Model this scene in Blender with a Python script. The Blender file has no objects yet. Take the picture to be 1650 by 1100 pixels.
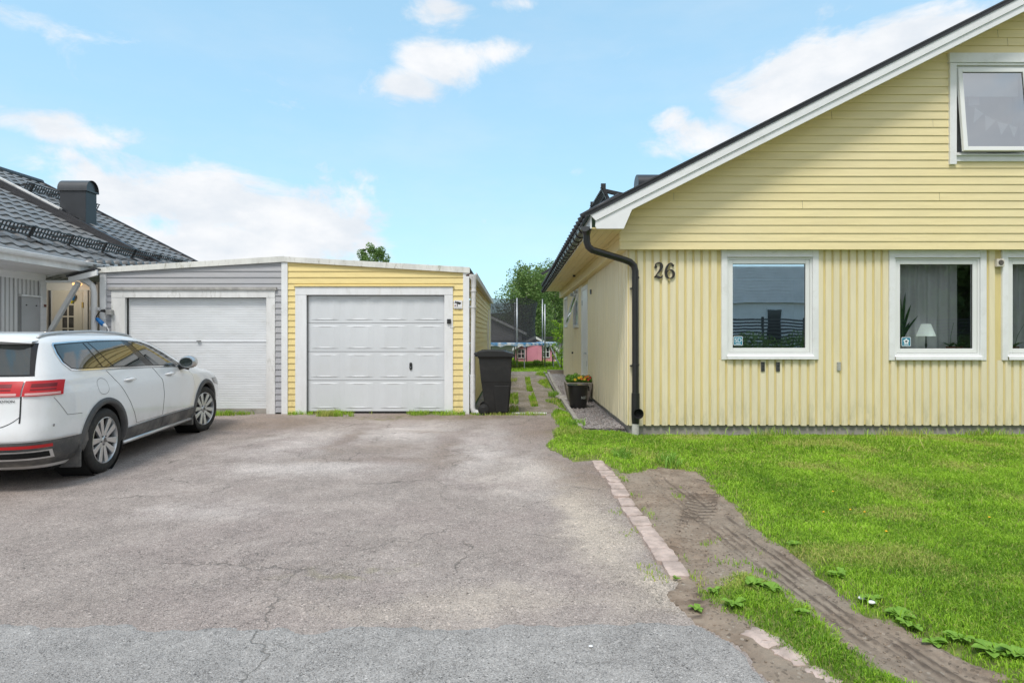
import bpy, bmesh, math, random
import numpy as np
from mathutils import Vector, Matrix
from mathutils.geometry import delaunay_2d_cdt
R = math.radians
random.seed(7); rng = np.random.default_rng(7)
SC = bpy.context.scene
COL = SC.collection

# ------------------------------------------------------------------ camera
F = 964.0; VX = 828.0; HY = 540.0; CH = 1.47          # focal length, vanishing point (px of the 1650 px photo), eye height
cd = bpy.data.cameras.new('camera'); cam = bpy.data.objects.new('camera', cd); COL.objects.link(cam)
cam.location = (0, 0, CH); cam.rotation_euler = (R(90), 0, 0)
cd.sensor_width = 36; cd.lens = 36 * F / 1650
cd.shift_x = -(VX - 825) / 1650; cd.shift_y = (HY - 550) / 1650
cd.clip_start = 0.05; cd.clip_end = 3000
SC.camera = cam
# ------------------------------------------------------------------ light
SUN_EL, SUN_AZ = 58.0, 20.0      # azimuth of the sun: degrees from straight behind the camera towards the left
sl = bpy.data.lights.new('sun', 'SUN'); sun = bpy.data.objects.new('sun', sl); COL.objects.link(sun)
sl.energy = 1.6; sl.angle = R(17); sl.color = (1.0, 0.95, 0.89)
sdir = Vector((math.sin(R(-SUN_AZ)) * math.cos(R(SUN_EL)), -math.cos(R(SUN_AZ)) * math.cos(R(SUN_EL)), math.sin(R(SUN_EL))))
sun.rotation_euler = sdir.to_track_quat('Z', 'Y').to_euler(); sun.location = sdir * 30
SC.view_settings.view_transform = 'Standard'; SC.view_settings.look = 'None'
SC.view_settings.exposure = 0.68; SC.view_settings.gamma = 1
SC.render.resolution_x = 1024; SC.render.resolution_y = 682

# ------------------------------------------------------------------ node helpers
class NT:
    def __init__(s, tree): s.t = tree; s.n = tree.nodes; s.l = tree.links
    def new(s, ty, **kw):
        n = s.n.new(ty)
        for k, v in kw.items(): setattr(n, k, v)
        return n
    def set(s, sock, v):
        if v is None: return
        if isinstance(v, bpy.types.NodeSocket): s.l.new(v, sock)
        else:
            if hasattr(sock, 'default_value'):
                try: sock.default_value = v
                except Exception:
                    sock.default_value = tuple(v) + (1,) if len(v) == 3 else v
    def math(s, op, a, b=None, c=None, clamp=False):
        n = s.new('ShaderNodeMath', operation=op, use_clamp=clamp)
        s.set(n.inputs[0], a); s.set(n.inputs[1], b) if b is not None else 0
        if c is not None: s.set(n.inputs[2], c)
        return n.outputs[0]
    def vm(s, op, a, b=None):
        n = s.new('ShaderNodeVectorMath', operation=op)
        s.set(n.inputs[0], a)
        if b is not None: s.set(n.inputs[1], b)
        return n.outputs['Value'] if op in ('LENGTH', 'DISTANCE', 'DOT_PRODUCT') else n.outputs[0]
    def ramp(s, v, a, b, c=0.0, d=1.0, smooth=True):
        n = s.new('ShaderNodeMapRange', interpolation_type='SMOOTHSTEP' if smooth else 'LINEAR')
        s.set(n.inputs[0], v); n.inputs[1].default_value = a; n.inputs[2].default_value = b
        n.inputs[3].default_value = c; n.inputs[4].default_value = d
        return n.outputs[0]
    def noise(s, vec, scale, detail=3, rough=0.55, dist=0.0, col=False):
        n = s.new('ShaderNodeTexNoise'); s.set(n.inputs['Vector'], vec)
        n.inputs['Scale'].default_value = scale; n.inputs['Detail'].default_value = detail
        n.inputs['Roughness'].default_value = rough; n.inputs['Distortion'].default_value = dist
        return n.outputs['Color'] if col else n.outputs[0]
    def voro(s, vec, scale, feature='F1', out='Distance', rnd=1.0):
        n = s.new('ShaderNodeTexVoronoi', feature=feature); s.set(n.inputs['Vector'], vec)
        n.inputs['Scale'].default_value = scale; n.inputs['Randomness'].default_value = rnd
        return n.outputs[out]
    def mix(s, f, a, b, mode='MIX'):
        n = s.new('ShaderNodeMix', data_type='RGBA', blend_type=mode)
        s.set(n.inputs[0], f); s.set(n.inputs[6], a if not isinstance(a, tuple) else a[:3] + (1,)); s.set(n.inputs[7], b if not isinstance(b, tuple) else b[:3] + (1,))
        return n.outputs[2]
    def scale(s, vec, v):
        n = s.new('ShaderNodeMapping'); s.set(n.inputs[0], vec); n.inputs['Scale'].default_value = v
        return n.outputs[0]
    def bump(s, h, strength=0.3, dist=0.01):
        n = s.new('ShaderNodeBump'); s.set(n.inputs['Height'], h)
        n.inputs['Strength'].default_value = strength; n.inputs['Distance'].default_value = dist
        return n.outputs[0]
    def pos(s): return s.new('ShaderNodeNewGeometry').outputs['Position']
    def blobs(s, vec, lst):
        out = None
        for (c, r, amp) in lst:
            d = s.vm('LENGTH', s.vm('MULTIPLY', s.vm('SUBTRACT', vec, c), tuple(1 / q for q in r)))
            m = s.math('MULTIPLY', s.ramp(d, 1.0, 0.0), amp)
            out = m if out is None else s.math('MAXIMUM', out, m)
        return out

def material(name):
    m = bpy.data.materials.new(name); m.use_nodes = True
    for n in list(m.node_tree.nodes): m.node_tree.nodes.remove(n)
    t = NT(m.node_tree); o = t.new('ShaderNodeOutputMaterial'); b = t.new('ShaderNodeBsdfPrincipled')
    t.l.new(b.outputs[0], o.inputs[0]); t.b = b; t.o = o
    return m, t

def simple(name, col, rough=0.6, metal=0.0, var=0.08, vscale=3.0, bump=0.0, bscale=60, coat=0, spec=None, emis=None, aniso=(1, 1, 1), dirt=None):
    """plain paint or plastic with soft tonal variation; dirt=(colour, amount, scale)"""
    m, t = material(name); b = t.b; p = t.pos()
    c = col
    if var:
        n = t.noise(t.scale(p, aniso), vscale, 5, 0.6)
        c = t.mix(t.ramp(n, 0.3, 0.7), tuple(x * (1 - var) for x in col), tuple(min(1, x * (1 + var)) for x in col))
    if dirt:
        dn = t.noise(t.scale(p, aniso), dirt[2], 6, 0.7)
        c = t.mix(t.math('MULTIPLY', t.ramp(dn, 0.52, 0.72), dirt[1]), c, dirt[0])
    t.set(b.inputs['Base Color'], c if not isinstance(c, tuple) else c + (1,))
    b.inputs['Roughness'].default_value = rough; b.inputs['Metallic'].default_value = metal
    if coat: b.inputs['Coat Weight'].default_value = coat; b.inputs['Coat Roughness'].default_value = 0.04
    if spec is not None: b.inputs['Specular IOR Level'].default_value = spec
    if bump: t.set(b.inputs['Normal'], t.bump(t.noise(t.scale(p, aniso), bscale, 4, 0.6), bump, 0.004))
    if emis: b.inputs['Emission Color'].default_value = emis[0] + (1,); b.inputs['Emission Strength'].default_value = emis[1]
    return m

# ------------------------------------------------------------------ sky
w = bpy.data.worlds.new('World'); SC.world = w; w.use_nodes = True
for n in list(w.node_tree.nodes): w.node_tree.nodes.remove(n)
t = NT(w.node_tree)
wo = t.new('ShaderNodeOutputWorld'); bg = t.new('ShaderNodeBackground'); t.l.new(bg.outputs[0], wo.inputs[0])
sky = t.new('ShaderNodeTexSky', sky_type='NISHITA'); sky.sun_disc = False
sky.sun_elevation = R(SUN_EL); sky.sun_rotation = math.atan2(sdir.x, sdir.y)
sky.air_density = 1.0; sky.dust_density = 0.6; sky.ozone_density = 1.6
tc = t.new('ShaderNodeTexCoord').outputs['Generated']
def dpx(x, y):
    v = Vector(((x - VX) / F, 1, (HY - y) / F)); v.normalize(); return v
CL = []
for (x, y, rx, ry, a) in [(310,320,200,80,1.25),(470,360,200,85,1.35),(250,400,260,60,1.4),(560,400,100,55,1.2),(380,400,260,70,1.4),(90,205,150,30,1.0),(20,190,60,22,.6),(40,260,70,28,.55),(100,250,60,24,.6),(190,265,60,20,.55),
                         (700,105,95,44,1.15),(655,135,80,38,1.2),(735,95,90,32,1.0),(790,85,70,26,.9),(700,165,45,24,.6),(700,20,70,34,.85),(570,55,45,26,.5),(590,282,50,20,.45),(500,268,60,20,.5),
                         (1078,197,40,28,1.15),(1140,215,120,40,1.0),(1250,165,120,55,1.3),(1345,110,150,60,1.35),(1440,70,140,50,1.15),(1500,40,150,40,.9),(1560,20,160,30,.6),(640,10,60,14,.3),(830,5,70,10,.5),(930,275,34,12,.5),(250,10,30,20,.35),(1370,10,90,20,.5),(620,350,60,40,.35),(0,20,60,22,.5)]:
    v = dpx(x, y); CL.append((tuple(v), (rx * 1.25 / F, 0.6, ry * 1.3 / F), a))
cm = t.blobs(tc, CL)
n1 = t.noise(t.scale(tc, (1, 1, 1.7)), 7.5, 10, 0.64, 0.5)
n2 = t.noise(t.scale(tc, (1, 1, 2.2)), 2.3, 5, 0.55)
sep = t.new('ShaderNodeSeparateXYZ'); t.l.new(tc, sep.inputs[0])
back = t.ramp(sep.outputs[1], 0.45, 0.0)                                   # extra unseen cloud behind the camera, added to whiten the ambient light
gen = t.math('MULTIPLY', t.ramp(n2, 0.28, 0.50), t.math('MULTIPLY', back, 1.1))
cov = t.math('MAXIMUM', cm, gen)
dens = t.ramp(t.math('ADD', cov, t.math('MULTIPLY', t.math('SUBTRACT', n1, 0.5), 2.6)), 0.30, 1.05)
veil = t.math('MULTIPLY', t.ramp(t.noise(t.scale(tc, (1, 1, 3)), 3.1, 6, 0.6), 0.35, 0.75), 0.16)
dens = t.math('MAXIMUM', dens, veil)
gm = t.new('ShaderNodeGamma'); gm.inputs[1].default_value = 0.36; t.l.new(sky.outputs[0], gm.inputs[0])
skyc = t.mix(1.0, gm.outputs[0], (1.98, 2.85, 3.22), 'MULTIPLY')
shade = t.mix(t.ramp(t.noise(t.scale(tc, (1, 1, 2)), 9, 5, 0.6), 0.25, 0.75), (4.1, 4.4, 4.75), (5.2, 5.25, 5.35))
SKYMIX = t.mix(dens, skyc, shade)
t.l.new(SKYMIX, bg.inputs[0]); bg.inputs[1].default_value = 0.12

# ------------------------------------------------------------------ object helpers
def off(o):
    v = Vector((0, 0, 0))
    while o is not None: v += o.location; o = o.parent
    return v
def tag(o, label=None, cat=None, group=None, kind=None):
    if label: o['label'] = label
    if cat: o['category'] = cat
    if group: o['group'] = group
    if kind: o['kind'] = kind
    return o
def thing(name, loc, label, cat, group=None, rz=0):
    o = bpy.data.objects.new(name, None); COL.objects.link(o); o.location = loc; o.rotation_euler = (0, 0, rz)
    o.empty_display_size = 0.1
    return tag(o, label, cat, group)
def unit_noise(*a): pass

class MB:
    """mesh collector: vertices in world coordinates (or local ones with local=True)"""
    def __init__(s): s.v = []; s.f = []
    def add(s, vs, fs):
        k = len(s.v); s.v += [tuple(q) for q in vs]; s.f += [tuple(i + k for i in f) for f in fs]; return s
    def box(s, x0, x1, y0, y1, z0, z1):
        return s.add([(x, y, z) for z in (z0, z1) for y in (y0, y1) for x in (x0, x1)],
                     [(0, 2, 3, 1), (4, 5, 7, 6), (0, 1, 5, 4), (2, 6, 7, 3), (0, 4, 6, 2), (1, 3, 7, 5)])
    def quad(s, a, b, c, d): return s.add([a, b, c, d], [(0, 1, 2, 3)])
    def prism(s, poly, f0, f1):
        """poly in 2D, f0/f1 map (u,v) to 3D for the two ends"""
        n = len(poly); a = [f0(*p) for p in poly]; b = [f1(*p) for p in poly]
        fs = [tuple(range(n)), tuple(range(2 * n - 1, n - 1, -1))] + [(i, i + n, (i + 1) % n + n, (i + 1) % n) for i in range(n)]
        return s.add(a + b, fs)
    def bar(s, a, b, w, h, up=(0, 0, 1)):
        a = Vector(a); b = Vector(b); d = (b - a).normalized(); u = Vector(up)
        if abs(d.dot(u)) > 0.98: u = Vector((0, 1, 0))
        sd = d.cross(u).normalized() * w / 2; uu = sd.cross(d).normalized() * h / 2
        vs = [p + i * sd + j * uu for p in (a, b) for j in (-1, 1) for i in (-1, 1)]
        return s.add(vs, [(0, 2, 3, 1), (4, 5, 7, 6), (0, 1, 5, 4), (2, 6, 7, 3), (0, 4, 6, 2), (1, 3, 7, 5)])
    def tube(s, pts, r, seg=10, cap=True):
        pts = [Vector(p) for p in pts]; n = len(pts); rs = r if isinstance(r, (list, tuple)) else [r] * n
        prev = None; rings = []
        for i, p in enumerate(pts):
            d = (pts[min(i + 1, n - 1)] - pts[max(i - 1, 0)]).normalized()
            u = (Vector((0, 0, 1)) if abs(d.z) < 0.9 else Vector((1, 0, 0))) if prev is None else prev
            a = d.cross(u).normalized(); u = a.cross(d).normalized(); prev = u
            rings.append([p + rs[i] * (math.cos(k * 2 * math.pi / seg) * a + math.sin(k * 2 * math.pi / seg) * u) for k in range(seg)])
        fs = [(i * seg + k, i * seg + (k + 1) % seg, (i + 1) * seg + (k + 1) % seg, (i + 1) * seg + k) for i in range(n - 1) for k in range(seg)]
        if cap: fs += [tuple(range(seg))[::-1], tuple((n - 1) * seg + k for k in range(seg))]
        return s.add([q for r_ in rings for q in r_], fs)
    def lathe(s, prof, c, axis='z', seg=32, closed=False):
        """prof: list of (radius, along)"""
        vs = []
        for (r, h) in prof:
            for k in range(seg):
                a = 2 * math.pi * k / seg; ca, sa = r * math.cos(a), r * math.sin(a)
                vs.append({'z': (c[0] + ca, c[1] + sa, c[2] + h), 'y': (c[0] + ca, c[1] + h, c[2] + sa), 'x': (c[0] + h, c[1] + ca, c[2] + sa)}[axis])
        n = len(prof); m = n if closed else n - 1
        fs = [(i * seg + k, i * seg + (k + 1) % seg, ((i + 1) % n) * seg + (k + 1) % seg, ((i + 1) % n) * seg + k) for i in range(m) for k in range(seg)]
        return s.add(vs, fs)
    def build(s, name, mat, parent=None, local=False, smooth=False, bevel=0.0, fix=True, auto=None):
        me = bpy.data.meshes.new(name)
        o = Vector((0, 0, 0)) if (local or parent is None) else off(parent)
        me.from_pydata([(v[0] - o.x, v[1] - o.y, v[2] - o.z) for v in s.v], [], s.f)
        if fix:
            bm = bmesh.new(); bm.from_mesh(me); bmesh.ops.recalc_face_normals(bm, faces=bm.faces); bm.to_mesh(me); bm.free()
        ob = bpy.data.objects.new(name, me); COL.objects.link(ob)
        if mat: me.materials.append(mat)
        if parent is not None: ob.parent = parent
        if smooth: me.polygons.foreach_set('use_smooth', [True] * len(me.polygons))
        if auto and smooth:
            me.update()
            try: me.set_sharp_from_angle(angle=R(auto))
            except Exception: pass
        if bevel:
            md = ob.modifiers.new('bevel', 'BEVEL'); md.width = bevel; md.segments = 2; md.limit_method = 'ANGLE'; md.angle_limit = R(40)
        return ob

def text_mesh(name, body, size, mat, parent, to3d, extrude=0.0008):
    """flat lettering; to3d maps (u,v,w) to 3D"""
    cu = bpy.data.curves.new(name, 'FONT'); cu.body = body; cu.size = size; cu.extrude = extrude; cu.align_x = 'CENTER'; cu.align_y = 'CENTER'
    tmp = bpy.data.objects.new(name, cu); COL.objects.link(tmp)
    dg = bpy.context.evaluated_depsgraph_get(); me = bpy.data.meshes.new_from_object(tmp.evaluated_get(dg))
    COL.objects.unlink(tmp); bpy.data.objects.remove(tmp)
    m = MB(); m.v = [tuple(to3d(*v.co)) for v in me.vertices]; m.f = [tuple(p.vertices) for p in me.polygons]
    return m.build(name, mat, parent)

def vnoise(x, y, seed=0):
    x = np.asarray(x, float); y = np.asarray(y, float)
    xi = np.floor(x).astype(np.int64); yi = np.floor(y).astype(np.int64); fx = x - xi; fy = y - yi
    fx = fx * fx * (3 - 2 * fx); fy = fy * fy * (3 - 2 * fy)
    def h(a, b):
        n = (a * 374761393 + b * 668265263 + seed * 1442695) & 0xffffffff
        n = ((n ^ (n >> 13)) * 1274126177) & 0xffffffff
        return ((n ^ (n >> 16)) & 0xffff) / 65535.0
    return (h(xi, yi) * (1 - fx) + h(xi + 1, yi) * fx) * (1 - fy) + (h(xi, yi + 1) * (1 - fx) + h(xi + 1, yi + 1) * fx) * fy
def fbm(x, y, seed=0, oct=4):
    s = 0; a = 0.5; f = 1.0
    for i in range(oct): s = s + a * vnoise(x * f, y * f, seed + i); a *= 0.5; f *= 2.03
    return s
def sdf(px, py, poly):
    """signed distance, positive inside"""
    px = np.asarray(px, float); py = np.asarray(py, float); d = np.full(px.shape, 1e9); ins = np.zeros(px.shape, bool)
    n = len(poly)
    for i in range(n):
        ax, ay = poly[i]; bx, by = poly[(i + 1) % n]
        ex, ey = bx - ax, by - ay; l = ex * ex + ey * ey + 1e-12
        tt = np.clip(((px - ax) * ex + (py - ay) * ey) / l, 0, 1)
        d = np.minimum(d, np.hypot(px - ax - tt * ex, py - ay - tt * ey))
        c = ((ay > py) != (by > py)) & (px < (bx - ax) * (py - ay) / (by - ay + 1e-12) + ax); ins ^= c
    return np.where(ins, d, -d)
def GW(x, y): Z = CH * F / (y - HY); return ((x - VX) / F * Z, Z)          # photo pixel on flat ground -> world x, y
def PW(x, y, Z): return Vector(((x - VX) / F * Z, Z, CH - (y - HY) / F * Z))
def GZ(y): return 0.28 * min(max((y - 16) / 8, 0), 1)

# ------------------------------------------------------------------ materials
white = simple('white_paint', (0.80, 0.81, 0.82), 0.5, var=0.04, vscale=2.0, dirt=((0.60, 0.61, 0.58), 0.5, 2.5))
greywhite = simple('weathered_white_paint', (0.76, 0.76, 0.75), 0.65, var=0.10, vscale=3, bump=0.15, bscale=40, dirt=((0.42, 0.41, 0.37), 0.6, 9), aniso=(1, 1, .35))
mossy = simple('mossy_white_paint', (0.72, 0.72, 0.68), 0.75, var=0.10, vscale=3, bump=0.25, bscale=40, dirt=((0.27, 0.25, 0.17), 0.8, 7), aniso=(1.6, 1, .5))
def wood_paint(name, col, streak=(1, 1, 1), dirtc=None, k=0.5, cell=None):
    m, t = material(name); p = t.pos()
    n = t.noise(t.scale(p, streak), 5, 6, 0.65); g = t.noise(t.scale(p, tuple(q * 12 for q in streak)), 9, 3, 0.6)
    big = t.noise(p, 0.6, 3, 0.5)
    c = t.mix(t.ramp(n, 0.3, 0.7), tuple(x * 0.93 for x in col), tuple(x * 1.05 for x in col))
    c = t.mix(t.math('MULTIPLY', t.ramp(big, 0.35, 0.7), 0.35), c, tuple(x * q for x, q in zip(col, (0.93, 0.96, 1.10))))
    if cell:
        s3 = t.new('ShaderNodeSeparateXYZ'); t.l.new(p, s3.inputs[0]); fl = t.math('FLOOR', t.math('DIVIDE', t.math('SUBTRACT', s3.outputs[cell[0]], cell[1]), cell[2]))
        wn = t.new('ShaderNodeTexWhiteNoise', noise_dimensions='1D'); t.l.new(fl, wn.inputs['W']); c = t.mix(t.ramp(wn.outputs[0], 0, 1, 0, .16, False), c, tuple(x * q for x, q in zip(col, (.80, .78, .72))))
    if dirtc:
        sep = t.new('ShaderNodeSeparateXYZ'); t.l.new(p, sep.inputs[0])
        low = t.ramp(sep.outputs[2], 0.75, 0.1)
        dn = t.math('MULTIPLY', t.math('MULTIPLY', t.ramp(t.noise(t.scale(p, (3, 3, .7)), 4, 5, 0.7), 0.40, 0.75), low), k)
        c = t.mix(dn, c, dirtc)
    t.set(t.b.inputs['Base Color'], c); t.b.inputs['Roughness'].default_value = 0.55
    t.set(t.b.inputs['Normal'], t.bump(g, 0.12, 0.003))
    return m
YEL = (0.80, 0.66, 0.315)
yellow_v = wood_paint('cream_yellow_boards', (0.83, 0.745, 0.51), (3, 3, 0.35), (0.42, 0.40, 0.25), 0.6, cell=(0, 1.70, .1215))
yellow_r = wood_paint('yellow_board_gap', (0.72, 0.60, 0.28), (3, 3, 0.35), (0.32, 0.28, 0.12), 0.5)
yellow_h = wood_paint('yellow_lap_boards', (0.84, 0.72, 0.40), (0.35, 0.35, 4), None, cell=(2, 2.727, .1195))
yellow_g = wood_paint('garage_yellow_lap_boards', (0.84, 0.68, 0.30), (0.5, 0.5, 4), (0.40, 0.34, 0.16), 0.6, cell=(2, .03, .1147))
soffit_m = wood_paint('yellow_soffit_boards', (0.80, 0.66, 0.33), (4, 0.35, 4), None)
grey_h = wood_paint('grey_lap_boards', (0.42, 0.42, 0.43), (0.5, 0.5, 4), (0.25, 0.25, 0.24), 0.4)
grey_v = wood_paint('light_grey_boards', (0.63, 0.63, 0.62), (3, 3, 0.35), None)
grey_gap = simple('grey_board_gap', (0.24, 0.24, 0.24), 0.7)
grey_soffit = wood_paint('pale_grey_soffit', (0.76, 0.76, 0.75), (3, 0.3, 3), None)
black_metal = simple('black_metal', (0.018, 0.018, 0.019), 0.32, var=0.15, spec=0.6)
black_plastic = simple('black_plastic', (0.016, 0.016, 0.017), 0.42, var=0.2, vscale=6, bump=0.05, bscale=200)
bin_plastic = simple('charcoal_bin_plastic', (0.013, 0.013, 0.013), 0.5, var=0.25, vscale=3, bump=0.08, bscale=150, dirt=((0.04, 0.037, 0.034), 0.4, 3))
pot_plastic = simple('black_pot_plastic', (0.012, 0.012, 0.012), 0.35, var=0.2, bump=0.05)
dark_grey_metal = simple('dark_grey_metal', (0.028, 0.032, 0.038), 0.42, metal=0.0, var=0.12, spec=0.6)
roof_black = simple('black_roof_sheet', (0.035, 0.035, 0.04), 0.42, var=0.2, spec=0.6)
steel = simple('galvanised_steel', (0.42, 0.44, 0.46), 0.4, metal=0.7, var=0.15)
concrete = simple('concrete', (0.33, 0.31, 0.28), 0.9, var=0.18, vscale=5, bump=0.4, bscale=50, dirt=((0.20, 0.19, 0.15), 0.7, 4))
wood_old = simple('weathered_wood', (0.24, 0.21, 0.18), 0.85, var=0.25, vscale=6, bump=0.4, bscale=40, aniso=(1, 4, 4))
leaf_dead = simple('dark_interior', (0.10, 0.10, 0.105), 0.9, var=0.1)
door_white = simple('garage_door_enamel', (0.67, 0.695, 0.72), 0.45, var=0.035, vscale=1.2, dirt=((0.62, 0.635, 0.64), 0.5, 1.6))
door_grey = simple('old_garage_door_enamel', (0.72, 0.74, 0.76), 0.45, var=0.05, vscale=1.5, dirt=((0.62, 0.63, 0.62), 0.5, 2.2), aniso=(1, 1, 3))

def glass(name, refl=0.30, tint=(0.75, 0.78, 0.78), wav=0.0):
    m, t = material(name); t.n.remove(t.b)
    tr = t.new('ShaderNodeBsdfTransparent'); tr.inputs[0].default_value = tint + (1,)
    gl = t.new('ShaderNodeBsdfGlossy'); gl.inputs['Roughness'].default_value = 0.0; gl.inputs[0].default_value = (0.95, 0.97, 1, 1)
    if wav: t.set(gl.inputs['Normal'], t.bump(t.noise(t.scale(t.pos(), (1, 1, 0.6)), 3.0, 1, 0.4), wav, 0.02))
    lw = t.new('ShaderNodeFresnel'); lw.inputs[0].default_value = 1.5
    f = t.math('ADD', t.math('MULTIPLY', lw.outputs[0], 1.2), refl - 0.05, clamp=True)
    mx = t.new('ShaderNodeMixShader'); t.l.new(f, mx.inputs[0]); t.l.new(tr.outputs[0], mx.inputs[1]); t.l.new(gl.outputs[0], mx.inputs[2])
    t.l.new(mx.outputs[0], t.o.inputs[0]); return m
pane_m = glass('window_glass', 0.17, (.93, .95, .95), wav=0.03)
pane_dim = glass('reflecting_glass', 0.50, (.85, .87, .87), wav=0.05)
pane_up = glass('upper_window_glass', 0.42, wav=0.0)

def asphalt(name, base, alt, speck, extra=None, scale=130):
    m, t = material(name); p = t.pos()
    big = t.noise(p, 0.55, 5, 0.6, 0.4); mid = t.noise(p, 3.2, 6, 0.65)
    c = t.mix(t.ramp(big, 0.35, 0.65), base, alt)
    c = t.mix(t.ramp(mid, 0.3, 0.7, 0, 0.55), c, tuple(x * 0.74 for x in base))
    if extra: c = extra(t, p, c)
    vcol = t.voro(p, scale, out='Color'); sp = t.new('ShaderNodeSeparateColor'); t.l.new(vcol, sp.inputs[0])
    v2 = t.voro(p, scale * 0.5, out='Color'); s2 = t.new('ShaderNodeSeparateColor'); t.l.new(v2, s2.inputs[0]); fine = t.noise(p, 260, 2, 0.6)
    k = t.math('ADD', 1.0, t.ramp(sp.outputs[0], 0.55, 1.0, 0, 0.55)); k = t.math('SUBTRACT', k, t.ramp(sp.outputs[1], 0.55, 1.0, 0, 0.45))
    k = t.math('ADD', k, t.ramp(s2.outputs[2], 0.95, 1.0, 0, 0.6)); k = t.math('SUBTRACT', k, t.ramp(s2.outputs[0], 0.93, 1.0, 0, 0.45)); k = t.math('ADD', k, t.ramp(t.noise(p, 14, 5, 0.7), 0.3, 0.7, -.10, 0.10)); k = t.math('ADD', k, t.ramp(t.noise(p, 2.2, 5, 0.7), 0.3, 0.7, -.13, 0.10)); k = t.math('ADD', k, t.ramp(fine, 0.3, 0.7, -.18, 0.18))
    kc = t.new('ShaderNodeCombineXYZ'); [t.l.new(k, kc.inputs[q]) for q in range(3)]
    c = t.vm('MULTIPLY', c, kc.outputs[0]); c = t.mix(t.ramp(sp.outputs[2], .7, 1, 0, .25), c, speck)
    # cracks
    pd = t.vm('ADD', p, t.vm('MULTIPLY', t.noise(p, 2.5, 5, 0.6, col=True), (0.5, 0.5, 0)))
    ed = t.voro(pd, 0.62, 'DISTANCE_TO_EDGE'); cm_ = t.math('MULTIPLY', t.ramp(ed, 0.0055, 0.001), t.ramp(t.noise(p, 0.9, 2), 0.47, 0.56))
    wv = t.noise(p, 1.3, 6, 0.68, 0.6); wr = t.math('MULTIPLY', t.ramp(t.math('ABSOLUTE', t.math('SUBTRACT', wv, 0.5)), 0.0045, 0.0), t.ramp(t.noise(t.vm('ADD', p, (9, 4, 0)), 0.7, 2), 0.52, 0.60)); cm_ = t.math('MAXIMUM', cm_, wr)
    c = t.mix(t.math('MULTIPLY', cm_, 0.55), c, (0.07, 0.066, 0.055))
    t.set(t.b.inputs['Base Color'], c); t.b.inputs['Roughness'].default_value = 0.88
    h = t.math('ADD', t.voro(p, scale, out='Distance'), t.math('MULTIPLY', fine, 0.5)); h = t.math('SUBTRACT', h, t.math('MULTIPLY', cm_, 2.0))
    t.set(t.b.inputs['Normal'], t.bump(h, 0.55, 0.006)); return m
def stains(t, p, c):
    pd = t.vm('ADD', p, t.vm('MULTIPLY', t.vm('SUBTRACT', t.noise(p, 1.1, 5, 0.65, col=True), (0.5, 0.5, 0.5)), (1.1, 1.1, 0)))
    pale = t.blobs(pd, [((-3.0, 8.6, 0), (.9, 2.3, 9), 1.), ((-1.6, 9.2, 0), (1.1, 2.0, 9), 1.), ((-.4, 8.0, 0), (.5, 2.8, 9), .9), ((-2.2, 6.6, 0), (1.6, .7, 9), .8), ((.2, 6.3, 0), (.6, 1.5, 9), .8), ((-2.6, 5.0, 0), (1.0, .5, 9), .5)])
    c = t.mix(t.math('MULTIPLY', pale, 1.0), c, (0.53, 0.475, 0.445))
    brown = t.blobs(pd, [((-4.0, 9.9, 0), (2.2, 1.9, 9), .9), ((-2.35, 8.4, 0), (.22, 1.6, 9), .7), ((-.9, 7.6, 0), (.25, 2.2, 9), .55), ((-1.5, 7.1, 0), (1.4, .22, 9), .6), ((0.55, 9.5, 0), (0.8, 2.1, 9), 1.1), ((-1.5, 10.95, 0), (3.0, .75, 9), .9), ((-1.7, 7.7, 0), (.9, .8, 9), .4), ((.75, 6.3, 0), (.55, 2.2, 9), .95), ((-1.3, 9.1, 0), (.8, .3, 9), .5)])
    c = t.mix(t.math('MULTIPLY', brown, 0.9), c, (0.20, 0.145, 0.105))
    moss = t.math('MULTIPLY', t.blobs(pd, [((-2.0, 10.7, 0), (2.6, .5, 9), 1.), ((.7, 9.0, 0), (.35, 2.2, 9), .8), ((-1.0, 3.75, 0), (.6, .12, 9), .8)]), t.ramp(t.noise(p, 7, 4), 0.45, 0.6))
    c = t.mix(t.math('MULTIPLY', moss, 0.7), c, (0.155, 0.15, 0.035))
    beige = t.blobs(pd, [((0.62, 4.6, 0), (.45, 2.0, 9), 1.), ((.75, 3.45, 0), (.6, .5, 9), 1.), ((-.3, 3.25, 0), (1.4, .25, 9), .6), ((0.2, 6.2, 0), (.7, 1.2, 9), .4)])
    c = t.mix(t.math('MULTIPLY', beige, 0.75), c, (0.52, 0.445, 0.365))
    pink = t.ramp(t.noise(p, 0.8, 4, 0.6), 0.45, 0.62, 0, 0.5)
    c = t.mix(pink, c, (0.30, 0.245, 0.225))
    return c
drive_m = asphalt('old_asphalt', (0.31, 0.262, 0.235), (0.375, 0.32, 0.29), (0.62, 0.57, 0.53), stains, 185)
road_m = asphalt('grey_asphalt', (0.32, 0.302, 0.288), (0.36, 0.342, 0.326), (0.62, 0.62, 0.62), None, 215)
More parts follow.
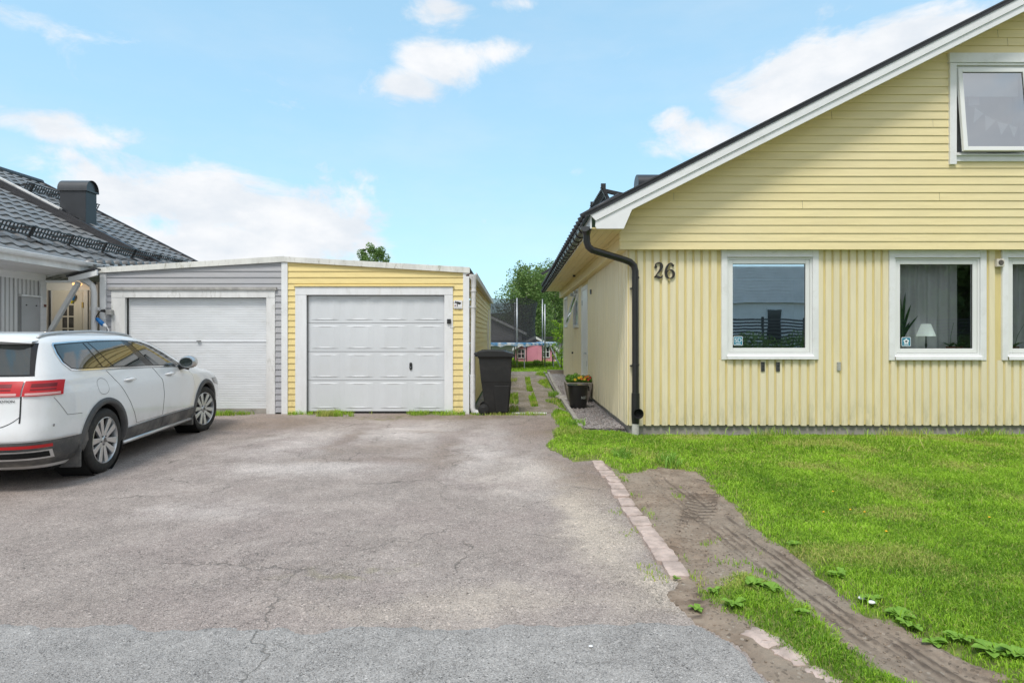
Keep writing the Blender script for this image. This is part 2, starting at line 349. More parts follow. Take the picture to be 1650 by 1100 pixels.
def soil_mat():
    m, t = material('bare_soil'); p = t.pos()
    n = t.noise(p, 6, 8, 0.7); n2 = t.noise(p, 0.9, 3); sp = t.voro(p, 70, out='Color'); s = t.new('ShaderNodeSeparateColor'); t.l.new(sp, s.inputs[0])
    c = t.mix(t.ramp(n, 0.3, 0.7), (0.19, 0.138, 0.098), (0.35, 0.275, 0.21))
    c = t.mix(t.ramp(n2, 0.4, 0.65, 0, 0.6), c, (0.30, 0.255, 0.205))
    c = t.mix(t.ramp(s.outputs[0], 0.965, 1.0, 0, 0.7), c, (0.42, 0.37, 0.31)); c = t.mix(t.ramp(s.outputs[1], 0.85, 1.0, 0, 0.6), c, (0.07, 0.055, 0.04))
    da = t.new('ShaderNodeAttribute', attribute_name='damp_shade'); ds = t.new('ShaderNodeSeparateColor'); t.l.new(da.outputs['Color'], ds.inputs[0]); c = t.mix(t.math('MULTIPLY', ds.outputs[0], .8), c, (.075, .055, .042))   # moist tread prints, darkened also in place of groove shade
    t.set(t.b.inputs['Base Color'], c); t.b.inputs['Roughness'].default_value = 0.95
    t.set(t.b.inputs['Normal'], t.bump(t.math('ADD', t.noise(p, 45, 5, 0.7), t.math('MULTIPLY', n, 1.5)), 0.8, 0.012)); return m
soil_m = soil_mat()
turf_m = simple('turf_soil', (0.14, 0.17, 0.04), 0.95, var=0.45, vscale=9, bump=0.6, bscale=60)
field_m = simple('field_green', (0.10, 0.17, 0.035), 0.95, var=0.35, vscale=1.2, bump=0.5, bscale=20)
def gravel_mat():
    m, t = material('gravel_stone'); p = t.pos()
    v = t.voro(p, 33, out='Color'); s = t.new('ShaderNodeSeparateColor'); t.l.new(v, s.inputs[0])
    c = t.mix(s.outputs[0], (0.16, 0.145, 0.14), (0.42, 0.39, 0.38)); c = t.mix(t.ramp(s.outputs[1], .7, 1, 0, .5), c, (0.30, 0.22, 0.19))
    t.set(t.b.inputs['Base Color'], c); t.b.inputs['Roughness'].default_value = 0.85
    t.set(t.b.inputs['Normal'], t.bump(t.math('SUBTRACT', 1.0, t.voro(p, 33, out='Distance')), 0.9, 0.02)); return m
gravel_m = gravel_mat()
sett_m = simple('pink_granite', (0.47, 0.375, 0.33), 0.85, var=0.22, vscale=9, bump=0.5, bscale=70, dirt=((0.27, 0.21, 0.17), 0.7, 8))

def tinted(name, ca, cb, cc, trans=0.25, rough=0.55):
    """foliage: colour from the per-leaf attribute 'tint' (r: light-dark, g: yellowing)"""
    m, t = material(name); at = t.new('ShaderNodeAttribute', attribute_name='tint'); s = t.new('ShaderNodeSeparateColor'); t.l.new(at.outputs['Color'], s.inputs[0])
    c = t.mix(s.outputs[0], ca, cb); c = t.mix(s.outputs[1], c, cc)
    t.set(t.b.inputs['Base Color'], c); t.b.inputs['Roughness'].default_value = rough; t.b.inputs['Specular IOR Level'].default_value = 0.3
    tl = t.new('ShaderNodeBsdfTranslucent'); t.set(tl.inputs[0], c); mx = t.new('ShaderNodeMixShader'); mx.inputs[0].default_value = trans
    t.l.new(t.b.outputs[0], mx.inputs[1]); t.l.new(tl.outputs[0], mx.inputs[2]); t.l.new(mx.outputs[0], t.o.inputs[0]); return m
grass_m = tinted('grass_blades', (0.13, 0.28, 0.018), (0.42, 0.68, 0.055), (0.52, 0.52, 0.16), 0.3)
weed_m = tinted('weed_leaves', (0.11, 0.26, 0.03), (0.28, 0.50, 0.07), (0.38, 0.40, 0.10), 0.25, 0.45)
birch_m = tinted('birch_leaves', (0.09, 0.17, 0.045), (0.26, 0.40, 0.12), (0.20, 0.26, 0.09), 0.3)
bright_m = tinted('young_leaves', (0.16, 0.32, 0.03), (0.34, 0.55, 0.05), (0.50, 0.55, 0.10), 0.35)
dark_leaf_m = tinted('conifer_needles', (0.02, 0.045, 0.02), (0.05, 0.085, 0.035), (0.08, 0.10, 0.04), 0.1)
bark_m = simple('birch_bark', (0.40, 0.38, 0.35), 0.85, var=0.5, vscale=6, aniso=(1, 1, 3))
bark_d = simple('brown_bark', (0.09, 0.07, 0.055), 0.9, var=0.3)

def np_mesh(name, V, Fq, mat, tint=None, parent=None, smooth=False):
    """V (n,3), Fq (m,k) numpy; optional per-vertex tint (n,2)"""
    me = bpy.data.meshes.new(name); k = Fq.shape[1]
    if parent is not None: V = V - np.array(off(parent))
    me.vertices.add(len(V)); me.vertices.foreach_set('co', V.astype(np.float32).ravel())
    me.loops.add(Fq.size); me.loops.foreach_set('vertex_index', Fq.astype(np.int32).ravel())
    me.polygons.add(len(Fq)); me.polygons.foreach_set('loop_start', np.arange(0, Fq.size, k, dtype=np.int32))
    if smooth: me.polygons.foreach_set('use_smooth', np.ones(len(Fq), bool))
    me.update(calc_edges=True)
    if tint is not None:
        a = me.color_attributes.new('tint', 'FLOAT_COLOR', 'POINT'); c = np.zeros((len(V), 4), np.float32); c[:, :2] = tint; c[:, 3] = 1
        a.data.foreach_set('color', c.ravel())
    me.materials.append(mat); ob = bpy.data.objects.new(name, me); COL.objects.link(ob)
    if parent is not None: ob.parent = parent
    return ob
def blades(P, H, Wd, lean=0.5, tint=None, seg2=True):
    """P (n,3) bases -> V, F(tri), tint; two-joint blades"""
    n = len(P); a = rng.uniform(0, 2 * np.pi, n); b = rng.uniform(0, 2 * np.pi, n); ln = lean * rng.uniform(0.2, 1.3, n) * H
    sx, sy = np.cos(a) * Wd / 2, np.sin(a) * Wd / 2; lx, ly = np.cos(b) * ln, np.sin(b) * ln
    V = np.zeros((n, 5, 3))
    V[:, 0] = P + np.stack([-sx, -sy, 0 * sx - 0.004], 1); V[:, 1] = P + np.stack([sx, sy, 0 * sx - 0.004], 1)
    V[:, 2] = P + np.stack([-sx * .8 + lx * .3, -sy * .8 + ly * .3, H * .6], 1); V[:, 3] = P + np.stack([sx * .8 + lx * .3, sy * .8 + ly * .3, H * .6], 1)
    V[:, 4] = P + np.stack([lx, ly, H * (1 - 0.25 * np.abs(ln / np.maximum(H, 1e-4)))], 1)
    i = np.arange(n)[:, None] * 5
    Ft = np.concatenate([i + [0, 1, 3], i + [0, 3, 2], i + [2, 3, 4]], 0)
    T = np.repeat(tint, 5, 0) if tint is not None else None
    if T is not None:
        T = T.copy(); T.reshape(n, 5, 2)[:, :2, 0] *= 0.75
    return V.reshape(-1, 3), Ft, T
def heightfield(name, x0, x1, y0, y1, step, fz, mat, kind='structure', keep=None):
    nx = int((x1 - x0) / step) + 1; ny = int((y1 - y0) / step) + 1
    X, Y = np.meshgrid(np.linspace(x0, x1, nx), np.linspace(y0, y1, ny)); Z = fz(X, Y)
    V = np.stack([X, Y, Z], -1).reshape(-1, 3); idx = np.arange(nx * ny).reshape(ny, nx)
    Fq = np.stack([idx[:-1, :-1], idx[:-1, 1:], idx[1:, 1:], idx[1:, :-1]], -1).reshape(-1, 4)
    if keep is not None:
        zc = keep(X, Y).reshape(-1); Fq = Fq[(zc[Fq] > 0).any(1)]
    ob = np_mesh(name, V, Fq, mat, smooth=True); ob['kind'] = kind; return ob

# ------------------------------------------------------------------ the setting: ground, drive, road, soil, lawn
def gz(Y): return 0.28 * np.clip((Y - 16) / 8, 0, 1)
m = MB(); ys = [-400, -60, -8, 8, 16, 18, 20, 22, 24, 40, 80, 700]
for i in range(len(ys) - 1):
    for (xa, xb) in ((-500, -60), (-60, 60), (60, 500)):
        m.quad((xa, ys[i], GZ(ys[i]) - .05), (xb, ys[i], GZ(ys[i]) - .05), (xb, ys[i + 1], GZ(ys[i + 1]) - .05), (xa, ys[i + 1], GZ(ys[i + 1]) - .05))
tag(m.build('ground', field_m), kind='structure')
m = MB(); m.quad((-14, -7, 0), (1.25, -7, 0), (1.25, 11.3, 0), (-14, 11.3, 0))
tag(m.build('driveway', drive_m), kind='structure')

ROAD = [GW(*p) for p in ((500, 1015), (1050, 1005), (1130, 1011), (1195, 1045), (1240, 1100))] + [(1.6, 2.15), (3.5, 1.35), (14, -2.0), (14, -7.5), (-20, -7.5), (-20, 3.1), GW(0, 1008)]
def road_z(X, Y): return np.clip((sdf(X, Y, ROAD) + 0.12 * (fbm(X * 4, Y * 4, 3) - .47) + .05 * (vnoise(X * 22, Y * 22, 5) - .5)) * 0.35, -0.02, 0.006)
heightfield('road', -8, 4, 0.8, 3.3, 0.03, road_z, road_m, keep=lambda X, Y: road_z(X, Y) + .015)
m = MB(); m.quad((-30, -7.4, .005), (30, -7.4, .005), (30, .8, .005), (-30, .8, .005)); tag(m.build('road', road_m), kind='structure')

EDGE = [GW(*p) for p in ((985, 756), (1010, 768), (1060, 756), (1130, 763), (1165, 798), (1192, 822), (1215, 852), (1262, 882), (1330, 938), (1400, 985), (1480, 1038), (1560, 1078), (1625, 1100))]
LAWN = [GW(*p) for p in ((886, 660), (905, 690), (884, 716), (925, 744), (962, 741))] + EDGE + [(2.6, 1.9), (6, 1.0), (12, 1.0), (12, 8.95), (1.66, 8.95), (1.02, 9.15), (.98, 11.4)]
ISLE = [GW(*p) for p in ((1135, 962), (1165, 945), (1200, 932), (1245, 950), (1290, 985), (1345, 1035), (1420, 1100))] + [(2.2, 2.0), (2.0, 1.8), GW(1345, 1100), GW(1262, 1050), GW(1210, 1010), GW(1165, 985)]
SOIL = [(1.02, 6.95)] + [(x + .02, y + .12) for x, y in EDGE] + [(3.0, 1.7), (2.0, 1.5)] + [GW(1240, 1090), GW(1195, 1035), GW(1130, 1003), GW(1085, 960), (1.02, 3.6)]
def wob(X, Y, a=.22, s=2.2, seed=11): return a * (fbm(X * s, Y * s, seed) - .47)
def lawn_m(X, Y): return sdf(X, Y, LAWN) + .03 + wob(X, Y) + wob(X, Y, .16, 8, 5)
def isle_m(X, Y): return sdf(X, Y, ISLE) + .05 + wob(X, Y, .16, 4) + wob(X, Y, .1, 11, 5)
def soil_s(X, Y): return sdf(X, Y, SOIL) + wob(X, Y, .1, 5)
def along(X, Y, pts):
    d = np.full(X.shape, 1e9); s = np.zeros(X.shape); tl = np.zeros(X.shape); acc = 0
    for (ax, ay), (bx, by) in zip(pts[:-1], pts[1:]):
        ex, ey = bx - ax, by - ay; L = math.hypot(ex, ey); tt = np.clip(((X - ax) * ex + (Y - ay) * ey) / L / L, 0, 1)
        dd = np.hypot(X - ax - tt * ex, Y - ay - tt * ey); lat = ((X - ax) * ey - (Y - ay) * ex) / L
        k = dd < d; d = np.where(k, dd, d); s = np.where(k, acc + tt * L, s); tl = np.where(k, lat, tl); acc += L
    return d, s, tl
TR1 = [GW(*p) for p in ((1075, 778), (1120, 815), (1190, 870), (1280, 935), (1400, 1020), (1540, 1110))] + [(2.8, 1.9)]
TR2 = [GW(*p) for p in ((1140, 775), (1125, 830), (1105, 900), (1090, 985), (1085, 1040))]
def soil_z(X, Y):
    z = np.clip(soil_s(X, Y) * 0.25, -0.02, 0.015) + 0.012 * (fbm(X * 3, Y * 3, 9) - .47) * (soil_s(X, Y) > 0) + 0.016 * (fbm(X * 22, Y * 22, 19, 3) - .47)
    d, s, l = along(X, Y, TR1); k = np.clip((.17 - d) / .05, 0, 1)
    z = z - k * (.026 + .021 * np.sign(np.sin(l * 2 * np.pi / .06)) * np.abs(np.sin(l * 2 * np.pi / .06)) ** .6 * (.4 + vnoise(s * 5, l * 20, 6)) + .010 * (vnoise(s * 14, l * 30, 3) - .5)) + .004 * np.exp(-((d - .19) / .03) ** 2)
    d, s, l = along(X, Y, TR2); k = np.clip((.15 - d) / .04, 0, 1)
    z = z - k * (.018 + .024 * np.sin(s * 2 * np.pi / .09 + np.abs(l) * 25) * (vnoise(s * 3, l * 6, 8) > .3)) + .004 * np.exp(-((d - .17) / .03) ** 2)
    return np.where(soil_s(X, Y) > -.03, np.maximum(z, .002), -.02) + .004
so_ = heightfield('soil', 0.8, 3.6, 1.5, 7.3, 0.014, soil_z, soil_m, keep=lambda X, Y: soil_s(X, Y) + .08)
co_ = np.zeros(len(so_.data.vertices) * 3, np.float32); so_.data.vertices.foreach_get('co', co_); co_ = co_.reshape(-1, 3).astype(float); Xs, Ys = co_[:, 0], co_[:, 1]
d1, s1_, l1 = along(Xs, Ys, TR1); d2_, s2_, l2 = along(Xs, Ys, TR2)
tread = np.clip((.17 - d1) / .04, 0, 1) * np.clip(np.sin(l1 * 2 * np.pi / .06 + np.pi) * 1.4 + .2, 0, 1) * np.clip(vnoise(s1_ * 4, l1 * 14, 6) * 2.2 - .5, 0, 1)  # grooves darkened in colour: moist prints plus painted relief shade
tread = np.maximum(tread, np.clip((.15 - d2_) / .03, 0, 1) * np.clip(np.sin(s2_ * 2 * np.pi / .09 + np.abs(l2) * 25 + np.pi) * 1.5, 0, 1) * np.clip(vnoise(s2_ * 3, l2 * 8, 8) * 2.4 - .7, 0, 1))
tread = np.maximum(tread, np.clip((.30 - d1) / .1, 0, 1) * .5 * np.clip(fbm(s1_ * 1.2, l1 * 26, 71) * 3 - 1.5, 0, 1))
at_ = so_.data.color_attributes.new('damp_shade', 'FLOAT_COLOR', 'POINT'); cc_ = np.ones((len(Xs), 4), np.float32); cc_[:, 0] = tread; at_.data.foreach_set('color', cc_.ravel())
def lawn_z(X, Y): return np.clip(np.maximum(lawn_m(X, Y), isle_m(X, Y)) * 0.25, -0.03, 0.038) - .055 * np.clip((Y - 8.2) / .6, 0, 1) * np.clip((X - 1.55) / .25, 0, 1) + .010 * (fbm(X * 1.7, Y * 1.7, 2) - .47) + .004
heightfield('lawn', 0.3, 12, 1.3, 9.4, 0.04, lawn_z, turf_m, keep=lambda X, Y: np.maximum(lawn_m(X, Y), isle_m(X, Y)) + .1)

def grass_patch(x0, x1, y0, y1, dens, maskf, h, wd, dead=0.08, seed=1, base=None, lean=.55, tv=0.0):
    n = int((x1 - x0) * (y1 - y0) * dens); X = rng.uniform(x0, x1, n); Y = rng.uniform(y0, y1, n)
    k = maskf(X, Y) > rng.uniform(-.02, 1, n) ** 2 * .22; X, Y = X[k], Y[k]; n = len(X)
    Z = (lawn_z(X, Y) if base is None else base(X, Y))
    pt = fbm(X * 1.6, Y * 1.6, 21) ; p2 = fbm(X * 7, Y * 7, 31)
    H = h * rng.uniform(.55, 1.25, n) * (0.6 + 0.9 * p2); tn = np.zeros((n, 2))
    tn[:, 0] = np.clip(0.5 + 1.3 * (pt - .47) + .9 * (p2 - .47) + rng.normal(0, .30, n) + tv, 0, 1)
    dz = np.clip((vnoise(X * 2.3 + 9, Y * 2.3, 77) - .62) * 3, 0, .7)
    tn[:, 1] = np.clip((rng.uniform(0, 1, n) < dead + dz * .6) * rng.uniform(.4, 1, n) + dz * .25, 0, 1)
    return blades(np.stack([X, Y, Z], 1), H, wd * rng.uniform(.7, 1.3, n), lean, tn)
def merge(lst):
    V = []; Fs = []; T = []; k = 0
    for (v, f, tt) in lst: V.append(v); Fs.append(f + k); T.append(tt); k += len(v)
    return np.concatenate(V), np.concatenate(Fs), np.concatenate(T)
both = lambda X, Y: np.maximum(lawn_m(X, Y), isle_m(X, Y))
wallk = lambda X, Y: np.where((Y > 8.55) & (X > 1.7), both(X, Y) * .35 + .03 * vnoise(X * 2, Y * 2, 4), both(X, Y))
L = [grass_patch(1.0, 4.9, 1.7, 4.4, 21000, both, .027, .0042, lean=.95), grass_patch(0.6, 6.2, 4.4, 6.4, 12000, both, .030, .0058, lean=.9), grass_patch(0.3, 9.5, 6.4, 8.9, 6500, wallk, .034, .0080, dead=.16, lean=.8),
     grass_patch(.55, 1.02, 8.6, 11.4, 5000, lawn_m, .06, .009),
     grass_patch(1.75, 9.5, 8.55, 8.86, 1500, lambda X, Y: (vnoise(X * 1.6, Y * 0, 6) - .52), .13, .006, dead=.45, lean=.5),
     grass_patch(0.9, 9.5, 7.2, 8.8, 60, lambda X, Y: (vnoise(X * 2, Y * 2, 6) - .5), .14, .010, dead=.2, lean=.7),
     grass_patch(1.0, 6, 2.0, 6.6, 260, lambda X, Y: (lawn_m(X, Y) > 0) * (.18 - lawn_m(X, Y)), .085, .007, dead=.1, lean=.8)]
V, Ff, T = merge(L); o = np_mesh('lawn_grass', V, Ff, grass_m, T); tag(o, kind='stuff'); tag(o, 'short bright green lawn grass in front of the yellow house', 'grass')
# sparse green on the soil, along the kerb and on the drive edge
sp = [grass_patch(1.05, 1.6, 5.0, 6.3, 4000, lambda X, Y: (fbm(X * 6, Y * 3, 41) - .56) * 2, .022, .005, base=soil_z), grass_patch(1.2, 1.75, 3.6, 4.3, 3500, lambda X, Y: (fbm(X * 6, Y * 5, 42) - .55) * 2, .03, .005, base=soil_z),
      grass_patch(.78, .93, 3.3, 5.4, 2500, lambda X, Y: (fbm(X * 3, Y * 4, 43) - .55) * 2, .02, .005, base=lambda X, Y: 0 * X + .001), grass_patch(1.06, 1.14, 3.3, 6.7, 2500, lambda X, Y: (fbm(X * 3, Y * 5, 44) - .50) * 2, .03, .005, base=soil_z),
      grass_patch(1.0, 1.5, 3.0, 3.6, 3000, lambda X, Y: (fbm(X * 7, Y * 7, 45) - .57) * 2, .03, .005, base=soil_z)]
V, Ff, T = merge(sp); o = np_mesh('sparse_grass', V, Ff, grass_m, T); tag(o, 'sparse seedling grass scattered over the bare rutted soil', 'grass', kind='stuff')
sp = [grass_patch(-5.9, -.9, 10.9, 11.16, 3500, lambda X, Y: (fbm(X * 1.3, Y * 0 + 3, 47) - .46) * 2 - (11.12 - Y) * 1.2, .085, .008, base=lambda X, Y: 0 * X, dead=.3), grass_patch(-.8, .6, 10.95, 11.2, 2500, lambda X, Y: (fbm(X * 2, Y, 48) - .45), .06, .008, base=lambda X, Y: 0 * X, dead=.3),
      grass_patch(-3.6, -2.9, 10.8, 11.16, 5000, lambda X, Y: (fbm(X * 3, Y * 2, 49) - .35), .10, .008, base=lambda X, Y: 0 * X, dead=.35)]
V, Ff, T = merge(sp); o = np_mesh('garage_foot_grass', V, Ff, grass_m, T); tag(o, 'thin weedy grass along the foot of the garage front', 'grass', kind='stuff')

def pebbles(name, X, Y, Z, S, mat, label, cat):
    n = len(X); sq = rng.uniform(.55, 1.2, (n, 1, 3)); sq[:, :, 2] *= .65
    V = (iv[None] * (S[:, None, None] * sq * rng.uniform(.8, 1.15, (n, len(iv), 1))) + np.stack([X, Y, Z + S * .2], 1)[:, None]).reshape(-1, 3)
    return tag(np_mesh(name, V, (ifc[None] + np.arange(n)[:, None, None] * len(iv)).reshape(-1, 3), mat), label, cat, kind='stuff')
ic = bmesh.new(); bmesh.ops.create_icosphere(ic, subdivisions=1, radius=1); iv = np.array([v.co[:] for v in ic.verts]); ifc = np.array([[v.index for v in f.verts] for f in ic.faces]); ic.free()
n = 16000; X = rng.uniform(.9, 3.2, n); Y = rng.uniform(1.8, 7.0, n); k = (soil_s(X, Y) > .01) & (both(X, Y) < .03) & (fbm(X * 3, Y * 3, 61) > rng.uniform(.25, .75, n)); X, Y = X[k], Y[k]
pebbles('soil_clods', X, Y, soil_z(X, Y), .0022 + .008 * rng.uniform(0, 1, len(X)) ** 4, soil_m, 'small clods and crumbs on the bare rutted soil', 'soil')
n = 5000; X = rng.uniform(.2, .98, n); Y = rng.uniform(3.0, 9.5, n); k = (X > .93 - .5 * rng.uniform(0, 1, n) ** 2.5) & (sdf(X, Y, ROAD) < 0); X, Y = X[k], Y[k]
grit_m = simple('grit_stone', (.34, .30, .26), .9, var=.4, vscale=60)
pebbles('grit', X, Y, 0 * X, .0018 + .005 * rng.uniform(0, 1, len(X)) ** 3, grit_m, 'loose grit lying on the drive along the granite setts', 'grit')

# path between the garage and the yellow house
def path_extra(t, p, c):
    pd = t.vm('ADD', p, t.vm('MULTIPLY', t.vm('SUBTRACT', t.noise(p, 1.5, 5, 0.65, col=True), (0.5, 0.5, 0.5)), (.8, .8, 0)))
    return t.mix(t.math('MULTIPLY', t.ramp(t.noise(pd, 1.5, 5), .42, .6), 0.7), c, (0.17, 0.145, 0.075))
path_m = asphalt('path_gravel', (0.27, 0.235, 0.20), (0.31, 0.26, 0.22), (0.5, 0.46, 0.42), path_extra, 60)
m = MB()
for a, b in zip((11.25, 16, 18, 20), (16, 18, 20, 21.0)): m.quad((-.8, a, GZ(a) + .003), (1.03, a, GZ(a) + .003), (1.03, b, GZ(b) + .003), (-.8, b, GZ(b) + .003))
tag(m.build('path', path_m), kind='structure')
pl = lambda X, Y: (vnoise(X * 2.2, Y * .9, 55) - .55) * .5 + (X - .85) * .7
sp = [grass_patch(0.1, 1.02, 11.3, 20.9, 2200, pl, .06, .012, base=lambda X, Y: gz(Y) + .003, dead=.25), grass_patch(-.1, .1, 11.3, 20, 800, lambda X, Y: vnoise(X, Y * 2, 5) - .5, .10, .013, base=lambda X, Y: gz(Y), dead=.25),
      grass_patch(.35, .5, 12.3, 19, 2500, lambda X, Y: vnoise(X, Y * 1.3, 8) - .45, .07, .012, base=lambda X, Y: gz(Y), dead=.15)]
V, Ff, T = merge(sp); o = np_mesh('path_grass', V, Ff, grass_m, T); tag(o, 'patchy grass growing through the gravel path beside the garage', 'grass', kind='stuff')
sp = [grass_patch(-4, 6, 21.1, 30, 900, lambda X, Y: 0 * X + 1, .06, .028, base=lambda X, Y: gz(Y) - .03, dead=.08, tv=.15), grass_patch(-2, 3, 23.5, 28.5, 500, lambda X, Y: vnoise(X * 2, Y, 5) - .6, .16, .03, base=lambda X, Y: gz(Y) - .03, dead=.1)]
V, Ff, T = merge(sp); o = np_mesh('back_lawn_grass', V, Ff, grass_m, T); tag(o, 'bright grass of the back garden under the trampoline', 'grass', kind='stuff')

# gravel bed beside the house
def grav_z(X, Y): return .045 + gz(Y) * .8 + .02 * (fbm(X * 25, Y * 25, 4, 2) - .4) + .01 * (fbm(X * 2, Y * 2, 5) - .47)
heightfield('gravel_bed', 1.06, 1.72, 9.1, 20.3, .025, lambda X, Y: grav_z(X, Y) - .05 * np.clip((9.35 - Y) / .2, 0, 1), gravel_m)
n = 2600; ic = bmesh.new(); bmesh.ops.create_icosphere(ic, subdivisions=1, radius=1); iv = np.array([v.co[:] for v in ic.verts]); ifc = np.array([[v.index for v in f.verts] for f in ic.faces]); ic.free()
Y = 9.15 + 7.5 * rng.uniform(0, 1, n) ** 1.6; X = rng.uniform(1.08, 1.7, n); S = rng.uniform(.008, .02, n)
V = (iv[None] * (S[:, None, None] * rng.uniform(.6, 1.2, (n, 1, 3))) + np.stack([X, Y, grav_z(X, Y) + .004], 1)[:, None]).reshape(-1, 3)
o = np_mesh('gravel', V, (ifc[None] + np.arange(n)[:, None, None] * len(iv)).reshape(-1, 3), gravel_m); tag(o, 'loose grey gravel beside the yellow house wall', 'gravel', kind='stuff')

# ------------------------------------------------------------------ kerb stones
ORD = ['first', 'second', 'third', 'fourth', 'fifth', 'sixth', 'seventh', 'eighth', 'ninth', 'tenth', 'eleventh', 'twelfth', 'thirteenth']
ST = [(964.7, 748.4), (969, 756), (978, 765), (988, 775), (994, 785.5), (999, 797), (1009, 812), (1018, 827), (1031.6, 843), (1043.6, 860), (1055.6, 878), (1070, 898), (1088, 921)]
def stone(name, cx, cy, lx, ly, h, rot, label, group, seed):
    rr = random.Random(seed); wj = .003 if seed < 30 else .014; bm = bmesh.new(); bmesh.ops.create_grid(bm, x_segments=6, y_segments=8, size=0.5)
    for v in bm.verts:
        ex = abs(v.co.x) > .49; ey = abs(v.co.y) > .49
        v.co.x = v.co.x * lx * (1 + rr.uniform(-.03, .03)) + rr.uniform(-wj, wj); v.co.y = v.co.y * ly + rr.uniform(-wj, wj)
        v.co.z = h + rr.uniform(-.003, .003) - (.006 if ex or ey else 0)
        if ex and ey: v.co.x *= .93; v.co.y *= .95
    ret = bmesh.ops.extrude_edge_only(bm, edges=[e for e in bm.edges if len(e.link_faces) == 1])
    for v in ret['geom']:
        if isinstance(v, bmesh.types.BMVert): v.co.z = -.06
    bmesh.ops.recalc_face_normals(bm, faces=bm.faces)
    me = bpy.data.meshes.new(name); bm.to_mesh(me); bm.free(); me.materials.append(sett_m)
    o = bpy.data.objects.new(name, me); COL.objects.link(o); o.location = (cx, cy, 0); o.rotation_euler = (0, 0, rot)
    return tag(o, label, 'kerb stone', group)
for i, p in enumerate(ST):
    X, Y = GW(*p)
    stone('kerb_stone', X, Y, .135 + .012 * ((i * 7) % 3 - 1), .238, .030, R([-3, 4, -2, 5, 2, -4][i % 6]) * .7,
          'pink granite sett edging the drive, %s of the row counting from the yellow house' % ORD[i], 'granite setts edging the drive', i)
for i, (a, b) in enumerate((((1203, 1022), (1250, 1052)), ((1252, 1053), (1302, 1080)), ((1304, 1081), (1362, 1112)))):
    (xa, ya), (xb, yb) = GW(*a), GW(*b)
    stone('kerb_stone', (xa + xb) / 2 + .02, (ya + yb) / 2 + .02, .13, math.hypot(xb - xa, yb - ya) * .9, .026, math.atan2(yb - ya, xb - xa) - R(90),
          'worn flush granite kerb slab by the street asphalt, %s from the setts' % ['nearest', 'second', 'farthest'][i], 'flush kerb slabs by the street', 40 + i)
# concrete edging of the gravel bed
for i, (a, b) in enumerate((((1.03, 9.2), (1.07, 13.1)), ((1.09, 13.9), (1.13, 17.0)), ((1.13, 17.1), (1.17, 20.2)))):
    m = MB(); m.bar((a[0], a[1], .03 + GZ(a[1])), (b[0], b[1], .03 + GZ(b[1])), .075, .13)
    tag(m.build('edging_strip', concrete, bevel=.012), 'grey concrete edging strip of the gravel bed, %s' % ['nearest the camera', 'middle piece past the bucket', 'farthest piece by the garden'][i], 'edging', 'concrete edging of the gravel bed')
m = MB(); m.bar((1.13, 20.3, .22), (1.75, 20.3, .22), .06, .16); tag(m.build('edging_board', wood_old, bevel=.008), 'dark wooden board closing the far end of the gravel bed', 'edging')
m = MB(); m.bar((-.05, 11.24, .004), (.62, 11.26, .004), .05, .03); tag(m.build('edging_strip', white, bevel=.008), 'thin white concrete strip crossing the path mouth beside the bin', 'edging')
m = MB(); m.bar((-.7, 20.9, .17), (1.1, 20.9, .17), .12, .06); tag(m.build('edging_strip', concrete, bevel=.01), 'pale concrete edging where the path meets the back lawn', 'edging')
for i, (x, y, s) in enumerate(((1.10, 13.45, .12), (1.17, 13.15, .09), (1.03, 13.7, .08))):
    m = bmesh.new(); bmesh.ops.create_icosphere(m, subdivisions=2, radius=s)
    for v in m.verts: v.co *= 1 + .25 * (random.random() - .5); v.co.z *= .6
    me = bpy.data.meshes.new('rock'); m.to_mesh(me); m.free(); me.materials.append(concrete); o = bpy.data.objects.new('rock', me); COL.objects.link(o); o.location = (x, y, .06)
    tag(o, ['largest pale rock in the gap of the gravel bed edging', 'rock nearest the planter in the edging gap', 'small pale rock at the outer side of the edging gap'][i], 'rock', 'rocks in the edging gap')

# ------------------------------------------------------------------ cladding helpers
def clip_poly(poly, planes):
    for (a, b, c) in planes:            # keep a*u + b*z <= c
        out = []
        for i in range(len(poly)):
            p, q = poly[i], poly[(i + 1) % len(poly)]; dp = a * p[0] + b * p[1] - c; dq = a * q[0] + b * q[1] - c
            if dp <= 0: out.append(p)
            if (dp < 0 < dq) or (dq < 0 < dp):
                k = dp / (dp - dq); out.append((p[0] + k * (q[0] - p[0]), p[1] + k * (q[1] - p[1])))
        poly = out
        if len(poly) < 3: return []
    return poly
def spans(u0, u1, a, b, holes):
    """u intervals of row a..b left free by the holes"""
    seg = [(u0, u1)]
    for (h0, h1, k0, k1) in holes:
        if k0 < (a + b) / 2 < k1:
            n = []
            for s in seg:
                if h1 <= s[0] or h0 >= s[1]: n.append(s); continue
                if h0 > s[0]: n.append((s[0], h0))
                if h1 < s[1]: n.append((h1, s[1]))
            seg = n
    return seg
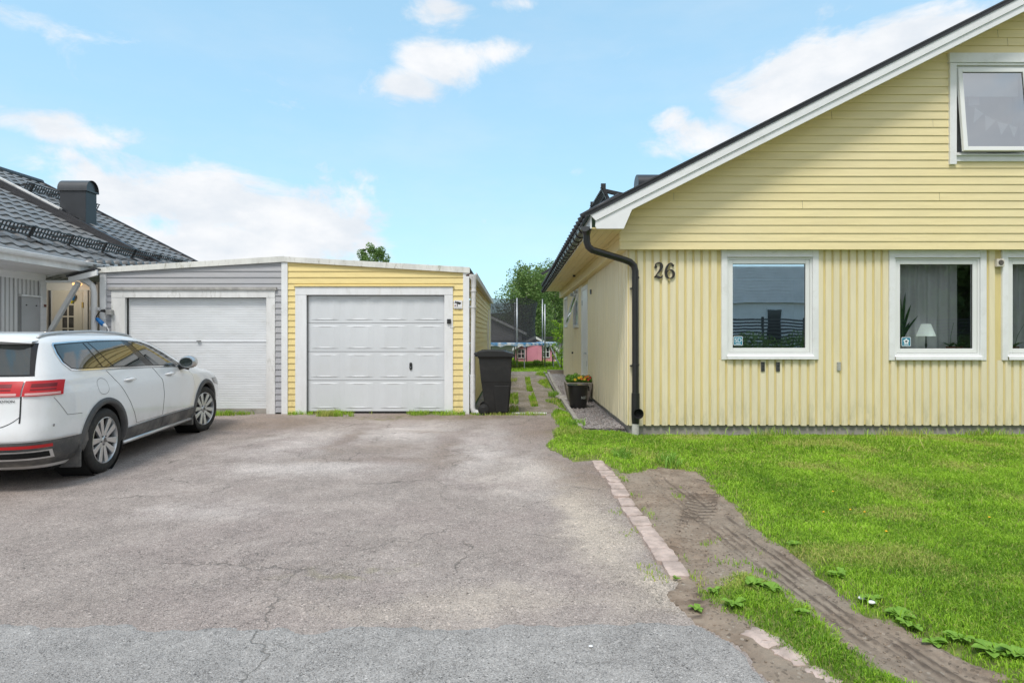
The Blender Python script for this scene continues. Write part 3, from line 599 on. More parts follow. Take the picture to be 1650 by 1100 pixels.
def lap(name, u0, u1, z0, z1, pitch, f3, mat, parent, planes=(), holes=(), dmax=.016, dmin=.003, jit=0.0012):
    """horizontal lap boards; f3(u,d,z) gives the 3D point at depth d in front of the wall"""
    m = MB(); zs = z0; r = random.Random(int(abs(u0) * 100 + z1 * 10))
    while zs < z1 - 1e-4:
        ze = min(zs + pitch, z1); j = r.uniform(-jit, jit)
        cuts = sorted({zs, ze} | {h for q in holes for h in (q[2], q[3]) if zs + 1e-3 < h < ze - 1e-3})
        for a, b in zip(cuts[:-1], cuts[1:]):
            jn = random.Random(int(zs * 1000)).uniform(.6, 3.4) + u0; js = [jn + 3.9 * q_ for q_ in range(4)] if int(zs * 1000) % 5 == 0 else []; sl2 = []
            for (s0, s1) in spans(u0, u1, a, b, holes):
                e_ = [s0] + [x for j_ in js if s0 + .1 < j_ < s1 - .1 for x in (j_ - .0018, j_ + .0018)] + [s1]; sl2 += [(e_[q_], e_[q_ + 1]) for q_ in range(0, len(e_), 2)]
            for (s0, s1) in sl2:
                poly = clip_poly([(s0, a), (s1, a), (s1, b), (s0, b)], planes)
                if not poly: continue
                d = lambda z: dmin + (dmax + j - dmin) * (1 - (z - zs) / pitch)
                m.add([f3(u, d(z), z) for u, z in poly], [tuple(range(len(poly)))])
                if a == zs:
                    lo = [p for p in poly if abs(p[1] - a) < 1e-6]
                    if len(lo) >= 2:
                        ua, ub = min(p[0] for p in lo), max(p[0] for p in lo)
                        m.quad(f3(ua, d(a), a), f3(ub, d(a), a), f3(ub, 0, a), f3(ua, 0, a))
        zs = ze
    return m.build(name, mat, parent, fix=False)
def sheet(m, u0, u1, z0, z1, f3, holes=(), d=0.0):
    cz = sorted({z0, z1} | {h for q in holes for h in (q[2], q[3]) if z0 < h < z1})
    for a, b in zip(cz[:-1], cz[1:]):
        for (s0, s1) in spans(u0, u1, a, b, holes): m.quad(f3(s0, d, a), f3(s1, d, a), f3(s1, d, b), f3(s0, d, b))
def vboards(name, u0, u1, z0, z1, pitch, wid, f3, mat, parent, holes=(), d=.020, phase=0.0):
    """raised vertical boards with bevelled sides"""
    m = MB(); u = u0 + phase; r = random.Random(3)
    while u + wid <= u1 + 1e-6:
        uc = u + wid / 2; cuts = [(z0, z1)]
        for (h0, h1, k0, k1) in holes:
            if h0 - wid * .35 < uc < h1 + wid * .35:
                cuts = [c for s in cuts for c in ((s[0], min(s[1], k0)), (max(s[0], k1), s[1])) if c[1] - c[0] > .01]
        dd = d + r.uniform(-.003, .003); ju = r.uniform(-.002, .002); zb = r.uniform(-.004, .004)
        for (a, b) in cuts:
            if a == z0: a += zb
            p = [(u + ju, 0), (u + ju + .004, dd), (u + ju + wid - .004, dd), (u + ju + wid, 0)]
            vs = [f3(x, y, z) for z in (a, b) for x, y in p]
            m.add(vs, [(0, 1, 5, 4), (1, 2, 6, 5), (2, 3, 7, 6), (0, 3, 2, 1)])
        u += pitch
    return m.build(name, mat, parent, fix=False)

# ------------------------------------------------------------------ the yellow house
YF = 8.9
def fx(px, Z=YF): return (px - VX) / F * Z
def fz(py, Z=YF): return CH - (py - HY) / F * Z
house = thing('yellow_house', (1.7, YF, 0), 'cream yellow clapboard house with number 26, black downpipe and white window trim', 'house')
front = lambda u, d, z: (u, YF - d, z)
XW, XE, YB = 1.70, 14.6, 20.45; ZB, ZT = .142, 2.735
WIN = [(fx(1171), fx(1308), fz(571), fz(415)), (fx(1440.5), fx(1577.5), fz(572), fz(416)), (fx(1622), fx(1759), fz(572), fz(416)), (fx(1890), fx(2027), fz(572), fz(416))]
TRIM = [(a - .088, b + .088, c - .075, ZT) for a, b, c, d in WIN]
m = MB(); sheet(m, XW, XE, ZB, ZT, front, WIN); m.build('wall', yellow_r, house, fix=False)
holes = [(a, b, c - .07, ZT) for a, b, c, d in TRIM]
holes = [(a + .0, b - .0, c, e) for (a, b, c, e) in TRIM]
vboards('wall_cladding', XW, XE, ZB - .012, ZT, .1215, .088, front, yellow_v, house, holes, d=.018, phase=.012)
# foundation
m = MB(); m.box(XW + .03, XE, YF + .035, YF + .2, -.3, ZB); m.box(XW + .032, XW + .2, YF + .2, YB, -.3, ZB + .06); m.build('foundation', concrete, house)
# gable
YG = 8.79; gab = lambda u, d, z: (u, YG - d, z)
rt = lambda x: 3.22 + .505 * (x - 1.07)            # top of the left roof slope
XR = 8.1
UW = (fx(1538.5, YG), fx(1538.5, YG) + 1.08, fz(249, YG), fz(107, YG))
pl_l = (-.505, 1, rt(0) - .10); pl_r = (.505, 1, rt(0) - .10 + 1.01 * XR)
lap('gable_cladding', fx(998, YG), XE, fz(402, YG), 6.7, .1195, gab, yellow_h, house, [pl_l, pl_r], [UW])
m = MB(); x0 = fx(998, YG)
m.box(x0, XE, YG + .001, YF + .02, fz(402, YG) + .004, fz(402, YG) + .03)          # underside of the projecting gable
m.build('gable_sill', yellow_h, house)
m = MB()
for k in range(3): m.box(x0 + .002 + .004 * (k % 2), XW + .02, YG + .02, YB, 2.735 + k * .085, 2.735 + k * .085 + .081)
m.box(x0, x0 + .02, YG - .012, YG + .02, 2.727, 2.99); m.build('frieze', soffit_m, house, bevel=.002)
m = MB()
for k in range(4): m.box(1.10 + k * .113, 1.10 + k * .113 + .108, 8.45, 20.55, 2.972, 2.992)
for k in range(5): m.box(1.12 + k * .0, 8, 8.43 + k * .07, 8.43 + k * .07 + .066, 0, 0)
m.build('soffit', soffit_m, house, bevel=.002)
m = MB()                                             # sloped soffit of the gable overhang
for k in range(4):
    ya = 8.445 + k * .086
    for (xa, xb, s) in ((1.55, XR, 1), (XR, XE + .5, -1)):
        za = rt(xa) - .215 if s > 0 else rt(XR) - .215; zb_ = rt(XR) - .215 if s > 0 else rt(XR) - .215 - .505 * (xb - XR)
        m.add([(xa, ya, za), (xb, ya, zb_), (xb, ya + .082, zb_), (xa, ya + .082, za), (xa, ya, za + .02), (xb, ya, zb_ + .02), (xb, ya + .082, zb_ + .02), (xa, ya + .082, za + .02)],
              [(0, 3, 2, 1), (4, 5, 6, 7), (0, 1, 5, 4), (2, 3, 7, 6)])
m.build('verge_soffit', soffit_m, house)
# roof
m = MB(); P2 = [(1.0, rt(1.0) - .065), (1.0, rt(1.0)), (XR, rt(XR)), (15.2, rt(XR) - .505 * (15.2 - XR)), (15.2, rt(XR) - .505 * (15.2 - XR) - .075), (XR, rt(XR) - .065)]
m.prism(P2, lambda u, v: (u, 8.37, v), lambda u, v: (u, 20.6, v)); roof = m.build('roof', roof_black, house)
m = MB(); y = 8.5
while y < 20.6:                                       # rolls of the tiles along the eave
    m.tube([(.955, y, rt(.955) - .01), (1.5, y, rt(1.5) + .02)], [.042, .035], 8); y += .30
y = 8.35
m.build('eave_tile_course', roof_black, roof, smooth=True)
m = MB(); m.bar((1.0, 8.40, rt(1.0) - .004), (XR, 8.40, rt(XR) - .004), .10, .02, (0, 0, 1)); m.build('verge_flashing', roof_black, roof)
# barge boards
m = MB(); sl_ = .505
def board(dz0, dz1, y0, y1, xa=1.07, cut=.08):
    pa = [(xa, rt(xa) + dz0), (XR, rt(XR) + dz0), (XR, rt(XR) + dz1), (xa + cut, rt(xa + cut) + dz1)]
    m.prism(pa, lambda u, v: (u, y0, v), lambda u, v: (u, y1, v))
board(-.066, -.185, 8.385, 8.41); m.build('bargeboard', white, house, bevel=.003)
m = MB(); pa = [(1.15, rt(1.15) - .186), (XR, rt(XR) - .186), (XR, rt(XR) - .285), (1.66, rt(1.66) - .285), (1.545, 2.965), (1.165, 2.965), (1.145, 3.0)]
m.prism(pa, lambda u, v: (u, 8.405, v), lambda u, v: (u, 8.43, v)); m.build('bargeboard', white, house, bevel=.003)
m = MB(); m.box(1.075, 1.098, 8.43, 20.6, 2.972, 3.14); m.build('fascia', white, house)
m = MB(); m.prism([(XR, rt(XR) - .078), (15, rt(XR) - .078 - .505 * 6.9), (15, rt(XR) - .285 - .505 * 6.9), (XR, rt(XR) - .285)], lambda u, v: (u, 8.39, v), lambda u, v: (u, 8.42, v)); m.build('bargeboard', white, house)
# gutter with brackets, downpipe
m = MB(); prof = [(1.0 + .068 * math.cos(a), 2.995 + .068 * math.sin(a)) for a in [math.pi + k * math.pi / 10 for k in range(11)]]
for i in range(10):
    (a, b), (c, d) = prof[i], prof[i + 1]; m.quad((a, 8.40, b), (c, 8.40, d), (c, 20.6, d), (a, 20.6, b))
m.add([(a, 8.40, b) for a, b in prof], [tuple(range(11))]); m.add([(a, 20.6, b) for a, b in prof], [tuple(range(11))])
m.tube([(.932, 8.40, 2.998), (.932, 20.6, 2.998)], .009, 6)
gut = m.build('gutter', simple('gutter_steel', (0.06, 0.062, 0.066), 0.25, metal=.3, var=.15, spec=.8), house, smooth=True, auto=50)
y = 8.55
while y < 20.5:
    m = MB(); m.tube([(1.0 + .073 * math.cos(a), y, 2.995 + .073 * math.sin(a)) for a in [math.pi * .95 + k * math.pi * 1.1 / 10 for k in range(11)]], .009, 5); y += .42; m.build('gutter_bracket', black_metal, gut)
m = MB(); yy = 8.62
pts = [(1.03, 8.5, 2.97), (1.035, 8.52, 2.90)]; m.tube(pts, [.075, .052], 16)
path_ = [(1.035, 8.52, 2.90), (1.04, 8.53, 2.80), (1.062, 8.54, 2.735), (1.12, 8.56, 2.69), (1.30, 8.62, 2.645), (1.60, 8.74, 2.575), (1.70, 8.775, 2.545), (1.765, 8.79, 2.49), (1.785, 8.795, 2.41), (1.79, 8.80, .62)]
m.tube(path_, .050, 16)
for z in (2.30, 1.02): m.tube([(1.79, 8.80, z), (1.79, 8.80, z + .03)], .056, 16)
dp = m.build('downpipe', black_metal, house, smooth=True, auto=45)
for z in (2.16, 1.02): m = MB(); m.bar((1.72, 8.83, z), (1.79, 8.86, z), .03, .02); m.tube([(1.735, 8.79, z), (1.735, 8.87, z)], .014, 8); m.build('pipe_clip', black_metal, dp)
m = MB()                                              # leaf trap with an open mouth
ring = lambda r, z: [(1.79 + r * math.cos(k * math.pi / 8), 8.80 + r * math.sin(k * math.pi / 8), z) for k in range(16)]
m.tube([(1.79, 8.80, .62), (1.79, 8.80, .30), (1.79, 8.80, .16)], [.060, .062, .052], 16)
m.lathe([(.064, 0), (.078, -.055), (.070, -.055), (.050, -.01)], (1.808, 8.74, .33), 'y', 20); tr = m.build('leaf_trap', black_plastic, dp, smooth=True, auto=40)
for v in tr.data.vertices: pass
m = MB(); m.lathe([(.0, 0), (.052, 0)], (1.808, 8.735, .33), 'y', 20); m.build('trap_opening', simple('trap_dark', (.003, .003, .003), .9, var=0), tr)
m = MB(); m.tube([(1.79, 8.80, .17), (1.785, 8.80, -.05)], [.053, .056], 16); m.build('drain_pipe', simple('pale_drain_pipe', (.55, .54, .50), .7, var=.12, dirt=((.3, .3, .22), .7, 12)), dp, smooth=True, auto=45)

# windows of the front
def ring_frame(m, x0, x1, z0, z1, wd, y0, y1, wb=None):
    wb = wb or wd
    m.box(x0, x0 + wd, y0, y1, z0, z1); m.box(x1 - wd, x1, y0, y1, z0, z1); m.box(x0 + wd, x1 - wd, y0, y1, z1 - wd, z1); m.box(x0 + wd, x1 - wd, y0, y1, z0, z0 + wb)
win_white = simple('window_white', (0.80, 0.81, 0.80), 0.35, var=0.02, vscale=2)
trim_white = simple('trim_white', (0.80, 0.81, 0.815), 0.5, var=0.05, vscale=3, dirt=((.62, .62, .58), .4, 5))
rubber = simple('black_gasket', (.02, .02, .02), .6, var=0)
WO = []
for i, (x0, x1, z0, z1) in enumerate(WIN[:4]):
    m = MB(); ring_frame(m, x0, x1, z0, z1, .028, YF - .010, YF + .10); wf = m.build('window', win_white, house, bevel=.003); WO.append(wf)
    m = MB(); ring_frame(m, x0 + .031, x1 - .031, z0 + .031, z1 - .031, .060, YF - .002, YF + .055, .066); m.build('sash', win_white, wf, bevel=.006)
    m = MB(); ring_frame(m, x0 + .090, x1 - .090, z0 + .096, z1 - .090, .006, YF + .016, YF + .03); m.build('gasket', rubber, wf)
    m = MB(); m.quad((x0 + .09, YF + .022, z0 + .09), (x1 - .09, YF + .022, z0 + .09), (x1 - .09, YF + .022, z1 - .09), (x0 + .09, YF + .022, z1 - .09)); m.build('pane', pane_dim if i == 0 else pane_m, wf, fix=False)
    m = MB(); m.prism([(YF + .0, z0 + .002), (YF - .065, z0 - .022), (YF - .068, z0 - .068), (YF - .060, z0 - .068), (YF - .058, z0 - .03), (YF + .0, z0 - .01)], lambda u, v: (x0 - .012, u, v), lambda u, v: (x1 + .012, u, v)); m.build('sill', white, wf)
    a, b, c, d = TRIM[i]; m = MB(); m.box(a, x0 - .002, YF - .034, YF + .001, c, ZT - .003); m.box(x1 + .002, b, YF - .034, YF + .001, c, ZT - .003); m.box(x0 - .002, x1 + .002, YF - .030, YF + .001, z1 + .014, ZT - .005)
    m.box(x0 - .004, x1 + .004, YF - .045, YF - .02, z1 + .004, z1 + .018); m.build('trim', trim_white, wf, bevel=.003)
# window stickers
teal = simple('teal_sticker', (.02, .22, .33), .4, var=0); stw = simple('sticker_white', (.85, .88, .9), .4, var=0)
for wf, cx, cz in ((WO[0], fx(1190), fz(549)), (WO[1], fx(1461.5), fz(550.5))):
    def rr(m, hw, hh, r, y):
        p = [(cx + sx * (hw - r) + r * math.cos(a), cz + sz * (hh - r) + r * math.sin(a)) for (sx, sz, a0) in ((1, 1, 0), (-1, 1, 90), (-1, -1, 180), (1, -1, 270)) for a in (R(a0), R(a0 + 45), R(a0 + 90))]
        m.prism(p, lambda u, v: (u, y, v), lambda u, v: (u, y + .001, v))
    m = MB(); rr(m, .068, .068, .014, YF + .0195); s_ = m.build('sticker', stw, wf)
    m = MB(); rr(m, .061, .061, .011, YF + .0180); m.build('sticker_field', teal, s_)
    if cx < 4: text_mesh('logo', 'SD', .085, stw, s_, lambda u, v, w_: (cx + u * 1.05, YF + .0165 - w_, cz + .008 + v))
    else:
        m = MB()
        for k in range(5):
            a = k * 2 * math.pi / 5 + .3; m.lathe([(.0, 0), (.017, 0)], (cx + .026 * math.cos(a), YF + .0168, cz + .006 + .024 * math.sin(a)), 'y', 10)
        m.build('logo', stw, s_); m = MB(); m.lathe([(.0, 0), (.019, 0)], (cx, YF + .016, cz + .006), 'y', 6); m.build('logo_centre', simple('logo_grey', (.15, .16, .18), .5, var=0), s_)
    m = MB(); m.box(cx - .038, cx + .038, YF + .0165, YF + .0175, cz - .047, cz - .037); m.build('logo_line', stw, s_)
# upper window, hung at the top and pushed open at the bottom
x0, x1, z0, z1 = UW
m = MB(); ring_frame(m, x0, x1, z0, z1, .032, YG + .0, YG + .10); uw = m.build('window', win_white, house, bevel=.003)
m = MB(); m.box(x0 - .10, x0 - .003, YG - .045, YG + .002, fz(266, YG), z1 + .03); m.box(x1 + .003, x1 + .10, YG - .045, YG + .002, fz(266, YG), z1 + .03)
m.box(x0 - .115, x1 + .115, YG - .055, YG + .002, z1 + .035, z1 + .175); m.box(x0 - .0, x1 + .0, YG - .035, YG + .002, z1 + .002, z1 + .033)
m.box(x0 - .001, x1 + .001, YG - .035, YG + .002, z0 - .11, z0 - .012); m.build('trim', trim_white, uw, bevel=.003)
m = MB(); m.prism([(YG, z0 + .012), (YG - .07, z0 - .012), (YG - .07, z0 - .03), (YG, z0 - .008)], lambda u, v: (x0 - .01, u, v), lambda u, v: (x1 + .01, u, v)); m.build('sill', white, uw)
sp_ = thing('tmp', (0, 0, 0), None, None); ang = R(5.5)
def tilt(v):                                           # rotate about the top edge
    y = v[1] - (YG - .01); z = v[2] - (z1 - .03); return (v[0], (YG - .01) + y * math.cos(ang) + z * math.sin(ang), (z1 - .03) - y * math.sin(ang) + z * math.cos(ang))
def tb(m_, *a, **k): m_.v = [tilt(v) for v in m_.v]; return m_.build(*a, **k)
bpy.data.objects.remove(sp_)
m = MB(); ring_frame(m, x0 + .034, x1 - .034, z0 + .01, z1 - .034, .062, YG - .02, YG + .03); tb(m, 'sash', win_white, uw, bevel=.005)
m = MB(); ring_frame(m, x0 + .094, x1 - .094, z0 + .070, z1 - .094, .007, YG - .005, YG + .01); tb(m, 'gasket', rubber, uw)
m = MB(); m.quad((x0 + .094, YG + .0, z0 + .07), (x1 - .094, YG + .0, z0 + .07), (x1 - .094, YG + .0, z1 - .094), (x0 + .094, YG + .0, z1 - .094)); tb(m, 'pane', pane_up, uw, fix=False)
m = MB(); m.bar((x0 + .3, YG + .03, z0 + .035), (x1 - .15, YG - .045, z0 + .022), .02, .012); m.build('window_stay', steel, uw)

# rooms behind the windows
room_m = simple('room_wall', (0.24, 0.235, 0.23), 0.9, var=.05); room_up = simple('upper_room_wall', (0.74, 0.71, 0.76), 0.9, var=.04)
m = MB()
def room(m, a, b, c, d, y0, y1): m.quad((a, y1, c), (b, y1, c), (b, y1, d), (a, y1, d)); m.quad((a, y0, c), (b, y0, c), (b, y1, c), (a, y1, c)); m.quad((a, y0, d), (b, y0, d), (b, y1, d), (a, y1, d)); m.quad((a, y0, c), (a, y1, c), (a, y1, d), (a, y0, d)); m.quad((b, y0, c), (b, y1, c), (b, y1, d), (b, y0, d))
room(m, 2.6, 5.2, .4, 2.5, YF + .09, YF + 2.2); room(m, 5.3, 11.5, .4, 2.55, YF + .09, YF + 2.5); m.build('room', room_m, house, fix=False)
m = MB(); room(m, x0 - .5, x1 + .6, z0 - .3, z1 + .3, YG + .16, YG + 1.0); m.build('room', room_up, house, fix=False)
for i, (a, b, c, d) in enumerate(WIN[:3]): m = MB(); m.box(a, b, YF + .10, YF + .26, c + .045, c + .065); m.build('window_board', white, house)
# curtains
cur_m, t = material('sheer_curtain'); t.b.inputs['Base Color'].default_value = (.80, .78, .80, 1); t.b.inputs['Roughness'].default_value = .9
tl = t.new('ShaderNodeBsdfTransparent'); mx = t.new('ShaderNodeMixShader'); mx.inputs[0].default_value = .10; t.l.new(t.b.outputs[0], mx.inputs[1]); t.l.new(tl.outputs[0], mx.inputs[2]); t.l.new(mx.outputs[0], t.o.inputs[0])
def curtain(xa, xb, za, zb, y, amp, per, label, seed):
    n = int((xb - xa) / .012); X = np.linspace(xa, xb, n); r = vnoise(X * 3 + seed, X * 0, seed)
    Yc = y + amp * np.sin(X * 2 * np.pi / per + 3 * r) + .02 * r; V = np.concatenate([np.stack([X, Yc, 0 * X + za], 1), np.stack([X + .0, Yc * 0 + y + (Yc - y) * .6, 0 * X + zb], 1)])
    i = np.arange(n - 1)[:, None]; o = np_mesh('curtain', V, np.concatenate([i, i + 1, i + 1 + n, i + n], 1), cur_m, smooth=True)
    return tag(o, label, 'curtain', 'sheer curtains in the front windows')
a, b, c, d = WIN[1]; curtain(a - .1, b - .12, c - .2, d + .1, YF + .30, .035, .16, 'sheer pale curtain behind the table lamp in the middle front window', 4)
a, b, c, d = WIN[2]; curtain(a - .1, b + .1, c - .2, d + .1, YF + .30, .035, .15, 'sheer pale curtain in the front window cut by the right edge', 9)
# things on the window boards
zb_ = WIN[1][2] + .066
lx = fx(1500) + .03; lamp = thing('table_lamp', (lx, YF + .15, zb_), 'small table lamp with white cone shade standing in the front window', 'lamp')
m = MB(); m.lathe([(0, 0), (.045, 0), (.045, .012), (.012, .02), (.010, .05), (.017, .08), (.010, .12), (.010, .23), (0, .23)], (lx, YF + .15, zb_), 'z', 16); m.build('lamp_base', black_metal, lamp, smooth=True)
m = MB(); m.lathe([(.128, .215), (.062, .40), (.060, .40), (.126, .215)], (lx, YF + .15, zb_), 'z', 28); m.build('lamp_shade', simple('lamp_shade_cloth', (.82, .86, .82), .8, var=.02, emis=((.80, .92, .84), .30)), lamp, smooth=True)
def strap_leaf(m, base, h, lean, ang_, wd, tw=0.3, n=7):
    dx, dy = math.cos(ang_), math.sin(ang_); V = []
    for i in range(n + 1):
        s = i / n; ww = wd * (0.55 + 1.1 * s) * (1 - s) ** .6 * 1.1 + .001; c_ = Vector((base[0] + dx * lean * s ** 1.6, base[1] + dy * lean * s ** 1.6, base[2] + h * s))
        a_ = ang_ + math.pi / 2 + tw * s * 3; V += [c_ - Vector((math.cos(a_), math.sin(a_), 0)) * ww / 2, c_ + Vector((math.cos(a_), math.sin(a_), 0)) * ww / 2]
    m.add(V, [(2 * i, 2 * i + 1, 2 * i + 3, 2 * i + 2) for i in range(n)])
plant_g = simple('house_plant_green', (.05, .13, .035), .4, var=.4, vscale=25)
sx = WIN[1][0] + .20; pl_ = thing('snake_plant', (sx, YF + .15, zb_), 'tall snake plant with pointed leaves in the middle front window', 'plant')
m = MB(); m.lathe([(0, 0), (.07, 0), (.085, .10), (.078, .10), (.07, .08), (0, .08)], (sx, YF + .15, zb_), 'z', 20); m.build('plant_pot', white, pl_, smooth=True, auto=40)
m = MB()
for (h, le, a_) in ((.88, .03, 2.6), (.80, .08, .3), (.62, .16, .1), (.45, .26, 0), (.70, .05, 4), (.5, .1, 3.3), (.36, .2, .4)): strap_leaf(m, (sx + .01 * h, YF + .15, zb_ + .08), h, le, a_, .05)
m.build('leaves', plant_g, pl_)
def orchid(x, zb2, label, lean):
    o_ = thing('orchid', (x, YF + .15, zb2), label, 'plant', 'orchids with bare stems')
    m = MB(); m.lathe([(0, 0), (.05, 0), (.062, .06), (.056, .06), (0, .05)], (x, YF + .15, zb2), 'z', 16); m.build('plant_pot', simple('terracotta', (.22, .06, .045), .6, var=.1), o_, smooth=True, auto=40)
    m = MB(); m.tube([(x, YF + .15, zb2 + .05), (x + lean * .4, YF + .17, zb2 + .22), (x + lean, YF + .15, zb2 + .42)], [.004, .003, .002], 6); m.build('stem', plant_g, o_)
    m = MB()
    for k, a_ in enumerate((0.1, 3.0, 1.6, 4.4)): strap_leaf(m, (x, YF + .15, zb2 + .055), .07, .15, a_, .055, 0)
    m.build('leaves', plant_g, o_)
orchid(fx(1540) + .03, zb_, 'leaning bare orchid stem in a red pot right of the table lamp', .05)
orchid(fx(1552) + .03, zb_, 'orchid with slanting stem beside the right sash of the middle window', .13)
orchid(WIN[2][0] + .24, WIN[2][2] + .066, 'green leaved orchid in the window at the right edge', .16)
# upper window: blind and bunting
x0, x1, z0, z1 = UW
m = MB(); m.box(x0 + .05, x1 - .05, YG + .115, YG + .12, z1 - .40, z1 - .04); tag(m.build('roller_blind', simple('pale_blind', (.75, .79, .85), .8, var=.03)), 'pale roller blind half drawn in the upper gable window', 'blind')
bunt = thing('bunting', (x0 + .2, YG + .12, z0 + .6), 'string of white pennants hanging inside the upper window', 'bunting'); bw = simple('bunting_cloth', (.86, .84, .88), .8, var=.03)
pts = [(1571, 173), (1587, 183), (1608, 195), (1626, 201), (1640, 206)]
P3 = [PW(a, b, YG + .125) for a, b in [(1552, 168)] + pts]
m = MB(); m.tube(P3, .003, 5); m.build('string', bw, bunt)
for (a, b, c_) in (((1571, 174), (1585, 183), (1568, 199)), ((1587, 186), (1604, 195), (1588, 212)), ((1607, 196), (1624, 201), (1613, 218)), ((1626, 202), (1640, 206), (1634, 222))):
    m = MB(); m.prism([(q.x, q.z) for q in (PW(*a, YG + .12), PW(*b, YG + .12), PW(*c_, YG + .12))], lambda u, v: (u, YG + .118, v), lambda u, v: (u, YG + .1195, v)); m.build('pennant', bw, bunt)
m = MB(); q0, q1 = PW(1561, 156, YG + .2), PW(1578, 170, YG + .2); m.box(q0.x, q1.x, YG + .2, YG + .21, q1.z, q0.z); tag(m.build('paper_card', simple('pinkish_card', (.86, .76, .80), .8, var=.02)), 'small pale pink card above the bunting inside the upper window', 'card')

# number 26, made of strokes of changing width
def ribbon(pts, wd, m, y0, y1):
    P = [Vector(p) for p in pts]; n = len(P); Lf, Rt = [], []
    for i, p in enumerate(P):
        d = (P[min(i + 1, n - 1)] - P[max(i - 1, 0)]).normalized(); q = Vector((-d.y, d.x)) * wd[i] / 2; Lf.append(p + q); Rt.append(p - q)
    for i in range(n - 1): m.prism([tuple(Lf[i]), tuple(Lf[i + 1]), tuple(Rt[i + 1]), tuple(Rt[i])], lambda u, v: (u, y0, v), lambda u, v: (u, y1, v))
def spl(pts, k=6):
    out = []; n = len(pts)
    for i in range(n - 1):
        p0, p1, p2, p3 = (Vector(pts[max(i - 1, 0)]), Vector(pts[i]), Vector(pts[i + 1]), Vector(pts[min(i + 2, n - 1)]))
        for j in range(k):
            s = j / k; out.append(.5 * ((2 * p1) + (p2 - p0) * s + (2 * p0 - 5 * p1 + 4 * p2 - p3) * s * s + (3 * p1 - p0 - 3 * p2 + p3) * s ** 3))
    out.append(Vector(pts[-1])); return out
dig_m = simple('iron_number', (.035, .03, .026), .5, var=.1)
def digit(name, strokes, balls, ox, oz, s):
    m = MB()
    for pts in strokes:
        q = spl(pts); ribbon([(ox + p[0] * s, oz + p[1] * s) for p in q], [p[2] * s for p in q], m, YF - .045, YF - .022)
    for (bx, bz, br) in balls: m.lathe([(0, 0), (br * s, 0), (br * s, .022), (0, .022)], (ox + bx * s, YF - .044, oz + bz * s), 'y', 14)
    m.build('house_number', dig_m, house)
S = .235
digit('2', [[(.10, .74, .05), (.14, .92, .06), (.30, .99, .07), (.46, .92, .13), (.50, .74, .17), (.40, .52, .13), (.22, .30, .06), (.06, .08, .05)],
            [(.04, .08, .05), (.16, .13, .12), (.32, .07, .15), (.46, .06, .10), (.56, .22, .03)]], [(.13, .73, .085)], fx(1052.5), fz(449), S)
digit('6', [[(.52, .86, .03), (.42, .97, .06), (.28, .94, .09), (.13, .74, .13), (.06, .42, .16), (.12, .14, .13), (.30, .02, .06), (.48, .10, .12), (.56, .30, .15), (.48, .50, .11), (.32, .57, .05), (.17, .48, .05), (.09, .36, .05)]], [(.50, .84, .075)], fx(1070.5), fz(449.5), S)
# small wall fittings
for (pa, pb, ya, yb, mt, lb) in ((1225, 1231, 583, 598, 'dark', None), (1249.8, 1255.3, 583, 598, 'dark', None), (1347.3, 1353, 583, 597, 'light', 'pale grey wall vent')):
    m = MB(); m.box(fx(pa), fx(pb), YF - .034, YF - .0, fz(yb), fz(ya)); v_ = m.build('wall_vent', simple('vent_' + mt, (.12, .12, .12) if mt == 'dark' else (.42, .42, .38), .6, metal=.2, var=.3, vscale=30), house, bevel=.002)
    if lb: v_['label'] = lb
    m = MB()
    for k in range(6): zz = fz(yb) + .012 + k * .022; m.box(fx(pa) + .006, fx(pb) - .006, YF - .038, YF - .034, zz, zz + .010)
    m.build('slat', black_metal if mt == 'dark' else simple('vent_slat', (.55, .55, .52), .5), v_)
al = thing('alarm_siren', (fx(1606), YF - .03, fz(424)), 'small beige alarm siren with round grille under the gable', 'alarm')
m = MB(); m.box(fx(1600.5), fx(1612.3), YF - .075, YF - .021, fz(430.5), fz(418)); m.build('housing', simple('siren_beige', (.62, .58, .50), .5, var=.05), al, bevel=.008)
m = MB(); m.lathe([(0, 0), (.040, 0), (.036, -.006), (0, -.006)], (fx(1606.6), YF - .075, fz(424)), 'y', 20); m.build('grille', simple('siren_grille', (.06, .055, .05), .6), al)
m = MB()
for k in range(5): zz = fz(424) - .028 + k * .013; m.box(fx(1606.6) - .026, fx(1606.6) + .026, YF - .084, YF - .081, zz, zz + .004)
m.build('grille_bar', simple('siren_bar', (.25, .22, .2), .6), al)

# side wall of the yellow house
side = lambda u, d, z: (XW - d, u, z)
DOOR = (13.75, 14.75, .22, 2.55); SW1 = (15.7, 16.8, 1.75, 2.62); SW2 = (18.9, 19.7, 1.80, 2.62)
m = MB(); sheet(m, YF, YB, ZB, ZT + .02, side, [DOOR, SW1, SW2]); m.build('wall', yellow_r, house, fix=False)
vboards('wall_cladding', YF, YB, ZB - .012, ZT, .1215, .088, side, yellow_v, house, [(a - .1, b + .1, c - .1, d + .2) for a, b, c, d in (DOOR, SW1, SW2)], d=.018, phase=.012)
m = MB(); a, b, c, d = DOOR; m.box(XW - .03, XW + .02, a - .09, a, c, d + .09); m.box(XW - .03, XW + .02, b, b + .09, c, d + .09); m.box(XW - .03, XW + .02, a, b, d, d + .09); df = m.build('door_frame', trim_white, house, bevel=.003)
m = MB(); m.box(XW - .012, XW + .03, a, b, c, d); dr = m.build('side_door', win_white, df, bevel=.003)
m = MB(); m.bar((XW - .06, a + .12, 1.05), (XW - .06, a + .25, 1.05), .02, .02); m.box(XW - .06, XW - .01, a + .11, a + .14, 1.03, 1.07)
m.box(XW - .03, XW - .012, b - .03, b + .0, 2.2, 2.32); m.box(XW - .034, XW - .03, a - .05, a - .0, .75, .88); m.build('door_handle', steel, dr)
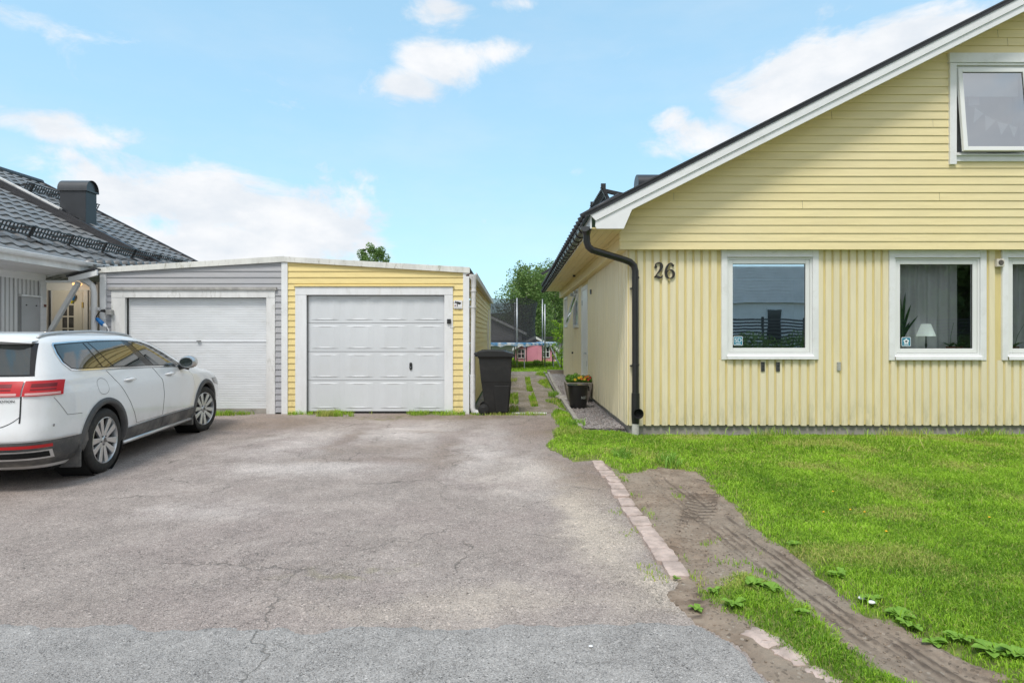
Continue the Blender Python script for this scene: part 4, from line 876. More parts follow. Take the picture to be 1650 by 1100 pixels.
for (a, b, c, d) in (SW1, SW2):
    m = MB()
    for q in ((a - .08, a, c - .08, d + .08), (b, b + .08, c - .08, d + .08), (a, b, d, d + .08), (a, b, c - .08, c)): m.box(XW - .032, XW + .02, *q)
    wf = m.build('window', trim_white, house, bevel=.003)
    m = MB(); m.quad((XW + .012, a, c), (XW + .012, b, c), (XW + .012, b, d), (XW + .012, a, d)); m.build('pane', pane_m, wf, fix=False)
    if a < 17:                                        # this one stands open
        m = MB(); h = Vector((XW - .01, a + .03, d - .02)); dn = Vector((-.26, 0, -.80)); sd = Vector((0, b - a - .06, 0))
        for (p, q) in ((h, h + dn), (h + sd, h + sd + dn), (h, h + sd), (h + dn, h + dn + sd)): m.bar(p, q, .045, .035, (1, 0, .3))
        m.build('open_sash', win_white, wf); m = MB(); m.quad(h, h + sd, h + sd + dn, h + dn); m.build('sash_pane', pane_m, wf, fix=False)
        m = MB()
        for yq in (a - .02, b - .06): m.box(XW - .12, XW - .032, yq, yq + .05, d - .06, d + .02)
        m.build('hinge', steel, wf)
m = MB(); m.quad((XW + .3, 15.4, 1.5), (XW + .3, 20, 1.5), (XW + .3, 20, 2.8), (XW + .3, 15.4, 2.8)); m.build('room', room_m, house, fix=False)
m = MB(); m.box(XW - .045, XW - .018, 12.95, 13.03, 2.36, 2.46); m.box(XW - .06, XW - .018, 16.95, 17.02, .95, 1.0); m.lathe([(0, 0), (.035, 0), (.035, -.05), (0, -.05)], (1.5, 14.9, 2.97), 'z', 12); m.build('outside_tap', black_metal, house)
# snow guard, roof hood and far bracket on the left slope
def P_roof(x, y, h=0): return Vector((x - .45 * h, y, rt(x) + .9 * h))
m = MB(); XSG = 1.42
for h in (.06, .16, .26): m.bar(P_roof(XSG, 8.75, h), P_roof(XSG, 18.5, h), .018, .03)
y = 8.78
while y < 18.5: m.bar(P_roof(XSG, y, .05), P_roof(XSG, y, .27), .012, .03); y += .085
y = 8.8
while y < 18.6: m.bar(P_roof(XSG, y, 0), P_roof(XSG, y, .28), .05, .05); m.bar(P_roof(XSG, y, .22), P_roof(XSG + .22, y, .02), .06, .05); m.box(XSG - .14, XSG - .07, y - .02, y + .02, rt(XSG) + .2, rt(XSG) + .30); y += 1.2
m.build('snow_guard', black_metal, roof)
m = MB(); hx0, hx1 = fx(1030, 13.6), fx(1095, 13.6); hz = fz(291, 13.6); sgm = []
for k in range(13): a_ = math.pi * (1.12 - 1.24 * k / 12); sgm.append((13.85 + .27 * math.cos(a_), hz - .03 + .22 * math.sin(a_)))
m.prism(sgm, lambda u, v: (hx0 - .02, u, v), lambda u, v: (hx1 + .2, u, v))
m.box(hx0 + .03, hx1 + .15, 13.62, 14.08, rt(hx0) - .2, hz - .08); m.build('chimney', dark_grey_metal, roof, smooth=True, auto=40)
m = MB(); m.bar((.92, 19.9, 3.50), (1.5, 19.9, 3.83), .08, .06, (0, 1, 0)); m.bar((1.45, 19.9, 3.83), (1.6, 19.9, rt(1.6)), .05, .05, (0, 1, 0)); m.build('roof_bracket', roof_black, roof)
# ------------------------------------------------------------------ the double garage
GY = 11.2
def gx(px): return (px - VX) / F * GY
def gzz(py): return CH - (py - HY) / F * GY
gar = thing('double_garage', (gx(460), GY, 0), 'low twin garage, left half grey and right half yellow, with white doors', 'garage')
gf = lambda u, d, z: (u, GY - d, z)
GL, GM, GR = gx(161), gx(459.5), gx(756.5)
z_l, z_m, z_r = gzz(440), gzz(422), gzz(440)
kl = (z_m - z_l) / (GM - GL); kr = (z_r - z_m) / (GR - GM)
D1 = (gx(181), gx(444), .0, gzz(468)); D2 = (gx(476.5), gx(730), .0, gzz(462.5))
lap('grey_cladding', GL, GM, .03, z_m + .05, .1147, gf, grey_h, gar, [(-kl, 1, z_l - kl * GL + .05)], [D1], dmax=.020)
lap('yellow_cladding', GM, GR, .03, z_m + .05, .1147, gf, yellow_g, gar, [(-kr, 1, z_m - kr * GM + .05)], [D2], dmax=.020)
m = MB(); m.box(GL, GR - .03, GY + .25, GY + .3, 0, 2.5); m.build('inner_wall', grey_gap, gar)
# fascia in two sloping lengths, roof behind
m = MB()
for (xa, za, xb, zb) in ((GL - .02, z_l, GM, z_m), (GM, z_m, GR + .01, z_r)):
    m.prism([(xa, za - .005), (xb, zb - .005), (xb, zb + .105), (xa, za + .095)], lambda u, v: (u, GY - .06, v), lambda u, v: (u, GY - .03, v))
m.build('fascia', mossy, gar, bevel=.003)
m = MB()
for (xa, za, xb, zb) in ((GL - .05, z_l, GM, z_m), (GM, z_m, GR + .015, z_r)):
    m.prism([(xa, za + .06), (xb, zb + .06), (xb, zb + .09), (xa, za + .09)], lambda u, v: (u, GY - .03, v), lambda u, v: (u, 20.6, v - .0))
m.build('roof', simple('roof_felt', (.08, .08, .08), .9, var=.2), gar)
m = MB(); m.box(gx(757.5), gx(757.5) + .10, GY - .03, 20.55, 2.565, 2.60); m.box(gx(757.5) + .10, gx(757.5) + .125, GY + .0, 20.6, 2.53, 2.64); m.build('eave_board', mossy, gar)
# trims and corner posts
for (a, b, top) in ((162.5, 172, 441), (454.4, 464.4, 423), (746.3, 756.3, 439)): m = MB(); m.box(gx(a), gx(b), GY - .035, GY + .005, .0, gzz(top)); m.build('corner_trim', trim_white, gar, bevel=.004)
DW = simple('door_trim_white', (.80, .81, .82), .5, var=.04, dirt=((.6, .6, .56), .4, 4), aniso=(2, 2, .6))
def gdoor(op, outer, top_z, zb, mat, trimmat, ribs):
    x0, x1, zt = op
    m = MB(); m.box(outer[0], x0, GY - .03, GY + .03, 0, zt + .0); m.box(x1, outer[1], GY - .03, GY + .03, 0, zt + .0); m.box(outer[0], outer[1], GY - .034, GY + .03, zt, top_z)
    fr = m.build('door_frame', trimmat, gar, bevel=.003)
    m = MB(); m.box(x0, x0 + .004, GY + .031, GY + .09, 0, zt); m.box(x1 - .004, x1, GY + .031, GY + .09, 0, zt); m.box(x0, x1, GY + .031, GY + .09, zt - .004, zt); m.build('door_seal', rubber, fr)
    return fr
f1 = gdoor((gx(203), gx(430), gzz(479.5)), (gx(181), gx(444)), gzz(468), .08, door_grey, greywhite, True)
m = MB(); m.box(gx(178), gx(447), GY - .06, GY + .0, gzz(467.5), gzz(463)); m.build('drip_cap', simple('weathered_grey_cap', (.38, .37, .35), .8, var=.2, vscale=9), f1)
m = MB(); m.box(gx(474.5), gx(732), GY - .055, GY + .0, gzz(462), gzz(460.3)); m.build('drip_cap', yellow_r, gar)
f2 = gdoor((gx(494.3), gx(716.3), gzz(475.2)), (gx(476.5), gx(730)), gzz(462.5), .03, door_white, DW, False)
# grey side: one tilting sheet with fine ribs and a middle bar
m = MB(); x0, x1 = gx(204), gx(429); zt = gzz(480); zb = .09; nrib = 46; yb = GY + .07
P = []
for i in range(nrib): z = zb + (zt - zb) * i / nrib; P += [(yb, z), (yb - .006, z + .006), (yb - .006, z + (zt - zb) / nrib - .006), (yb, z + (zt - zb) / nrib)]
n = len(P); m.add([(x0, a, b) for a, b in P] + [(x1, a, b) for a, b in P], [(i, i + n, i + n + 1, i + 1) for i in range(n - 1)])
d1 = m.build('garage_door', door_grey, f1, fix=False)
m = MB(); m.box(x0, x1, GY + .052, GY + .07, gzz(550.6), gzz(549.4)); m.build('middle_bar', door_grey, d1, bevel=.003)
m = MB(); m.box(gx(315.5), gx(321.5), GY + .02, GY + .06, gzz(550.6), gzz(548.4)); m.build('handle', simple('dull_grey_handle', (.3, .3, .3), .4, metal=.5), d1, bevel=.003)
m = MB(); m.box(x0, x1, GY + .03, GY + .1, 0, .09); m.build('threshold', concrete, f1)
# yellow side: four sections, each with four raised panels
x0, x1 = gx(495), gx(715.6); zs = [gzz(663), gzz(612.8), gzz(566.5), gzz(520.3), gzz(476)]
PX4 = [(498.9, 546), (554.3, 601.3), (610, 656), (666.2, 713.3)]
m = MB(); yb = GY + .055
for k in range(4):
    za, zb2 = zs[k] + .004, zs[k + 1] - .004
    m.box(x0, x1, yb, yb + .04, za, zb2)
    for (pa, pb) in PX4:
        a, b = gx(pa), gx(pb); c, d = za + .055, zb2 - .045; g = .012; h = .030
        for (q0, q1, dep) in (((a, b, c, d), (a + .11, b - .11, c + g, d - g), .009), ((a + .11, b - .11, c + g, d - g), (a + .20, b - .20, c + h, d - h), None)):
            yA = yb - (.001 if dep is not None else .010); yB = yb - (.010 if dep is not None else .003)
            o4 = [(q0[0], yA, q0[2]), (q0[1], yA, q0[2]), (q0[1], yA, q0[3]), (q0[0], yA, q0[3])]; i4 = [(q1[0], yB, q1[2]), (q1[1], yB, q1[2]), (q1[1], yB, q1[3]), (q1[0], yB, q1[3])]
            m.add(o4 + i4, [(j, (j + 1) % 4, 4 + (j + 1) % 4, 4 + j) for j in range(4)])
        m.quad((a + .20, yb - .003, c + h), (b - .20, yb - .003, c + h), (b - .20, yb - .003, d - h), (a + .20, yb - .003, d - h))
d2 = m.build('garage_door', door_white, f2)
m = MB(); m.box(x0, x1, yb + .01, yb + .035, .0, zs[0] + .004); m.build('bottom_seal', rubber, d2)
m = MB(); hx, hz_ = gx(661.3), gzz(590); m.prism([(hx + .026 * math.cos(a), hz_ + sg * .045 + .026 * math.sin(a)) for sg, rg in ((1, (0, 45, 90, 135, 180)), (-1, (180, 225, 270, 315, 360))) for a in (R(q) for q in rg)], lambda u, v: (u, yb - .02, v), lambda u, v: (u, yb, v)); m.build('handle', black_plastic, d2, bevel=.003)
m = MB(); m.lathe([(0, 0), (.008, 0)], (hx, yb - .0215, hz_ - .02), 'y', 10); m.build('lock', steel, d2)
kp = MB(); kp.box(gx(720.8), gx(727), GY - .065, GY - .034, gzz(521.5), gzz(514)); kp = kp.build('keypad', black_plastic, f2, bevel=.006)
m = MB(); m.tube([(gx(724), GY - .05, gzz(521)), (gx(725.5), GY - .045, gzz(526)), (gx(730), GY - .04, gzz(527.5)), (gx(732), GY - .02, gzz(526))], .005, 6); m.build('cable', white, kp)
# side wall towards the path
sg = lambda u, d, z: (GR + .0 + d, u, z)
lap('side_cladding', GY, 20.7, .05, 2.58, .1147, sg, yellow_g, gar, dmax=.018)
m = MB(); m.box(GR + .001, GR + .035, 20.6, 20.72, .1, 2.55); m.box(GR + .02, GR + .04, 18.2, 18.28, .3, 1.9); m.box(GR + .02, GR + .05, 18.9, 19.0, .3, 2.3); m.build('side_trim', trim_white, gar)
# downpipe of the garage with its shoe
pipe_w = simple('white_pipe', (.70, .70, .70), .45, var=.06, dirt=((.35, .34, .30), .6, 5), aniso=(2, 2, .5))
px_ = gx(763.5); m = MB(); m.tube([(px_ - .01, GY - .03, 2.60), (px_ - .01, GY - .03, 2.56), (px_, GY - .03, 2.50), (px_, GY - .03, 2.36)], [.075, .075, .05, .047], 14)
m.tube([(px_, GY - .03, 2.4), (px_ - .012, GY - .035, 1.3), (px_ - .015, GY - .035, .62)], .043, 14); m.tube([(px_ - .015, GY - .035, .70), (px_ - .02, GY - .035, .13), (px_ - .005, GY - .035, .06), (px_ + .05, GY - .035, .03), (px_ + .15, GY - .05, .022)], [.05, .05, .052, .05, .042], 14)
for z in (2.28, 1.98, .70, .62): m.tube([(px_ - .002 - .012 * (z < 1), GY - .033, z), (px_ - .002 - .012 * (z < 1), GY - .033, z + .03)], .052, 14)
gp = m.build('downpipe', pipe_w, gar, smooth=True, auto=45)
for z in (2.0, .72): m = MB(); m.bar((GR - .01, GY - .03, z), (px_ - .04, GY - .03, z), .02, .03); m.build('pipe_clip', steel, gp)
m = MB(); m.tube([(GR - .06, GY - .01, 2.585), (GR + .04, GY - .02, 2.60)], .03, 8); m.build('gutter_end', simple('rusty_end', (.10, .06, .05), .8), gp)
# camera warning sign on the yellow boards
cx, cz = gx(738.3), gzz(490.2); sgn = thing('warning_sign', (cx, GY - .03, cz), 'small white camera surveillance sign on the yellow garage boards', 'sign')
m = MB(); m.box(cx - .082, cx + .082, GY - .030, GY - .026, cz - .083, cz + .075); m.build('plate', simple('sign_white', (.80, .80, .80), .4, var=.02), sgn, bevel=.001)
m = MB(); ys_ = GY - .0315; 
SP = lambda pts: [((u - 430) / 2600 , (450 - v) / 2600) for u, v in pts]      # outlines taken from the sign, about 17 cm wide
f0 = lambda u, v: (cx + u, ys_ - .001, cz + v); f1_ = lambda u, v: (cx + u, ys_ + .001, cz + v)
for pts in ([(285, 300), (330, 300), (335, 330), (420, 325), (585, 375), (560, 430), (500, 465), (400, 430), (330, 390), (310, 405), (260, 400), (262, 375), (290, 368)], [(372, 428), (408, 434), (410, 565), (372, 565)]): m.prism(SP(pts), f0, f1_)
m.build('camera_symbol', simple('sign_black', (.015, .015, .015), .5, var=0), sgn)
m = MB(); m.prism(SP([(255, 520), (300, 475), (330, 505), (312, 545), (268, 550)]), f0, f1_); m.build('red_mark', simple('sign_red', (.22, .03, .07), .5, var=0), sgn)
m = MB(); m.prism(SP([(225, 600), (620, 600), (620, 612), (225, 612)]), f0, f1_); m.prism(SP([(285, 655), (338, 655), (338, 680), (285, 680)]), f0, f1_); m.prism(SP([(415, 655), (590, 655), (590, 685), (415, 685)]), f0, f1_); m.build('small_print', simple('sign_grey', (.25, .25, .22), .5, var=0), sgn)

# charging lead on the grey corner
ch = thing('charging_cable', (gx(180), GY - .08, gzz(503)), 'blue car charging plug hanging from a grey wall socket by the grey garage door', 'cable')
m = MB(); m.box(gx(175), gx(185.6), GY - .11, GY - .03, gzz(507.5), gzz(499.3)); m.build('socket_box', simple('socket_grey', (.33, .33, .32), .5, var=.1), ch, bevel=.006)
m = MB(); m.tube([(gx(176), GY - .13, gzz(501)), (gx(172), GY - .135, gzz(500)), (gx(167), GY - .14, gzz(505)), (gx(163.7), GY - .14, gzz(510)), (gx(163.6), GY - .14, gzz(514))], .010, 8); m.tube([(gx(175), GY - .10, gzz(501)), (gx(171), GY - .14, gzz(501))], [.035, .02], 10); m.build('lead', black_plastic, ch, smooth=True)
m = MB(); m.tube([(gx(163.5), GY - .14, gzz(513)), (gx(166), GY - .15, gzz(514.5)), (gx(172), GY - .15, gzz(520)), (gx(176.5), GY - .15, gzz(524))], [.018, .034, .040, .036], 12); m.build('plug_body', simple('plug_blue', (.01, .17, .50), .4, var=.05), ch, smooth=True)
m = MB(); m.tube([(gx(176), GY - .15, gzz(523)), (gx(181), GY - .15, gzz(527.5))], [.036, .020], 12); m.tube([(gx(181), GY - .15, gzz(527.5)), (gx(184), GY - .15, gzz(531)), (gx(183), GY - .2, gzz(560))], .008, 8); m.build('plug_neck', white, ch, smooth=True)

# ------------------------------------------------------------------ wheeled bin
bx0, bx1 = -.655, -.02; byf, byb = 10.98, 11.55
wb = thing('wheelie_bin', (-.35, 11.2, 0), 'black wheeled rubbish bin with closed lid beside the garage', 'rubbish bin')
m = MB()
def ringq(z, xa, xb, ya, yb_): return [(xa, ya, z), (xb, ya, z), (xb, yb_, z), (xa, yb_, z)]
lv = [ringq(.03, -.52, -.10, 11.06, 11.48), ringq(.60, -.60, -.045, 11.00, 11.53), ringq(.62, -.605, -.06, 10.995, 11.535), ringq(1.04, -.645, -.035, 10.975, 11.555), ringq(1.06, -.66, -.02, 10.96, 11.57), ringq(1.11, -.665, -.015, 10.955, 11.575)]
V = [p for q in lv for p in q]; Fs = [(4 * i + j, 4 * i + (j + 1) % 4, 4 * i + 4 + (j + 1) % 4, 4 * i + 4 + j) for i in range(5) for j in range(4)] + [(3, 2, 1, 0), (20, 21, 22, 23)]
m.add(V, Fs); m.build('body', bin_plastic, wb, bevel=.018)
m = MB(); m.prism([(-.33, .05), (-.115, .05), (-.075, .545), (-.36, .545), (-.375, .50)], lambda u, v: (u, 11.035 - .075 * v * .9 - .012, v), lambda u, v: (u, 11.06 - .075 * v * .9, v)); m.build('side_rib', bin_plastic, wb, bevel=.008)
m = MB()
prof = [(-.70, 1.075), (-.71, 1.12), (-.66, 1.175), (-.45, 1.195), (-.20, 1.185), (-.02, 1.135), (.01, 1.09), (.0, 1.075)]
m.prism(prof, lambda u, v: (u, 10.93, v), lambda u, v: (u, 11.60, v)); m.build('lid', bin_plastic, wb, bevel=.016)
m = MB(); m.box(-.60, -.14, 11.0, 11.04, 1.19, 1.205); m.build('lid_rib', bin_plastic, wb, bevel=.005)
m = MB(); m.tube([(-.72, 11.0, 1.13), (-.72, 11.55, 1.13)], .016, 10); m.build('handle', bin_plastic, wb)
for ya in (11.0, 11.50):
    m = MB(); m.lathe([(0, 0), (.085, 0), (.10, .008), (.10, .045), (.085, .055), (0, .055)], (-.56, ya, .10), 'y', 24); wh = m.build('wheel', simple('bin_tyre', (.012, .012, .012), .7, var=.1), wb, smooth=True, auto=40)
    m = MB(); m.lathe([(0, -.004), (.055, -.004), (.06, 0)], (-.56, ya, .10), 'y', 20); m.build('hub', bin_plastic, wh)

# ------------------------------------------------------------------ bucket, planter
bk = thing('bucket', (1.26, 11.75, .03), 'black plastic tub with a lid standing on the gravel by the house', 'bucket')
m = MB(); m.lathe([(0, 0), (.155, 0), (.165, .02), (.198, .44), (.210, .445), (.213, .475), (.200, .48), (.192, .46), (.190, .45), (0, .45)], (1.26, 11.75, .03), 'z', 36); m.build('body', pot_plastic, bk, smooth=True, auto=35)
m = MB(); m.lathe([(0, .462), (.186, .462), (.19, .474), (.03, .47), (0, .47)], (1.26, 11.75, .03), 'z', 36); m.build('lid', simple('wet_lid', (.06, .065, .07), .15, var=.2, vscale=10), bk, smooth=True, auto=35)
m = MB(); m.tube([(1.47, 11.75, .46), (1.46, 11.64, .40)], .014, 8); m.build('handle', pot_plastic, bk)
text_mesh('bucket_print', 'N37', .075, simple('print_grey', (.42, .45, .43), .6, var=.1), bk, lambda u, v, w_: (1.355 + u * .8, 11.75 - math.sqrt(max(.0001, .191 ** 2 - (.095 + u * .8) ** 2)) - .002 - w_, .26 + v), .0004)
pt = thing('planter', (1.36, 12.9, .03), 'weathered wooden planter with pansies behind the black tub', 'planter')
m = MB(); lv = [ringq(.03, 1.18, 1.58, 12.75, 13.1), ringq(.33, 1.12, 1.65, 12.66, 13.18), ringq(.46, 1.10, 1.67, 12.64, 13.2)]
m.add([p for q in lv for p in q], [(4 * i + j, 4 * i + (j + 1) % 4, 4 * i + 4 + (j + 1) % 4, 4 * i + 4 + j) for i in range(2) for j in range(4)] + [(3, 2, 1, 0), (8, 9, 10, 11)]); m.build('box', wood_old, pt, bevel=.01)
def leaf_cloud(C, Rr, n, size, asp=.7, flat=0.0):
    """n leaf quads spread in ellipsoids; C (k,3) centres, Rr (k,3) radii"""
    k = rng.integers(0, len(C), n); d = rng.normal(0, 1, (n, 3)); d /= np.linalg.norm(d, axis=1)[:, None]; r = rng.uniform(0.35, 1, n) ** .5
    P = C[k] + d * Rr[k] * r[:, None]
    u = rng.normal(0, 1, (n, 3)); u[:, 2] *= (1 - flat); u /= np.linalg.norm(u, axis=1)[:, None]; v = np.cross(u, rng.normal(0, 1, (n, 3))); v /= np.linalg.norm(v, axis=1)[:, None]
    s = size * rng.uniform(.6, 1.3, n)[:, None]; V = np.stack([P - u * s * .5, P + v * s * asp * .5, P + u * s * .5, P - v * s * asp * .5], 1)
    tn = np.zeros((n, 2)); kb = rng.uniform(0, 1, len(C)); tn[:, 0] = np.clip(.35 * kb[k] + .45 * (d[:, 2] * .5 + .5) * 0 + rng.uniform(0, .65, n), 0, 1); tn[:, 1] = (rng.uniform(0, 1, n) < .12) * rng.uniform(.3, .9, n)
    return V.reshape(-1, 3), np.arange(n * 4).reshape(n, 4), np.repeat(tn, 4, 0)
V, Fq, T = leaf_cloud(np.array([[1.2, 12.85, .54], [1.33, 12.9, .55], [1.48, 12.9, .52], [1.6, 12.9, .52]]), np.array([[.09, .14, .10]] * 4), 1100, .045)
np_mesh('foliage', V, Fq, weed_m, T * np.array([.6, 1]), pt)
for nm, colr, spots in (('orange', (.72, .20, .03), [(1.52, .58), (1.57, .60), (1.44, .55)]), ('yellow', (.80, .55, .03), [(1.38, .57), (1.43, .59), (1.30, .53), (1.50, .54)]), ('red', (.5, .04, .03), [(1.58, .53), (1.62, .57)])):
    fm = simple(nm + '_petal', colr, .6, var=.1)
    for (x, z) in spots:
        m = MB(); y = 12.72
        for k in range(5):
            a = k * 2 * math.pi / 5; q = Vector((math.cos(a), -.3, math.sin(a))) * .022; r_ = Vector((-math.sin(a), 0, math.cos(a))) * .014; c_ = Vector((x, y, z)); m.add([c_, c_ + q - r_, c_ + q * 1.4, c_ + q + r_], [(0, 1, 2, 3)])
        fl = m.build('flower', fm, pt); fl['label'] = nm + ' pansy flower'
# ------------------------------------------------------------------ neighbour house on the left
EX, EZ, KS = 7.9, 2.80, .51; CA = 1 / math.hypot(1, KS); SA = KS * CA
nh = thing('grey_house', (-8.6, 10.9, 0), 'grey boarded house with black tiled roof and a dark metal chimney at the left', 'house')
tile_m, t = material('glazed_roof_tile'); p = t.pos(); n_ = t.noise(p, 2.2, 5, .6)
t.set(t.b.inputs['Base Color'], t.mix(t.ramp(n_, .3, .7), (.13, .127, .123), (.21, .205, .20))); t.b.inputs['Specular IOR Level'].default_value = .75
t.set(t.b.inputs['Roughness'], t.ramp(t.noise(p, 9, 4), .3, .7, .30, .48))
def tiles(name, y0, y1, s0, s1, lift, parent, per=.30, course=.36, res=9, cs=5):
    ny = int((y1 - y0) / per * res) + 1; rows = int(math.ceil((s1 - s0) / course)); V = []; S = []; Hs = []
    for r in range(rows):
        for k in range(cs):
            f = k / (cs - 1) * .999; S.append(s0 + (r + f) * course); Hs.append((1 - f) * .032)
    Y = np.linspace(y0, y1, ny); ph = (Y / per) % 1.0; wave = np.where(ph < .55, np.sin(ph / .55 * np.pi) * .024, -np.sin((ph - .55) / .45 * np.pi) * .012)
    S = np.array(S); Hs = np.array(Hs); Yg, Sg = np.meshgrid(Y, S); H = wave[None] + Hs[:, None] + lift
    jx = .006 * (vnoise(Yg / per, Sg / course * 1.0, 3) - .5); H = H + jx
    X = -EX - Sg * CA + H * SA; Z = EZ + Sg * SA + H * CA
    idx = np.arange(X.size).reshape(X.shape); Fq = np.stack([idx[:-1, :-1], idx[:-1, 1:], idx[1:, 1:], idx[1:, :-1]], -1).reshape(-1, 4)
    o = np_mesh(name, np.stack([X, Yg, Z], -1).reshape(-1, 3), Fq, tile_m, parent=parent, smooth=True); o.data.set_sharp_from_angle(angle=R(35)); return o
SM = (13.5 - EX) / CA
rA = tiles('roof', 6.5, 14.05, -.08, SM, 0, nh); rB = tiles('roof', 14.18, 16.9, -.08, SM, .13, nh)
def PR(y, s, h=0): return Vector((-EX - s * CA + h * SA, y, EZ + s * SA + h * CA))
m = MB()
m.add([PR(6.5, -.05, -.02), PR(16.85, -.05, -.02), PR(16.85, SM, -.02), PR(6.5, SM, -.02), (-19, 16.85, EZ), (-19, 6.5, EZ)], [(0, 1, 2, 3), (3, 2, 4, 5)]); m.add([PR(16.85, -.05, 0), PR(16.85, SM, 0), (-19, 16.85, EZ)], [(0, 1, 2)]); m.build('roof_deck', roof_black, nh)
m = MB(); m.bar(PR(14.11, -.05, .12), PR(14.11, SM, .12), .16, .10, (0, 0, 1)); m.bar(PR(14.0, -.05, .06), PR(14.0, SM, .06), .05, .10); m.bar(PR(16.92, -.05, .15), PR(16.92, SM, .15), .10, .12); m.build('verge_cap', roof_black, nh)
m = MB(); m.bar(PR(14.2, 3.3, .18), PR(14.2, SM, .18), .10, .05); m.build('verge_board', greywhite, nh)
m = MB(); m.tube([PR(6.5, SM, .05), PR(17, SM, .16)], .09, 10); m.build('ridge_cap', roof_black, nh, smooth=True)
def guard(y0, y1, s, parent, lift=0):
    m = MB()
    for h in (.09, .17, .25): m.bar(PR(y0, s, h + lift), PR(y1, s, h + lift), .02, .022)
    y = y0
    while y < y1: m.bar(PR(y, s, .08 + lift), PR(y, s, .26 + lift), .012, .02); y += .075
    y = y0 + .2
    while y < y1: m.bar(PR(y, s, 0 + lift), PR(y, s, .27 + lift), .04, .03); m.bar(PR(y, s + .02, .24 + lift), PR(y, s + .36, .03 + lift), .05, .03); m.bar(PR(y, s - .02, .04 + lift), PR(y, s - .3, .05 + lift), .05, .03); y += .95
    return m.build('snow_guard', black_metal, parent)
guard(6.6, 15.6, (8.62 - EX) / CA, rA); guard(14.3, 16.8, (11.8 - EX) / CA, rB, .13)
# chimney
m = MB(); m.box(-10.86, -10.235, 14.3, 14.68, 3.6, 4.93); ch_ = m.build('chimney', dark_grey_metal, nh, bevel=.01)
m = MB(); arc = [(14.49 + .215 * math.cos(math.pi * k / 14), 4.97 + .235 * math.sin(math.pi * k / 14)) for k in range(15)]; arc = [(14.49 + .215, 4.93)] + arc + [(14.49 - .215, 4.93)]
n_ = len(arc); m.add([(-10.90, a, b) for a, b in arc] + [(-10.195, a, b) for a, b in arc], [(i, i + n_, i + n_ + 1, i + 1) for i in range(n_ - 1)]); m.add([(-10.84, a, b) for a, b in arc], [tuple(range(n_))]); m.add([(-10.25, a, b) for a, b in arc], [tuple(range(n_))])
m.box(-10.90, -10.195, 14.27, 14.71, 4.92, 4.955); m.build('chimney_hood', simple('hood_metal', (.06, .064, .07), .35, metal=.2, var=.1, spec=.7), ch_, smooth=True, auto=40)
# eave, wall
m = MB(); m.box(-7.93, -7.90, 6.5, 16.8, 2.64, 2.80); m.build('fascia', greywhite, nh)
m = MB(); prof = [(-7.845 + .065 * math.cos(a), 2.80 + .065 * math.sin(a)) for a in [math.pi + k * math.pi / 8 for k in range(9)]]
for i in range(8): (a, b), (c, d) = prof[i], prof[i + 1]; m.quad((a, 6.5, b), (c, 6.5, d), (c, 16.8, d), (a, 16.8, b))
m.tube([(-7.78, 6.5, 2.80), (-7.78, 16.8, 2.80)], .010, 6); m.build('gutter', white, nh, smooth=True, auto=50)
m = MB()
for k in range(3): xa, xb = -7.93 - k * .225, -7.93 - k * .225 - .208; z1_, z2_ = 2.64 - .075 * k / 3, 2.64 - .075 * (k + 1) / 3; m.add([(xa, 6.5, z1_), (xa, 16.8, z1_), (xb, 16.8, z2_), (xb, 6.5, z2_), (xa, 6.5, z1_ + .02), (xa, 16.8, z1_ + .02), (xb, 16.8, z2_ + .02), (xb, 6.5, z2_ + .02)], [(0, 1, 2, 3), (4, 7, 6, 5), (0, 4, 5, 1), (2, 6, 7, 3)])
m.build('soffit', grey_soffit, nh)
m = MB(); m.box(-8.60, -8.565, 6.5, 10.95, 2.45, 2.57); m.box(-8.60, -8.56, 10.83, 10.96, 0, 2.45); m.build('frieze', grey_soffit, nh, bevel=.003)
m = MB(); m.quad((-8.6, 6.5, 0), (-8.6, 10.95, 0), (-8.6, 10.95, 2.56), (-8.6, 6.5, 2.56)); m.quad((-8.6, 10.95, 0), (-14, 10.95, 0), (-14, 10.95, 2.6), (-8.6, 10.95, 2.6)); m.build('wall', grey_gap, nh, fix=False)
lw = lambda u, d, z: (-8.6 + d, u, z)
CAB = (10.42, 10.82, .6, 2.185)
vboards('wall_cladding', 6.5, 10.83, .15, 2.45, .088, .064, lw, grey_v, nh, [CAB], d=.016)
m = MB(); m.box(-8.6, -8.575, CAB[0] + .01, CAB[1] - .01, .6, 2.15); cb = m.build('meter_cabinet', simple('cabinet_grey', (.43, .44, .45), .5, var=.05), nh, bevel=.004)
m = MB(); m.box(-8.6, -8.54, CAB[0] - .03, CAB[1] + .02, 2.15, 2.18); m.build('cabinet_cap', white, cb); m = MB()
for yy in (CAB[0] + .1, CAB[1] - .08): m.lathe([(0, 0), (.012, 0), (.012, .01)], (-8.575, yy, 2.0), 'x', 8)
m.build('screw', black_metal, cb)
